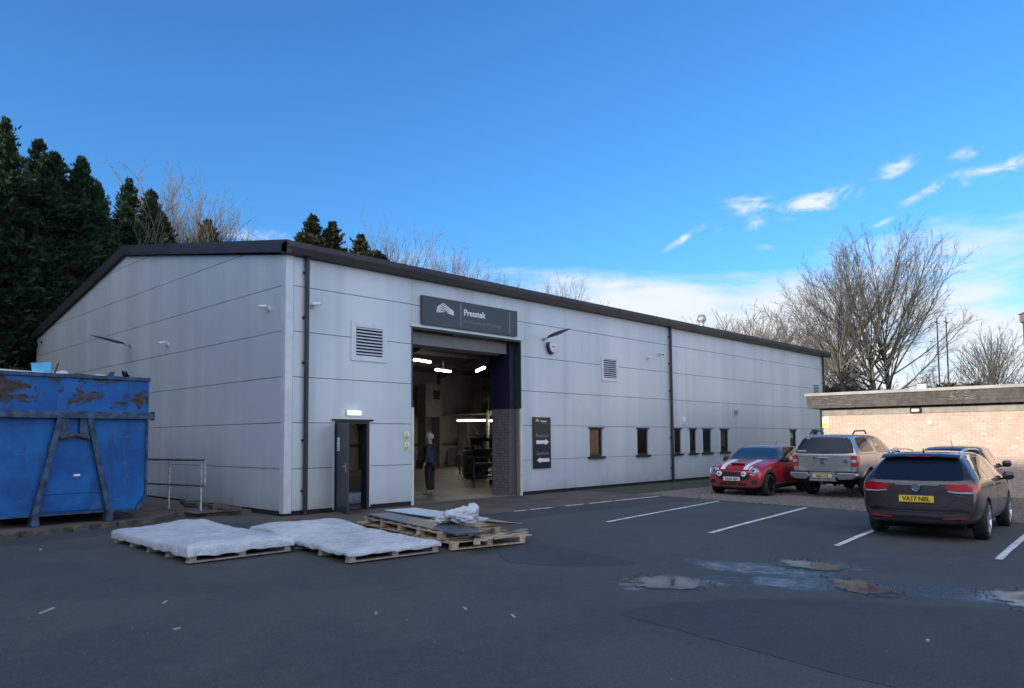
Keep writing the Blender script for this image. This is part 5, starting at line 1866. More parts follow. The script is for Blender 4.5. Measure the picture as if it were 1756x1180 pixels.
# ---------------------------------------------------------------- dark estate car
def estate():
    P = paint('brown_metallic_paint', (.046, .031, .030), .45, .30)
    t = thing('estate_car', 'dark brown estate car seen from behind with yellow number plate', 'car', (5.5, -10.8, g(6.5, -10.8) + .008), R(4))
    t.rotation_euler = (0, R(.9), R(4))
    S = [(.06, .12, .50, .70, .80, .76, .52, .30, .36, .62, 1.00, 1.395),
         (.10, .17, .56, .80, .87, .83, .575, .27, .36, .62, 1.00, 1.425),
         (.38, .42, .80, .86, .905, .875, .60, .25, .35, .62, 1.01, 1.455),
         (.9, .9, 1.15, .885, .915, .885, .615, .22, .33, .62, 1.005, 1.475),
         (1.7, 1.7, 1.8, .89, .915, .885, .62, .20, .32, .62, 1.00, 1.487),
         (2.5, 2.5, 2.4, .89, .915, .885, .62, .20, .32, .62, .985, 1.480),
         (3.15, 3.10, 2.85, .89, .915, .885, .61, .20, .32, .62, .975, 1.440),
         (3.62, 3.62, 3.50, .885, .910, .86, .66, .20, .32, .60, .955, 1.06),
         (3.95, 3.92, 3.85, .885, .905, .85, .70, .20, .32, .58, .90, .955),
         (4.35, 4.32, 4.30, .87, .89, .82, .66, .20, .30, .54, .82, .865),
         (4.66, 4.60, 4.56, .78, .80, .74, .58, .22, .30, .50, .70, .74),
         (4.72, 4.68, 4.64, .66, .70, .66, .50, .24, .30, .48, .64, .67)]
    bd, bvh = car_body(S, .055, .06, [(.98, .33, .385), (3.77, .33, .385)], .385, .915, P)
    link('body', bd, t)
    # rear screen, tailgate seams and lamps
    patch('rear_window', bvh, 'B', [(-.67, 1.01, 1.05), (-.655, 1.005, 1.16), (-.60, 1.00, 1.30), (-.53, .995, 1.365), (0, .985, 1.385), (.53, .995, 1.365), (.60, 1.00, 1.30), (.655, 1.005, 1.16), (.67, 1.01, 1.05)], CARGLASS, t, eps=.004, rows=8)
    m = MB()
    prof = [(.50, 1.455), (.42, 1.440), (.34, 1.405), (.345, 1.385), (.46, 1.395)]
    vs, fs = [], []
    for i, y in enumerate((-.60, -.58, -.3, 0, .3, .58, .60)):
        k = .8 if i in (0, 6) else 1
        for (x, z) in prof:
            vs.append((.5 + (x - .5) * k + (abs(y) * .06), y, z - abs(y) ** 3 * .12))
    for i in range(6):
        for j in range(5):
            fs.append((i * 5 + j, i * 5 + (j + 1) % 5, (i + 1) * 5 + (j + 1) % 5, (i + 1) * 5 + j))
    fs += [tuple(range(5)), tuple(reversed(range(30, 35)))]
    m.add(vs, fs)
    sp_ = m.build('roof_spoiler', P, t, smooth=False)
    MB().box(.345, .352, -.18, .18, 1.385, 1.402).build('brake_light', REDL, sp_)
    MB().tube([(.175, .02, 1.012), (.185, -.02, 1.03), (.20, -.30, 1.045)], .010, 6).build('rear_wiper', DARKPL, t)
    for s_ in (-1, 1):
        c = [(s_ * .42, .865, .905), (s_ * .50, .83, .93), (s_ * .70, .82, .945), (s_ * .80, .825, .95)]
        patch('rear_lamp', bvh, 'B', c, REDL2 if s_ < 0 else REDL, t, eps=.012, rows=3)
        c2 = [(s_ * .46, .815, .832), (s_ * .60, .797, .816), (s_ * .80, .797, .820)]
        patch('reverse_lamp', bvh, 'B', c2, CLEARL, t, eps=.013, rows=2)
        patch('rear_lamp_side', bvh, 'R' if s_ < 0 else 'L', [(.10, .80, .945), (.22, .82, .95), (.36, .87, .945), (.42, .91, .93)], REDL2 if s_ < 0 else REDL, t, eps=.010, rows=3)
        patch('reflector', bvh, 'B', [(s_ * .38, .365, .385), (s_ * .72, .385, .41)], REDL, t, eps=.008, rows=2)
    patch('tailgate_seam', bvh, 'B', [(-.62, .785, .792), (0, .775, .782), (.62, .785, .792)], SEAM, t, eps=.002, rows=1)
    patch('tailgate_seam', bvh, 'B', [(-.62, .785, .792), (-.45, .58, .59), (-.36, .545, .553), (0, .54, .548), (.36, .545, .553), (.45, .58, .59), (.62, .785, .792)], SEAM, t, eps=.002, rows=1)
    patch('chrome_strip', bvh, 'B', [(-.33, .918, .930), (0, .915, .930), (.33, .918, .930)], CHROME, t, eps=.010, rows=1)
    patch('rear_diffuser', bvh, 'B', [(-.62, .29, .345), (0, .285, .36), (.62, .29, .345)], DARKPL, t, eps=.006, rows=2)
    patch('bumper_recess', bvh, 'B', [(-.80, .485, .50), (-.60, .49, .555), (-.42, .49, .53), (0, .49, .525), (.42, .49, .53), (.60, .49, .555), (.80, .485, .50)], mat('dark_plum_bumper', (.016, .010, .018), .25, .3, coat=.6), t, eps=.003, rows=2)
    patch('bumper_lower', bvh, 'B', [(-.80, .345, .36), (-.5, .35, .40), (0, .355, .41), (.5, .35, .40), (.80, .345, .36)], mat('dark_plum_bumper', (.016, .010, .018)), t, eps=.004, rows=2)
    patch('bumper_seam', bvh, 'B', [(-.76, .475, .485), (0, .455, .465), (.76, .475, .485)], SEAM, t, eps=.003, rows=1)
    # round emblem
    e = MB().lathe([(-.012, .001), (-.012, .050), (-.02, .053), (-.02, .062), (0, .064)], 24, 0, (0, 0, 0)).build('badge_ring', CHROME, t, loc=(.03, 0, .875), smooth=False)
    m = MB()
    for (a, b) in (((-.045, .035), (-.014, -.04)), ((-.014, -.04), (0, -.005)), ((0, -.005), (.014, -.04)), ((.014, -.04), (.045, .035)), ((-.018, .045), (0, .008)), ((0, .008), (.018, .045))):
        m.bar((-.016, a[0], a[1]), (-.016, b[0], b[1]), .010, .008, (1, 0, 0))
    m.build('badge_letters', CHROME, e)
    m = MB()
    for k in range(5):
        m.box(.058, .064, -.585 - k * .022, -.570 - k * .022, .752, .766)
    mm = m.build('model_badge', CHROME, t)
    number_plate(t, bvh, 'B', .69, 'VA17 NBL', PLATEY, R(-4), .012)
    # side windows, one after another, with a chrome surround
    top = lambda x: 1.372 - .045 * max(0, (x - 2.2)) ** 2 * 1.6 - .05 * max(0, 1.2 - x) ** 2
    surround = [(.60, 1.035, 1.20), (.70, 1.022, 1.345), (.95, 1.012, 1.382), (1.5, 1.006, 1.395), (2.3, 1.0, 1.392), (2.7, .995, 1.352), (3.05, .99, 1.215), (3.38, .985, 1.055), (3.47, .985, 1.00)]
    both('window_surround', bvh, surround, CHROME, t, eps=.003, rows=6, sub=4)
    def win(x0, x1, name='side_window'):
        c = []
        n = 6
        for i in range(n + 1):
            x = lerp(x0, x1, i / n)
            zs_ = None
            for a, b in zip(surround[:-1], surround[1:]):
                if a[0] <= x <= b[0]:
                    f = (x - a[0]) / (b[0] - a[0])
                    zs_ = (lerp(a[1], b[1], f) + .016, lerp(a[2], b[2], f) - .016)
            if zs_:
                c.append((x, zs_[0], max(zs_[1], zs_[0] + .008)))
        both(name, bvh, c, SIDEGL, t, eps=.007, rows=5, sub=2)
    win(.64, 1.19, 'quarter_window')
    win(1.23, 2.12)
    win(2.17, 3.10)
    win(3.14, 3.42, 'quarter_window')
    both('window_pillar', bvh, [(1.18, 1.02, 1.382), (1.24, 1.02, 1.384)], DARKPL, t, eps=.0055, rows=4)
    both('window_pillar', bvh, [(2.11, 1.01, 1.382), (2.18, 1.01, 1.380)], DARKPL, t, eps=.0055, rows=4)
    # shut lines and handles, character line
    for x in (1.26, 2.15, 3.28):
        both('door_seam', bvh, [(x, .34, .995), (x + .008, .34, .995)], SEAM, t, eps=.002, rows=6, sub=1)
    both('sill_seam', bvh, [(1.42, .325, .333), (3.3, .325, .333)], SEAM, t, eps=.002, rows=1, sub=4)
    both('sill_trim', bvh, [(1.36, .27, .315), (3.34, .27, .315)], CHROME, t, eps=.008, rows=1, sub=6)
    both('character_line', bvh, [(.45, .875, .885), (1.6, .885, .893), (2.6, .88, .888), (3.5, .86, .868)], SEAM, t, eps=.0018, rows=1, sub=4)
    for s_ in (-1, 1):
        for x in (1.42, 2.32):
            MB().bar((x, s_ * .925, .90), (x + .19, s_ * .925, .90), .025, .028).build('door_handle', P, t, bevel=.004)
        mirror(t, 3.20, s_ * .87, 1.02, s_, P if s_ < 0 else DARKPL, 1.1)
        MB().tube([(.78, s_ * .545, 1.455), (.95, s_ * .56, 1.50), (1.6, s_ * .575, 1.525), (2.3, s_ * .575, 1.52), (2.62, s_ * .56, 1.495), (2.72, s_ * .555, 1.455)], .016, 8).build('roof_rail', CHROME, t, smooth=True)
    MB().tube([(.75, 0, 1.455), (.68, 0, 1.53)], [.018, .006], 6).build('roof_aerial', DARKPL, t)
    patch('roof_glass', bvh, 'T', [(1.0, -.46, .46), (2.7, -.46, .46)], CARGLASS, t, eps=.005, rows=8, sub=8)
    patch('windscreen', bvh, 'F', [(-.62, 1.09, 1.30), (-.5, 1.08, 1.40), (0, 1.08, 1.43), (.5, 1.08, 1.40), (.62, 1.09, 1.30)], CARGLASS, t, rows=6)
    for x in (.98, 3.77):
        for s_ in (-1, 1):
            wheel(t, x, s_ * .80, .33, .225, ALLOY, 5, s_, twin=True)
    MB().box(.5, 4.3, -.62, .62, .17, .24).build('underbody', ARCHIN, t)
    return t
estate()

# ---------------------------------------------------------------- silver pickup with canopy
def pickup():
    P = paint('silver_metallic_paint', (.44, .44, .43), .7, .30)
    t = thing('pickup_truck', 'silver pickup truck with canopy and dark rear glass seen from behind', 'pickup', (12.95, -6.4, g(13.5, -6.4) + .03), 0)
    S = [(.10, .12, .30, .82, .885, .86, .60, .55, .60, .80, 1.20, 1.69),
         (.14, .16, .36, .86, .900, .885, .63, .52, .58, .80, 1.205, 1.735),
         (.4, .4, .65, .875, .905, .890, .66, .50, .56, .80, 1.205, 1.76),
         (.9, .9, 1.0, .875, .905, .890, .665, .45, .54, .80, 1.205, 1.765),
         (1.5, 1.5, 1.5, .875, .905, .890, .67, .42, .52, .80, 1.20, 1.765),
         (2.3, 2.3, 2.2, .875, .905, .885, .67, .42, .52, .80, 1.18, 1.765),
         (3.1, 3.05, 2.85, .875, .905, .885, .65, .42, .52, .80, 1.16, 1.725),
         (3.75, 3.75, 3.60, .875, .905, .87, .66, .42, .52, .78, 1.14, 1.25),
         (4.2, 4.2, 4.1, .875, .905, .86, .70, .42, .52, .76, 1.08, 1.16),
         (4.8, 4.78, 4.75, .86, .89, .83, .66, .42, .50, .74, .98, 1.05),
         (5.12, 5.08, 5.02, .76, .80, .74, .58, .44, .50, .70, .86, .92),
         (5.2, 5.15, 5.1, .66, .70, .66, .50, .46, .52, .68, .80, .84)]
    bd, bvh = car_body(S, .035, .05, [(1.18, .38, .46), (4.2, .38, .46)], .46, .905, P)
    link('body', bd, t)
    patch('canopy_window', bvh, 'B', [(-.80, 1.235, 1.27), (-.76, 1.23, 1.42), (-.66, 1.225, 1.60), (-.57, 1.22, 1.665), (0, 1.215, 1.68), (.57, 1.22, 1.665), (.66, 1.225, 1.60), (.76, 1.23, 1.42), (.80, 1.235, 1.27)], CARGLASS, t, eps=.005, rows=8)
    patch('canopy_badge', bvh, 'B', [(.50, 1.275, 1.30), (.76, 1.275, 1.30)], LGREY, t, eps=.009, rows=1)
    patch('canopy_seam', bvh, 'B', [(-.86, 1.203, 1.213), (.86, 1.203, 1.213)], SEAM, t, eps=.003, rows=1, sub=10)
    patch('tailgate_seam', bvh, 'B', [(-.735, .70, 1.2), (-.725, .70, 1.2)], SEAM, t, eps=.003, rows=5, sub=1)
    patch('tailgate_seam', bvh, 'B', [(.725, .70, 1.2), (.735, .70, 1.2)], SEAM, t, eps=.003, rows=5, sub=1)
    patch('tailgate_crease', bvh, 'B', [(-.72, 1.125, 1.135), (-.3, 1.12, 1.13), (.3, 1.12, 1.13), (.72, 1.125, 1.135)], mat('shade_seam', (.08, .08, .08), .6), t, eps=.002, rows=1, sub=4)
    for s_ in (-1, 1):
        patch('rear_lamp', bvh, 'B', [(s_ * .745, .86, 1.16), (s_ * .80, .85, 1.17), (s_ * .87, .86, 1.16)], REDL2, t, eps=.02, rows=6, sub=3)
        patch('reverse_lamp', bvh, 'B', [(s_ * .75, .98, 1.05), (s_ * .86, .97, 1.05)], CLEARL, t, eps=.026, rows=3, sub=3)
        patch('rear_lamp_side', bvh, 'R' if s_ < 0 else 'L', [(.13, .88, 1.16), (.24, .92, 1.17), (.34, 1.06, 1.165)], REDL2, t, eps=.014, rows=5)
        patch('indicator_lamp', bvh, 'R' if s_ < 0 else 'L', [(.16, 1.09, 1.155), (.28, 1.11, 1.16)], ORAL, t, eps=.018, rows=3)
        # sky highlight on the lower crease, painted as a brighter strip
        patch('tailgate_fold_highlight', bvh, 'B', [(s_ * .35, .775, .782), (s_ * .55, .765, .80), (s_ * .72, .76, .82)], mat('painted_fold_highlight', (.55, .56, .57), .3, .7), t, eps=.006, rows=2)
    MB().box(.02, .10, -.12, .12, 1.06, 1.115).build('tailgate_handle', CHROME, t, bevel=.01)
    MB().lathe([(-.02, .001), (-.02, .028), (0, .03)], 12, 0, (.07, .26, 1.085)).build('lock', DARKPL, t)
    m = MB()
    for k in range(3):
        a = R(90 + 120 * k)
        c = Vector((math.cos(a), math.sin(a)))
        n_ = Vector((-c.y, c.x))
        q = [Vector((0, 0)), c * .035 + n_ * .022, c * .072, c * .035 - n_ * .022]
        m.prism([(v.x, v.y + .965) for v in q], 0, .035, .055)
    m.build('badge', CHROME, t)
    MB().lathe([(-.01, .02), (-.01, .04), (0, .042)], 16, 0, (.07, -.60, 1.0)).build('round_badge', DARKPL, t)
    # chrome step bumper in three pieces
    m = MB()
    for s_ in (-1, 1):
        m.prism([(s_ * .42, .69), (s_ * .90, .685), (s_ * .915, .61), (s_ * .80, .52), (s_ * .46, .50), (s_ * .36, .60)], 0, -.06, .16)
    bp = m.build('bumper', mat('satin_silver_bumper', (.46, .48, .50), .28, .85), t, bevel=.012)
    MB().box(-.055, .15, -.37, .37, .45, .50).box(-.03, .1, -.36, .36, .50, .70).build('bumper_step', mat('step_silver', (.30, .31, .32), .4, .7), t, bevel=.008)
    MB().box(.0, .16, -.92, .92, .695, .725).build('bumper_top', DARKPL, t)
    number_plate(t, bvh, 'B', .60, 'KJ66 XFJ', PLATEF, R(-3), -.045)
    both('canopy_side_window', bvh, [(.52, 1.36, 1.50), (.58, 1.28, 1.63), (.72, 1.26, 1.665), (1.35, 1.26, 1.665), (1.45, 1.27, 1.60), (1.62, 1.285, 1.32)], mat('tinted_canopy_glass', (.045, .045, .05), .12, coat=.3), t, eps=.005, rows=5)
    both('side_window', bvh, [(1.88, 1.235, 1.55), (1.98, 1.225, 1.655), (2.55, 1.215, 1.655), (2.60, 1.215, 1.65)], SIDEGL, t, eps=.005, rows=5)
    both('side_window', bvh, [(2.67, 1.215, 1.645), (2.85, 1.21, 1.60), (3.2, 1.205, 1.42), (3.52, 1.20, 1.24)], SIDEGL, t, eps=.005, rows=5)
    both('canopy_lower_seam', bvh, [(.3, 1.198, 1.208), (1.66, 1.198, 1.208)], SEAM, t, eps=.003, rows=1, sub=6)
    for x in (1.70, 2.62, 3.55):
        both('door_seam', bvh, [(x, .56, 1.2), (x + .008, .56, 1.2)], SEAM, t, eps=.002, rows=6, sub=1)
    for s_ in (-1, 1):
        mirror(t, 3.25, s_ * .87, 1.26, s_, CHROME, 1.25)
        m = MB()
        m.tube([(.72, s_ * .60, 1.755), (.86, s_ * .61, 1.845), (1.62, s_ * .62, 1.86), (1.74, s_ * .62, 1.765)], .022, 8)
        m.build('roof_rail', DARKPL, t)
        for x in (2.1, 2.9):
            MB().bar((x, s_ * .918, 1.06), (x + .18, s_ * .918, 1.06), .025, .03).build('door_handle', CHROME, t, bevel=.004)
    arch_ring(bvh, 1.18, .38, .455, .53, P, t, .52)
    arch_ring(bvh, 4.2, .38, .455, .53, P, t, .52)
    for x in (1.18, 4.2):
        for s_ in (-1, 1):
            wheel(t, x, s_ * .77, .375, .25, ALLOY, 6, s_)
    MB().box(.3, 4.9, -.40, .40, .36, .50).build('chassis', ARCHIN, t)
    MB().tube([(1.18, -.7, .38), (1.18, .7, .38)], .06, 8).build('rear_axle', ARCHIN, t)
    MB().lathe([(-.13, .10), (.13, .10)], 12, 0, (1.18, .05, .36)).build('differential', ARCHIN, t)
    MB().box(-.10, .1, -.05, .05, .36, .44).build('tow_bar', DARKPL, t)
    return t
pickup()

# ---------------------------------------------------------------- red hatchback with white bonnet stripes, nose towards us
def hatch():
    P = paint('red_paint', (.46, .012, .022), .25, .30)
    t = thing('red_hatchback', 'small red hatchback with white bonnet stripes facing the yard', 'car', (15.40, -4.30, g(13, -4.3) + .01), R(181))
    S = [(.05, .08, .34, .68, .74, .70, .50, .30, .36, .56, .94, 1.30),
         (.10, .13, .38, .76, .81, .775, .56, .27, .35, .56, .945, 1.345),
         (.35, .36, .55, .81, .85, .81, .60, .24, .33, .56, .95, 1.385),
         (.8, .8, .9, .83, .862, .825, .615, .20, .30, .56, .95, 1.405),
         (1.4, 1.4, 1.4, .835, .864, .828, .62, .18, .30, .56, .945, 1.415),
         (1.95, 1.95, 1.85, .835, .864, .828, .62, .18, .30, .56, .94, 1.410),
         (2.38, 2.36, 2.12, .835, .862, .825, .61, .18, .30, .56, .935, 1.385),
         (2.72, 2.70, 2.62, .83, .858, .80, .64, .18, .30, .56, .925, 1.03),
         (3.0, 2.98, 2.92, .82, .85, .77, .62, .18, .30, .56, .90, .965),
         (3.40, 3.38, 3.36, .82, .845, .74, .58, .20, .30, .56, .85, .905),
         (3.66, 3.64, 3.60, .79, .81, .71, .52, .20, .30, .54, .78, .83),
         (3.76, 3.74, 3.70, .70, .74, .66, .46, .22, .30, .52, .70, .735)]
    bd, bvh = car_body(S, .03, .075, [(.72, .31, .36), (3.16, .31, .36)], .36, .864, P)
    link('body', bd, t)
    SLV = mat('silver_roof', (.30, .33, .38), .3, .5, coat=.8)
    patch('roof', bvh, 'T', [(.42, -.44, .44), (.6, -.54, .54), (1.0, -.575, .575), (1.9, -.575, .575), (2.08, -.54, .54), (2.13, -.48, .48)], SLV, t, eps=.006, rows=10, sub=4)
    patch('windscreen', bvh, 'F', [(-.72, 1.02, 1.10), (-.66, 1.02, 1.22), (-.58, 1.02, 1.335), (-.3, 1.015, 1.362), (0, 1.015, 1.368), (.3, 1.015, 1.362), (.58, 1.02, 1.335), (.66, 1.02, 1.22), (.72, 1.02, 1.10)], mat('blue_screen_glass', (.02, .05, .075), .03, spec=.8, coat=.6), t, eps=.006, rows=8)
    both('side_window', bvh, [(.40, 1.02, 1.20), (.50, .985, 1.30), (.8, .97, 1.335), (1.36, .965, 1.345)], SIDEGL, t, eps=.006, rows=5)
    both('side_window', bvh, [(1.42, .965, 1.345), (1.9, .96, 1.34), (2.1, .96, 1.28), (2.40, .96, 1.10), (2.52, .96, 1.00)], SIDEGL, t, eps=.006, rows=5)
    both('pillar_cover', bvh, [(1.355, .97, 1.345), (1.425, .97, 1.345)], DARKPL, t, eps=.0045, rows=5, sub=1)
    WS = mat('white_stripe', (.80, .81, .84), .35, coat=.5)
    for s_ in (-1, 1):
        patch('bonnet_stripe', bvh, 'T', [(2.78, s_ * .30, s_ * .47), (3.1, s_ * .295, s_ * .455), (3.45, s_ * .29, s_ * .435), (3.66, s_ * .285, s_ * .42), (3.70, s_ * .285, s_ * .415)], WS, t, eps=.005, rows=4, sub=4)
    for s_ in (-1, 1):
        for side, z in ((1, 0),):
            hl = MB()
            for k, (dx, r) in enumerate([(.0, .15), (.035, .145), (.055, .12)]):
                pass
            c, nrm, _, _ = bvh.ray_cast(Vector((9, s_ * .60, .72)), Vector((-1, 0, 0)))
            q = (nrm * .7 + Vector((1, 0, .15))).normalized().to_track_quat('Z', 'Y')
            base = MB().lathe([(-.06, .135), (.012, .135), (.020, .128), (.018, .118)], 28, 2).build('headlight', CHROME, t, smooth=False)
            base.location = c - nrm * .022
            base.rotation_mode = 'QUATERNION'
            base.rotation_quaternion = q
            MB().lathe([(-.02, .119), (.010, .115), (.024, .08), (.030, .001)], 28, 2).build('lens', mat('headlamp_glass', (.26, .29, .33), .08, .3, coat=.8), base, smooth=True)
            MB().lathe([(.024, .034), (.032, .03), (.035, .001)], 20, 2).build('bulb_eye', CARGLASS, base, smooth=True)
        # extra round lamps in front of the grille
        fl = MB().lathe([(-.05, .045), (.0, .072), (.04, .074), (.048, .066), (.05, .001)], 24, 0).build('spot_lamp', mat('white_lamp_face', (.75, .78, .80), .25, coat=.5), t, loc=(3.845, s_ * .37, .625))
        MB().lathe([(.051, .001), (.055, .028), (.05, .03)], 16, 0).build('spot_lamp_centre', CHROME, fl)
    patch('upper_grille', bvh, 'F', [(-.50, .50, .60), (-.44, .46, .655), (-.2, .445, .675), (.2, .445, .675), (.44, .46, .655), (.50, .50, .60)], DARKPL, t, eps=.010, rows=4)
    patch('lower_grille', bvh, 'F', [(-.42, .30, .375), (0, .295, .38), (.42, .30, .375)], DARKPL, t, eps=.008, rows=2)
    patch('grille_bar', bvh, 'F', [(-.48, .575, .592), (0, .585, .602), (.48, .575, .592)], mat('dark_red_bar', (.10, .008, .012), .4), t, eps=.018, rows=1, sub=5)
    for s_ in (-1, 1):
        patch('brake_duct', bvh, 'F', [(s_ * .54, .36, .44), (s_ * .62, .34, .47), (s_ * .70, .37, .45)], DARKPL, t, eps=.010, rows=3)
        for x in (.15,):
            MB().box(3.80, 3.85, s_ * x - .01, s_ * x + .01, .30, .38).build('grille_post', P, t)
    # bonnet scoop
    m = MB().prism([(3.28, .905), (3.50, .925), (3.505, .895), (3.30, .87)], 1, -.20, .20)
    sc = m.build('bonnet_scoop', P, t, bevel=.008)
    MB().box(3.500, 3.508, -.17, .17, .900, .920).build('scoop_mouth', DARKPL, sc)
    patch('bonnet_seam', bvh, 'F', [(-.55, .705, .712), (0, .725, .732), (.55, .705, .712)], SEAM, t, eps=.004, rows=1, sub=4)
    number_plate(t, bvh, 'F', .485, 'DK65 AJX', PLATEW, R(4), 3.862, .50, .105)
    patch('front_lip', bvh, 'F', [(-.66, .215, .262), (0, .21, .26), (.66, .215, .262)], DARKPL, t, eps=.012, rows=2)
    arch_ring(bvh, .72, .31, .355, .425, DARKPL, t, .24)
    arch_ring(bvh, 3.16, .31, .355, .425, DARKPL, t, .24)
    both('sill_trim', bvh, [(1.12, .225, .295), (2.76, .225, .295)], DARKPL, t, eps=.010, rows=2, sub=5)
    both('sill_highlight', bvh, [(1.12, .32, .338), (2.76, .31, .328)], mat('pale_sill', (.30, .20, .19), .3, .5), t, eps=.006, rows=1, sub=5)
    for x in (1.38, 2.62):
        both('door_seam', bvh, [(x, .34, .95), (x + .008, .34, .95)], SEAM, t, eps=.003, rows=6, sub=1)
    both('belt_trim', bvh, [(.4, .935, .955), (1.4, .935, .955), (2.5, .925, .945)], DARKPL, t, eps=.008, rows=1, sub=4)
    for s_ in (-1, 1):
        MB().bar((1.50, s_ * .872, .84), (1.68, s_ * .872, .84), .022, .026).build('door_handle', P, t, bevel=.004)
        mirror(t, 2.30, s_ * .81, 1.0, s_, DARKPL, 1.15)
        patch('side_scuttle', bvh, 'R' if s_ < 0 else 'L', [(2.66, .80, .84), (2.86, .79, .83)], CHROME, t, eps=.012, rows=1)
        patch('rear_lamp', bvh, 'B', [(s_ * .55, .66, .86), (s_ * .70, .66, .86)], REDL, t, eps=.012, rows=3)
    MB().tube([(.8, 0, 1.40), (.55, 0, 1.62)], [.008, .003], 6).build('roof_aerial', DARKPL, t)
    MB().tube([(2.60, -.1, 1.02), (2.52, -.45, 1.045), (2.5, -.55, 1.055)], .008, 6).build('wiper', DARKPL, t)
    for x in (.72, 3.16):
        for s_ in (-1, 1):
            wheel(t, x, s_ * .755, .305, .205, DALLOY, 7, s_)
    MB().box(.4, 3.5, -.58, .58, .15, .22).build('underbody', ARCHIN, t)
    return t
hatch()

# ---------------------------------------------------------------- plum hatchback beyond the estate
def plum():
    P = paint('plum_paint', (.030, .018, .055), .5, .30)
    t = thing('plum_hatchback', 'dark plum hatchback parked by the brick wall, mostly hidden by the estate car', 'car', (11.9, -9.75, g(13, -9.8) + .01), R(5))
    t.scale = (1, 1, 1.055)
    S = [(.05, .10, .50, .66, .76, .72, .50, .30, .36, .60, .98, 1.36),
         (.10, .16, .55, .78, .84, .80, .56, .27, .35, .60, .985, 1.40),
         (.4, .42, .8, .85, .88, .85, .60, .24, .33, .60, .99, 1.435),
         (.9, .9, 1.1, .865, .888, .86, .615, .20, .32, .60, .985, 1.455),
         (1.6, 1.6, 1.6, .87, .89, .86, .62, .20, .32, .60, .975, 1.462),
         (2.3, 2.3, 2.15, .87, .89, .86, .615, .20, .32, .60, .965, 1.445),
         (2.85, 2.82, 2.55, .87, .888, .855, .60, .20, .32, .60, .955, 1.40),
         (3.25, 3.25, 3.12, .865, .885, .83, .66, .20, .32, .58, .935, 1.03),
         (3.6, 3.58, 3.5, .86, .88, .81, .68, .20, .32, .56, .88, .94),
         (3.95, 3.93, 3.9, .84, .86, .78, .62, .22, .32, .54, .80, .845),
         (4.22, 4.18, 4.14, .72, .75, .68, .52, .24, .32, .50, .68, .71)]
    bd, bvh = car_body(S, .05, .07, [(.85, .32, .37), (3.45, .32, .37)], .37, .89, P)
    link('body', bd, t)
    patch('rear_window', bvh, 'B', [(-.62, 1.01, 1.12), (-.55, 1.0, 1.28), (-.45, .995, 1.335), (.45, .995, 1.335), (.55, 1.0, 1.28), (.62, 1.01, 1.12)], CARGLASS, t, eps=.006, rows=6)
    both('side_window', bvh, [(.62, 1.03, 1.16), (.72, 1.015, 1.31), (1.0, 1.005, 1.365), (1.62, .995, 1.378)], SIDEGL, t, eps=.006, rows=5)
    both('side_window', bvh, [(1.68, .995, 1.378), (2.2, .985, 1.365), (2.5, .98, 1.31), (2.9, .975, 1.10), (3.05, .975, 1.0)], SIDEGL, t, eps=.006, rows=5)
    both('roof_line_trim', bvh, [(.7, 1.345, 1.356), (1.0, 1.38, 1.392), (1.6, 1.392, 1.404), (2.2, 1.378, 1.390), (2.5, 1.325, 1.338), (2.9, 1.12, 1.14)], CHROME, t, eps=.004, rows=1)
    for x in (1.64, 3.0):
        both('door_seam', bvh, [(x, .34, .97), (x + .008, .34, .97)], SEAM, t, eps=.003, rows=5, sub=1)
    for s_ in (-1, 1):
        mirror(t, 2.78, s_ * .85, 1.0, s_, P, 1.15)
        patch('rear_lamp', bvh, 'B', [(s_ * .55, .80, .93), (s_ * .76, .80, .95)], REDL, t, eps=.012, rows=3)
        MB().bar((1.78, s_ * .9, .88), (1.95, s_ * .9, .88), .022, .026).build('door_handle', P, t)
    MB().tube([(.9, 0, 1.45), (.72, 0, 1.66)], [.008, .003], 6).build('roof_aerial', DARKPL, t)
    number_plate(t, bvh, 'B', .68, '', PLATEY, R(-4), .0)
    for x in (.85, 3.45):
        for s_ in (-1, 1):
            wheel(t, x, s_ * .775, .315, .21, ALLOY, 5, s_)
    MB().box(.5, 3.8, -.6, .6, .16, .23).build('underbody', ARCHIN, t)
plum()

# ================================================================== PERSON in the doorway
def skin_figure(name, joints, edges, m_, parent, sub=2):
    me = bpy.data.meshes.new(name)
    me.from_pydata([j[0] for j in joints], edges, [])
    o = bpy.data.objects.new('tmp_' + name, me)
    COL.objects.link(o)
    o.modifiers.new('k', 'SKIN')
    for i, j in enumerate(joints):
        r = j[1]
        me.skin_vertices[0].data[i].radius = r if isinstance(r, tuple) else (r, r)
        me.skin_vertices[0].data[i].use_root = (i == 0)
    s_ = o.modifiers.new('s', 'SUBSURF')
    s_.levels = sub
    dg = bpy.context.evaluated_depsgraph_get()
    dg.update()
    m2 = bpy.data.meshes.new_from_object(o.evaluated_get(dg))
    bpy.data.objects.remove(o)
    m2.name = name
    m2.materials.clear()
    m2.materials.append(m_)
    m2.polygons.foreach_set('use_smooth', [True] * len(m2.polygons))
    return link(name, m2, parent)

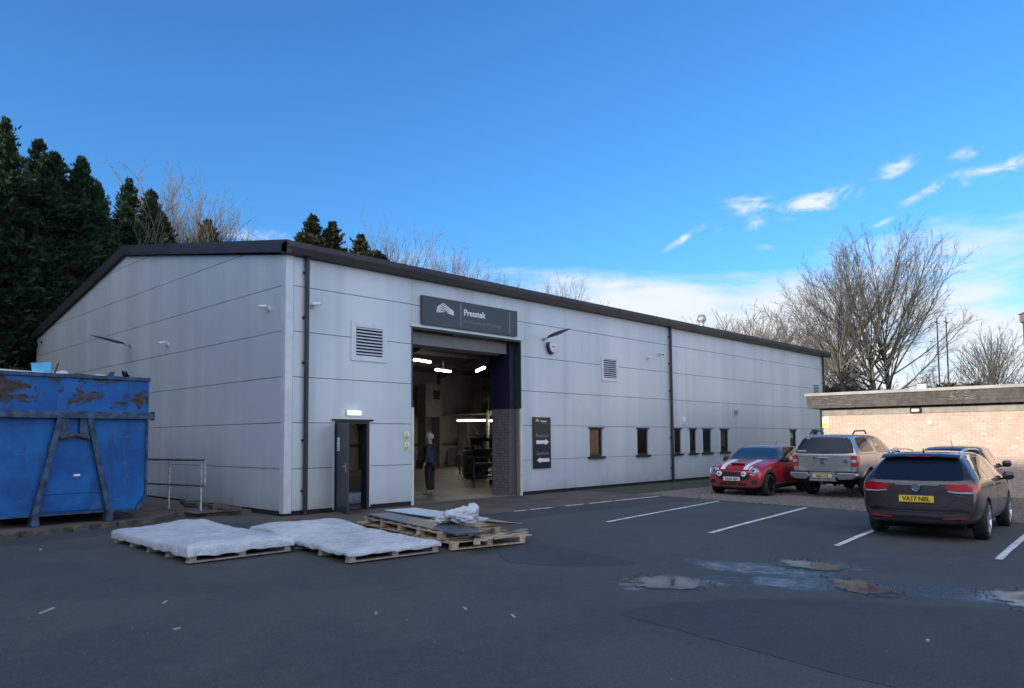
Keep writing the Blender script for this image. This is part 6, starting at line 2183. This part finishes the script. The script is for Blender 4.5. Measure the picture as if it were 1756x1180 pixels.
def person():
    SKIN = mat('skin', (.42, .27, .20), .5)
    HAIR = mat('white_hair', (.42, .42, .41), .7, var=.2, vscale=60, bump=.6, bscale=120)
    # patterned quilted coat: small pale marks on dark navy
    CO = mat('navy_patterned_coat', (.010, .014, .040), .7)
    t_ = NT(CO.node_tree)
    pos = t_.n('ShaderNodeTexCoord').outputs['Object']
    vv = t_.vor(pos, 22)
    c = t_.mix(t_.ramp(vv, .10, .18, .8, 0), (.012, .016, .045), (.20, .24, .34))
    CO.node_tree.links.new(c, CO.node_tree.nodes['Principled BSDF'].inputs['Base Color'])
    TR = mat('black_trousers', (.008, .008, .014), .8)
    SH = mat('grey_shoes', (.16, .16, .16), .6)
    # local frame: x forward (facing), y left
    t = thing('person', 'person with short white hair in navy patterned coat and black trousers', 'person', (6.02, 2.35, .012), R(118))
    t.scale = (1.12, 1.12, 1.0)
    # body as one continuous figure under the clothes
    J = [((0, 0, .93), (.13, .15)),          # 0 pelvis
         ((.0, 0, 1.10), (.12, .14)), ((.0, 0, 1.30), (.125, .17)), ((-.02, 0, 1.42), (.09, .13)),   # 1-3
         ((-.01, 0, 1.50), (.052, .052)), ((.015, 0, 1.57), (.062, .06)), ((.035, 0, 1.66), (.095, .078)), ((.03, 0, 1.735), (.055, .05)),   # 4-7 neck head
         ((-.01, .17, 1.40), .062), ((-.04, .235, 1.13), .045), ((.05, .25, .90), .034), ((.075, .245, .81), (.03, .02)),                # 8-11 left arm
         ((-.01, -.17, 1.40), .062), ((-.06, -.235, 1.14), .045), ((.02, -.25, .90), .034), ((.045, -.245, .81), (.03, .02)),           # 12-15
         ((.0, .095, .86), .098), ((.015, .10, .48), .062), ((-.02, .10, .10), .042), ((.10, .11, .045), (.04, .035)),                 # 16-19 left leg
         ((.0, -.095, .86), .098), ((-.0, -.10, .48), .062), ((-.03, -.10, .10), .042), ((.09, -.11, .045), (.04, .035))]
    E_ = [(0, 1), (1, 2), (2, 3), (3, 4), (4, 5), (5, 6), (6, 7), (3, 8), (8, 9), (9, 10), (10, 11), (3, 12), (12, 13), (13, 14), (14, 15),
          (0, 16), (16, 17), (17, 18), (18, 19), (0, 20), (20, 21), (21, 22), (22, 23)]
    body = skin_figure('body', J, E_, SKIN, t)
    # coat, hip length, collar up
    JC = [((0, 0, 1.10), (.165, .19)), ((0, 0, .92), (.175, .20)), ((.0, 0, .78), (.17, .20)), ((0, 0, 1.28), (.155, .195)), ((-.02, 0, 1.42), (.12, .16)), ((-.015, 0, 1.50), (.075, .08)),
          ((-.01, .18, 1.40), .085), ((-.04, .245, 1.13), .070), ((.04, .26, .93), .055),
          ((-.01, -.18, 1.40), .085), ((-.06, -.245, 1.14), .070), ((.01, -.26, .93), .055)]
    EC = [(0, 1), (1, 2), (0, 3), (3, 4), (4, 5), (4, 6), (6, 7), (7, 8), (4, 9), (9, 10), (10, 11)]
    skin_figure('coat', JC, EC, CO, t)
    JT = [((0, 0, .92), (.14, .165)), ((.0, .095, .84), .112), ((.015, .10, .48), .080), ((-.02, .10, .11), .068),
          ((.0, -.095, .84), .112), ((-.0, -.10, .48), .080), ((-.03, -.10, .11), .068)]
    ET = [(0, 1), (1, 2), (2, 3), (0, 4), (4, 5), (5, 6)]
    skin_figure('trousers', JT, ET, TR, t)
    for s_ in (1, -1):
        JS = [((-.05, s_ * .105, .045), (.045, .042)), ((.05, s_ * .11, .04), (.045, .036)), ((.15, s_ * .115, .03), (.038, .026))]
        skin_figure('shoe', JS, [(0, 1), (1, 2)], SH, t)
    # head details
    h = lump('hair', (0, 0, 0), (.112, .092, .112), HAIR, 3, disp=.08)
    h.parent = t
    h.location = (.005, 0, 1.692)
    for s_ in (1, -1):
        e = MB().lathe([(0, .001), (.004, .012), (.006, .001)], 8, 0).build('eye', BLACK, t, loc=(.122, s_ * .032, 1.665))
        f = lump('ear', (.02, s_ * .083, 1.65), (.02, .01, .032), SKIN, 5, sub=2)
        f.parent = t
        # fingers
        hx, hy = (.075, .245) if s_ > 0 else (.045, -.245)
        JF = [((hx, hy, .80), (.028, .016)), ((hx + .005, hy, .77), (.03, .015))]
        EF = [(0, 1)]
        for k, (dx, L) in enumerate([(-.027, .060), (-.009, .072), (.009, .075), (.026, .066)]):
            b = len(JF)
            JF += [((hx + dx, hy, .765), .009), ((hx + dx + .008, hy - s_ * .008, .765 - L * .55), .008), ((hx + dx + .014, hy - s_ * .022, .765 - L), .007)]
            EF += [(1, b), (b, b + 1), (b + 1, b + 2)]
        b = len(JF)
        JF += [((hx + .04, hy - s_ * .012, .785), .010), ((hx + .052, hy - s_ * .02, .755), .008)]
        EF += [(0, b), (b, b + 1)]
        skin_figure('hand', JF, EF, SKIN, t, 1)
    MB().prism([(.105, 1.665), (.15, 1.635), (.12, 1.625)], 1, -.014, .014).build('nose', SKIN, t, bevel=.004)
    MB().box(.118, .126, -.024, .024, 1.598, 1.606).build('mouth', mat('lips', (.25, .10, .09), .6), t)
    return t
person()
b_ = MB().prism([(-.12, 0), (.12, 0), (.10, .26), (-.10, .26)], 1, -.05, .05).tube([(-.1, 0, .29), (-.06, 0, .44), (.06, 0, .44), (.1, 0, .29)], .01, 6)
o = b_.build('shoulder_bag', DARKPL, None, loc=(5.86, 2.60, .76), rot=(0, 0, R(118)), bevel=.01)
tag(o, 'small dark bag hanging at the side of the person in the doorway', 'bag')

# ================================================================== TREES
BARK = mat('grey_green_bark', (.13, .122, .088), .9, var=.35, vscale=3, bump=.5, bscale=14, obj_coords=True)
TWIG = mat('pale_twig', (.20, .18, .15), .85, var=.25, vscale=1.5, obj_coords=True)
TWIGD = mat('dull_twig', (.078, .073, .066), .85, var=.3, vscale=1.5, obj_coords=True)


def tubes_mesh(name, polys, m_):
    """polys: list of (points, radii, sides) -> one mesh, built with numpy"""
    V, F = [], []
    k = 0
    for pts, rad, n in polys:
        pts = np.array(pts)
        L = len(pts)
        d = np.gradient(pts, axis=0)
        d /= np.linalg.norm(d, axis=1)[:, None] + 1e-9
        ref = np.array([0.13, 0.31, 1.0]) if abs(d[0][2]) < .9 else np.array([1.0, .2, .1])
        a = np.cross(d, ref)
        a /= np.linalg.norm(a, axis=1)[:, None] + 1e-9
        b = np.cross(d, a)
        th = np.arange(n) * 2 * math.pi / n
        ring = pts[:, None, :] + (a[:, None, :] * np.cos(th)[None, :, None] + b[:, None, :] * np.sin(th)[None, :, None]) * np.array(rad)[:, None, None]
        V.append(ring.reshape(-1, 3))
        i = np.arange(L - 1)[:, None]
        j = np.arange(n)[None, :]
        j2 = (j + 1) % n
        F.append(np.stack([k + i * n + j, k + i * n + j2, k + (i + 1) * n + j2, k + (i + 1) * n + j], -1).reshape(-1, 4))
        k += L * n
    V = np.concatenate(V)
    F = np.concatenate(F)
    me = bpy.data.meshes.new(name)
    me.vertices.add(len(V))
    me.vertices.foreach_set('co', V.astype(np.float32).ravel())
    me.loops.add(F.size)
    me.loops.foreach_set('vertex_index', F.astype(np.int32).ravel())
    me.polygons.add(len(F))
    me.polygons.foreach_set('loop_start', np.arange(0, F.size, 4, dtype=np.int32))
    me.polygons.foreach_set('loop_total', np.full(len(F), 4, dtype=np.int32))
    me.polygons.foreach_set('use_smooth', np.ones(len(F), dtype=bool))
    me.update(calc_edges=True)
    me.materials.append(m_)
    return me


def fan_tree(seed, height, spread, hubs, n_long, base, lean=(6, 72), r_trunk=.24, subs=10, twigs=5, tipr=.010, wiggle=.05, sub_len=.24, low=0.28, upcurve=.10, rlong=.07, hub_top=.42):
    """bare tree whose long straight limbs fan out of one or more low trunks"""
    rn = random.Random(seed)
    trunk, crown = [], []
    Rh = spread / 2
    zc = base + (height - base) * .42
    Rv_up, Rv_dn = height - zc, (zc - base) * 1.15

    def walk(p, d, L, r0_, r1_, n, wg, up_):
        pts, rads, dirs = [p.copy()], [r0_], [d.copy()]
        q, dd = p.copy(), d.copy()
        for i in range(n):
            dd = (dd + Vector((rn.uniform(-wg, wg), rn.uniform(-wg, wg), rn.uniform(-wg, wg) + up_ / n))).normalized()
            q = q + dd * (L / n)
            pts.append(q.copy())
            dirs.append(dd.copy())
            rads.append(lerp(r0_, r1_, ((i + 1) / n) ** .8))
        return pts, rads, dirs

    def at(pts, rads, dirs, f):
        n = len(pts) - 1
        i = min(int(f * n), n - 1)
        t = f * n - i
        return pts[i].lerp(pts[i + 1], t), lerp(rads[i], rads[i + 1], t), dirs[i + 1]

    for (hx, hy, hs) in hubs:
        top = base + (height - base) * hub_top * hs
        tp, tr, td = walk(Vector((hx, hy, -.3)), Vector((rn.uniform(-.05, .05), rn.uniform(-.05, .05), 1)).normalized(), top, r_trunk * hs, r_trunk * .42 * hs, 8, .04, 0)
        trunk.append((tp, tr, 9))
        nl = int(n_long * hs)
        for k in range(nl):
            u = (k + rn.random()) / nl
            f = lerp(base / top * .82, .99, u ** .8)
            p, r, _ = at(tp, tr, td, min(f, .99))
            ln = R(lerp(lean[1], lean[0], min(1, max(0, u * .45 + rn.random() * .62 - .05))))
            a_ = rn.random() * 6.283 if rn.random() < .5 else 2.399 * k
            d = Vector((math.sin(ln) * math.cos(a_), math.sin(ln) * math.sin(a_), math.cos(ln)))
            # reach to the outline of the crown
            L = .5
            while L < height * 1.2:
                q = p + d * L
                rv = Rv_up if q.z > zc else Rv_dn
                if (q.x / Rh) ** 2 + (q.y / Rh) ** 2 + ((q.z - zc) / rv) ** 2 > 1:
                    break
                L += .3
            L *= rn.uniform(.80, 1.06)
            if L < 1.2:
                L = 1.2
            pts, rads, dirs = walk(p, d, L, min(r * .6, rlong * (.6 + L / 12)), tipr * 1.1, 8, wiggle, upcurve)
            (trunk if rn.random() < .35 else crown).append((pts, rads, 5))
            ns = max(4, int(subs * L / 5))
            for j in range(ns):
                f2 = lerp(low, .97, (j + rn.random()) / ns)
                b, rb, bd = at(pts, rads, dirs, f2)
                ax = bd.cross(Vector((rn.uniform(-1, 1), rn.uniform(-1, 1), rn.uniform(-1, 1)))).normalized()
                sd = ((Matrix.Rotation(R(rn.uniform(20, 42)), 3, ax) @ bd) + Vector((0, 0, .14))).normalized()
                sl = (L * sub_len + .5) * rn.uniform(.55, 1.2) * (1.25 - .6 * f2)
                sp_, sr, sdr = walk(b, sd, sl, max(tipr * 1.3, rb * .55), tipr * .8, 4, wiggle * 1.9, .06)
                crown.append((sp_, sr, 3))
                for q in range(twigs):
                    f3 = lerp(.25, 1.0, (q + rn.random()) / twigs)
                    c, rc, cd = at(sp_, sr, sdr, min(f3, .99))
                    ax = cd.cross(Vector((rn.uniform(-1, 1), rn.uniform(-1, 1), rn.uniform(-1, 1)))).normalized()
                    wd = ((Matrix.Rotation(R(rn.uniform(22, 50)), 3, ax) @ cd) + Vector((0, 0, .12))).normalized()
                    wl = sl * rn.uniform(.28, .5)
                    wp, wr, wdr = walk(c, wd, wl, tipr * .9, tipr * .55, 3, .12, .05)
                    crown.append((wp, wr, 3))
                    if rn.random() < .75:
                        c2, _, cd2 = at(wp, wr, wdr, rn.uniform(.4, .8))
                        ax = cd2.cross(Vector((rn.uniform(-1, 1), rn.uniform(-1, 1), rn.uniform(-1, 1)))).normalized()
                        wd2 = (Matrix.Rotation(R(rn.uniform(25, 50)), 3, ax) @ cd2).normalized()
                        w2 = walk(c2, wd2, wl * .5, tipr * .7, tipr * .5, 2, .1, .04)
                        crown.append((w2[0], w2[1], 3))
    return trunk, crown


def place_bare(name, label, meshes, loc, rz, sc=1.0, group=None, mt=None, mc=None):
    t = thing(name, label, 'tree', loc, rz, group)
    t.scale = sc if isinstance(sc, tuple) else (sc, sc, sc)
    link('trunk', meshes[0], t)
    link('crown', meshes[1], t)
    return t


def bare_meshes(m_t=BARK, m_c=TWIG, **kw):
    a, b = fan_tree(**kw)
    return tubes_mesh('trunk', a, m_t), tubes_mesh('crown', b, m_c)


BIG = bare_meshes(seed=14, height=13.2, spread=10.0, hubs=[(0, 0, 1.0), (.9, -1.2, .95), (-.2, 1.7, .85)], n_long=36, base=4.6, lean=(4, 78), r_trunk=.25, subs=12, twigs=6, tipr=.0070, rlong=.050, m_c=TWIGD, hub_top=.32, upcurve=.16, sub_len=.17, low=.35, wiggle=.06)
VASE = bare_meshes(seed=5, height=13.0, spread=9.6, hubs=[(0, 0, 1.0), (.4, .3, .8)], n_long=60, base=4.0, lean=(4, 58), r_trunk=.20, subs=8, twigs=4, tipr=.010, low=.4, rlong=.045, wiggle=.06, upcurve=.25, hub_top=.34)
SLIM = bare_meshes(seed=23, height=11.0, spread=5.4, hubs=[(0, 0, 1.4)], n_long=22, base=3.2, lean=(8, 58), r_trunk=.15, subs=7, twigs=3, tipr=.013, rlong=.05)
THICKET = bare_meshes(m_t=TWIG, m_c=TWIG, seed=31, height=9.0, spread=8.5, hubs=[(0, 0, .9), (1.4, .4, .8), (-1.2, -.6, .8), (.2, -1.5, .7)], n_long=20, base=1.2, lean=(3, 38), r_trunk=.12, subs=7, twigs=3, tipr=.015, rlong=.05, low=.35)
BUSH = bare_meshes(m_t=BARK, m_c=BARK, seed=37, height=9.0, spread=7.0, hubs=[(0, 0, .45), (.5, .3, .4), (-.4, -.3, .35)], n_long=46, base=1.0, lean=(2, 48), r_trunk=.16, subs=4, twigs=2, tipr=.012, rlong=.055, low=.5, wiggle=.05)

place_bare('bare_tree', 'largest bare spreading tree with many stems behind the brick building', BIG, (36.4, -.6, -.3), R(40), 1.0)
place_bare('bare_tree', 'tall bare tree behind the left end of the gable roof', VASE, (11.3, 34.2, -.3), R(10), (.98, .98, 1.40))
place_bare('bare_tree', 'bare tree behind the roof, first to the right of the dark conifer top', VASE, (22.3, 26.2, -.3), R(120), (.95, .95, 1.17), 'bare trees behind the warehouse roof')
place_bare('bare_tree', 'second bare tree to the right of the dark conifer top behind the roof', VASE, (26.0, 25.2, -.3), R(250), (.9, .9, 1.10), 'bare trees behind the warehouse roof')
place_bare('bare_tree', 'third bare tree to the right of the dark conifer top behind the roof', VASE, (29.2, 23.6, -.3), R(300), (.7, .7, 1.02), 'bare trees behind the warehouse roof')
place_bare('bare_tree', 'lowest bare treetop showing over the middle of the roof', VASE, (34.4, 20.9, -.3), R(80), (.72, .72, 1.0), 'bare trees behind the warehouse roof')
for k, (x, y, rz, s_, lab) in enumerate([
        (46.5, 14.5, 30, 1.18, 'leftmost bare thicket tree over the far end of the roof'),
        (48.6, 12.2, 150, 1.24, 'second bare thicket tree over the far end of the roof'),
        (50.6, 10.2, 260, 1.28, 'third bare thicket tree over the far end of the roof'),
        (46.0, 6.0, 70, .98, 'bare thicket tree directly behind the left side of the largest tree')]):
    place_bare('thicket_tree', lab, THICKET, (x, y, -.3), R(rz), s_, 'thicket trees beyond the warehouse end')
for k, (x, y, rz, s_, lab) in enumerate([
        (44.6, -1.6, 40, .60, 'thin bare tree right of the largest tree'), (44.5, -4.0, 190, .68, 'thin bare tree in the middle between the largest tree and the cream house'),
        (48.0, -4.4, 100, .84, 'thin bare tree nearest the cream house'), (53.0, -2.6, 300, .86, 'thin bare tree further back, left of the cream house')]):
    place_bare('bare_tree', lab, SLIM, (x, y, -.3), R(rz), s_, 'small bare trees behind the brick building')
for k, (x, y, rz, s_, lab) in enumerate([(44, -1.5, 0, .50, 'low twiggy scrub behind the left half of the flat roof'), (45.5, -3.4, 130, .55, 'low twiggy scrub behind the middle of the flat roof'),
                             (47, -6.0, 220, .58, 'low twiggy scrub behind the right part of the flat roof'), (40.5, 3.2, 300, .55, 'low twiggy scrub between warehouse end and largest tree')]):
    place_bare('scrub', lab, THICKET, (x, y, -.3), R(rz), s_, 'low scrub behind the brick building')

# conifers: feathery sprays all through the crown
def needle_material(name, c1, c2):
    m = mat(name, c1, .75)
    t = NT(m.node_tree)
    pos = t.n('ShaderNodeTexCoord').outputs['Object']
    c = t.mix(t.ramp(t.noise(pos, .9, 4, .6), .32, .68), c1, c2)
    c = t.mix(t.ramp(t.noise(pos, 6, 3, .6), .5, .8, 0, .55), c, tuple(x * 1.7 for x in c2))
    L = m.node_tree.links
    b = m.node_tree.nodes['Principled BSDF']
    L.new(c, b.inputs['Base Color'])
    b.inputs['Specular IOR Level'].default_value = .25
    return m
NEED = needle_material('conifer_green', (.014, .034, .020), (.030, .062, .026))
NEED2 = needle_material('brownish_conifer_green', (.022, .030, .014), (.050, .052, .024))


def conifer_meshes(seed, height, radius, nbr, m_, ragged=.3, tops=1, blunt=.62, core=True):
    rn = np.random.RandomState(seed)
    V, F = [], []
    k = 0
    trunk = [([(0, 0, -.3), (.05, 0, height * .5), (0, .05, height * .9)], [radius * .09, radius * .055, .02], 8)]
    tips = [(0, 0, 1.0)] + [(radius * rn.uniform(.4, .75) * math.cos(2.4 * i_ + seed), radius * rn.uniform(.4, .75) * math.sin(2.4 * i_ + seed), rn.uniform(.84, .98)) for i_ in range(tops - 1)]
    lob = rn.uniform(.8, 1.15, size=(9,))

    def prof(h):
        return max(.0, 1 - h) ** blunt * (.62 + .38 * min(1, h * 5 + .3))

    def lobe(az_, z):
        return lob[int(az_ / (2 * math.pi) * 9) % 9] * (1 + .16 * math.sin(z * 1.3 + az_ * 2) + .13 * math.sin(z * 3.1 - az_ * 3) + .08 * math.sin(z * 6 + az_ * 5))
    # vectorised: every spray is two crossed, pointed leaflets on its branch
    tipa = np.array(tips)
    NS = nbr * 24
    br = rn.randint(nbr, size=NS)
    bt = rn.randint(len(tips), size=nbr)
    bh = rn.rand(nbr) ** .82
    ba = rn.rand(nbr) * 2 * math.pi
    bj = rn.uniform(1 - ragged, 1.05, nbr) + .32 * (rn.rand(nbr) > .90)
    brise = rn.uniform(.05, .55, nbr) + .7 * bh
    bth = tipa[bt, 2]
    bz = bh * height * bth
    profv = np.maximum(0, 1 - bh) ** blunt * (.62 + .38 * np.minimum(1, bh * 5 + .3))
    lobv = lob[(ba / (2 * math.pi) * 9).astype(int) % 9] * (1 + .16 * np.sin(bz * 1.3 + ba * 2) + .13 * np.sin(bz * 3.1 - ba * 3) + .10 * np.sin(bz * 6 + ba * 5))
    single = .72 if len(tips) > 1 else 1.0
    Lb = np.maximum(.08, radius * profv * (1 + (single - 1) * bh) * lobv * bj)
    bd = np.stack([np.cos(ba), np.sin(ba), brise * .9], 1)
    bd /= np.linalg.norm(bd, axis=1)[:, None]
    bs = np.stack([-np.sin(ba), np.cos(ba), 0 * ba], 1)
    bc = np.stack([tipa[bt, 0] * np.minimum(1, bh * 1.2), tipa[bt, 1] * np.minimum(1, bh * 1.2), bz], 1)
    reach = np.minimum(Lb, 1.9)
    f = 1 - (reach / Lb)[br] * rn.rand(NS)
    base = bc[br] + bd[br] * (Lb[br] * f)[:, None] + rn.normal(0, .10, (NS, 3)) * (np.minimum(1, .22 + 2.2 * (1 - bh[br])))[:, None]
    base[:, 2] -= .22 * Lb[br] * f
    ang = rn.uniform(-1.1, 1.1, NS)
    dd = bd[br] * np.cos(ang)[:, None] + bs[br] * np.sin(ang)[:, None]
    dd[:, 2] += rn.uniform(-.25, .6, NS)
    dd /= np.linalg.norm(dd, axis=1)[:, None]
    L_ = rn.uniform(.15, .36, NS) * np.minimum(1, .55 + 1.8 * (1 - bh[br]))
    dd[:, 2] += 1.2 * np.maximum(0, bh[br] - .8) * 5
    dd /= np.linalg.norm(dd, axis=1)[:, None]
    wv = np.cross(dd, rn.uniform(-1, 1, (NS, 3)))
    wv /= np.linalg.norm(wv, axis=1)[:, None] + 1e-9
    for q in range(3):
        a2 = (q - 1) * .5
        d2 = dd * math.cos(a2) + np.cross(wv, dd) * math.sin(a2)
        Lq = (L_ * (1 if q == 1 else .72))[:, None]
        mid = base + d2 * Lq * .42
        ww = wv * (L_ * .12)[:, None]
        quad = np.stack([base, mid + ww, base + d2 * Lq, mid - ww], 1).reshape(-1, 3)
        V.append(quad)
        n_ = NS * 4
        F.append((np.arange(k, k + n_)).reshape(-1, 4))
        k += n_
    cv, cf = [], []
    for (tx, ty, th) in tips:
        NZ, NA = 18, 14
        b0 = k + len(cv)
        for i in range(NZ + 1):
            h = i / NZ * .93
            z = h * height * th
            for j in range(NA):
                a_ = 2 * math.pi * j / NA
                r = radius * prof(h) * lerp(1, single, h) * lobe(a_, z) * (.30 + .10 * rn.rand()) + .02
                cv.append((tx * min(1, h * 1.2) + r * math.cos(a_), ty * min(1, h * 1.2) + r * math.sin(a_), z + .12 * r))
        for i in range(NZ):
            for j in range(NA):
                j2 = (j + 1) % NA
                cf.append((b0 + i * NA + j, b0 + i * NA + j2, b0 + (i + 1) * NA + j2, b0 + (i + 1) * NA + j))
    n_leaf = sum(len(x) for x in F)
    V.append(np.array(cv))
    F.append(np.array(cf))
    V = np.concatenate(V)
    F = np.concatenate(F)
    me = bpy.data.meshes.new('crown')
    me.vertices.add(len(V))
    me.vertices.foreach_set('co', V.astype(np.float32).ravel())
    me.loops.add(F.size)
    me.loops.foreach_set('vertex_index', F.astype(np.int32).ravel())
    me.polygons.add(len(F))
    me.polygons.foreach_set('loop_start', np.arange(0, F.size, 4, dtype=np.int32))
    me.polygons.foreach_set('loop_total', np.full(len(F), 4, dtype=np.int32))
    me.update(calc_edges=True)
    me.materials.append(m_)
    me.materials.append(mat('inner_twigs_painted_shade', (.022, .019, .013), .95))  # dead inner twigs, coloured near-black to paint in the crown's inner shade
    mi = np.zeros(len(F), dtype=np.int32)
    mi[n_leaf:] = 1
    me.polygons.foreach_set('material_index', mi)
    return tubes_mesh('trunk', trunk, BARK), me


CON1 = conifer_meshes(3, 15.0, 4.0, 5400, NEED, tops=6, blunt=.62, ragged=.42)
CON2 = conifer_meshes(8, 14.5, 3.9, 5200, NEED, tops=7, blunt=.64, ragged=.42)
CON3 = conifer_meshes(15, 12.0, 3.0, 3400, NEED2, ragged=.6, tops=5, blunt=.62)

def place_con(lab, ms, loc, rz, sc, group=None):
    t = thing('conifer', lab, 'tree', loc, R(rz), group)
    t.scale = sc if isinstance(sc, tuple) else (sc, sc, sc)
    link('trunk', ms[0], t)
    link('crown', ms[1], t)
    return t
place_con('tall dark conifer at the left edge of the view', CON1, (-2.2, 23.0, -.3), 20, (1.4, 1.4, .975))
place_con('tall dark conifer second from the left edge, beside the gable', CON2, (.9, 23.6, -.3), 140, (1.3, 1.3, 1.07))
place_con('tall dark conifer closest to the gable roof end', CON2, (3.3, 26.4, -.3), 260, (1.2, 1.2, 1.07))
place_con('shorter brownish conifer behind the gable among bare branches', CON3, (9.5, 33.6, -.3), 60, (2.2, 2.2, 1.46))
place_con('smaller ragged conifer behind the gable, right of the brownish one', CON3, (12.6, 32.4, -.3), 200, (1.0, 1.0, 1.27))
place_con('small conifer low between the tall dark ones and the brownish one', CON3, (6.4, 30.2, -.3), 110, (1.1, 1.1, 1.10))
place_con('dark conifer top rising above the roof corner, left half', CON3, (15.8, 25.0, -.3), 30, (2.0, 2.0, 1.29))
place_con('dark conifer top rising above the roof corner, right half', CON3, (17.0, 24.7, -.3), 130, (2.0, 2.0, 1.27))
OUTL = ['dark conifer just outside the view behind the tall ones at the left edge', 'dark conifer at the corner where the unseen row bends',
        'southernmost dark conifer of the unseen row added to shade the gable', 'second dark conifer of the unseen row added to shade the gable, from the south', 'third dark conifer of the unseen row added to shade the gable, from the south',
        'middle dark conifer of the unseen row added to shade the gable', 'third dark conifer of the unseen row added to shade the gable, from the north', 'second dark conifer of the unseen row added to shade the gable, from the north',
        'northernmost dark conifer of the unseen row added to shade the gable']
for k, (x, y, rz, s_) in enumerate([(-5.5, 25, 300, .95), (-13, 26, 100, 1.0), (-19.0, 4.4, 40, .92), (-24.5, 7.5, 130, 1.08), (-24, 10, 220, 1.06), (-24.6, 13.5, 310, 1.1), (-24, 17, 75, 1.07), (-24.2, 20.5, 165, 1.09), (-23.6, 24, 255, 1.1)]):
    place_con(OUTL[k], CON1 if k % 2 else CON2, (x, y, -.3), rz, (1.5 * s_, 1.5 * s_, s_), 'conifers outside the view')  # unseen row left of the yard is added to keep sun off the gable
place_bare('bare_bush', 'large bare shrub with upright grey green stems in front of the brownish conifer', BUSH, (5.2, 23.6, -.3), R(20), (1.25, 1.25, 1.42))
place_bare('bare_bush', 'bare shrub lower down beside the gable roof end', BUSH, (3.4, 21.9, -.3), R(140), .98, 'bare shrubs left of the gable')
place_bare('bare_bush', 'low bare brambles below the tall conifers at the left edge', THICKET, (-1.2, 19.9, -.3), R(240), .50, 'bare shrubs left of the gable')
# olive hedge tops behind the flat roof
HED = needle_material('olive_hedge', (.13, .12, .06), (.20, .165, .09))
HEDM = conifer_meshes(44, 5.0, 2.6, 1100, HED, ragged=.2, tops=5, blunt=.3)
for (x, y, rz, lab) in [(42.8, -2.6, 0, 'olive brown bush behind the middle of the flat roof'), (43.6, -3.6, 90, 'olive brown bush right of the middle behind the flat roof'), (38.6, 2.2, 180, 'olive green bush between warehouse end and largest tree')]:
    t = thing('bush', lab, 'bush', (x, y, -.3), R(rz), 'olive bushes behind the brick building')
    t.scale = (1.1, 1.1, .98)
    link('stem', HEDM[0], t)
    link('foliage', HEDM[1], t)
for (x, y, h, lab) in [(43.0, -2.1, 9.2, 'left one of the thin bare poles behind the flat roof'), (43.2, -2.55, 9.2, 'right one of the thin bare poles behind the flat roof')]:
    t = thing('pole', lab, 'pole', (x, y, -.3), 0, 'thin poles behind the flat roof')
    MB().tube([(0, 0, 0), (0, 0, h)], [.06, .035], 8).build('shaft', TWIGD, t)
    MB().bar((-.5, 0, h - .3), (.5, 0, h - .3), .05, .05).build('cross_arm', TWIGD, t)
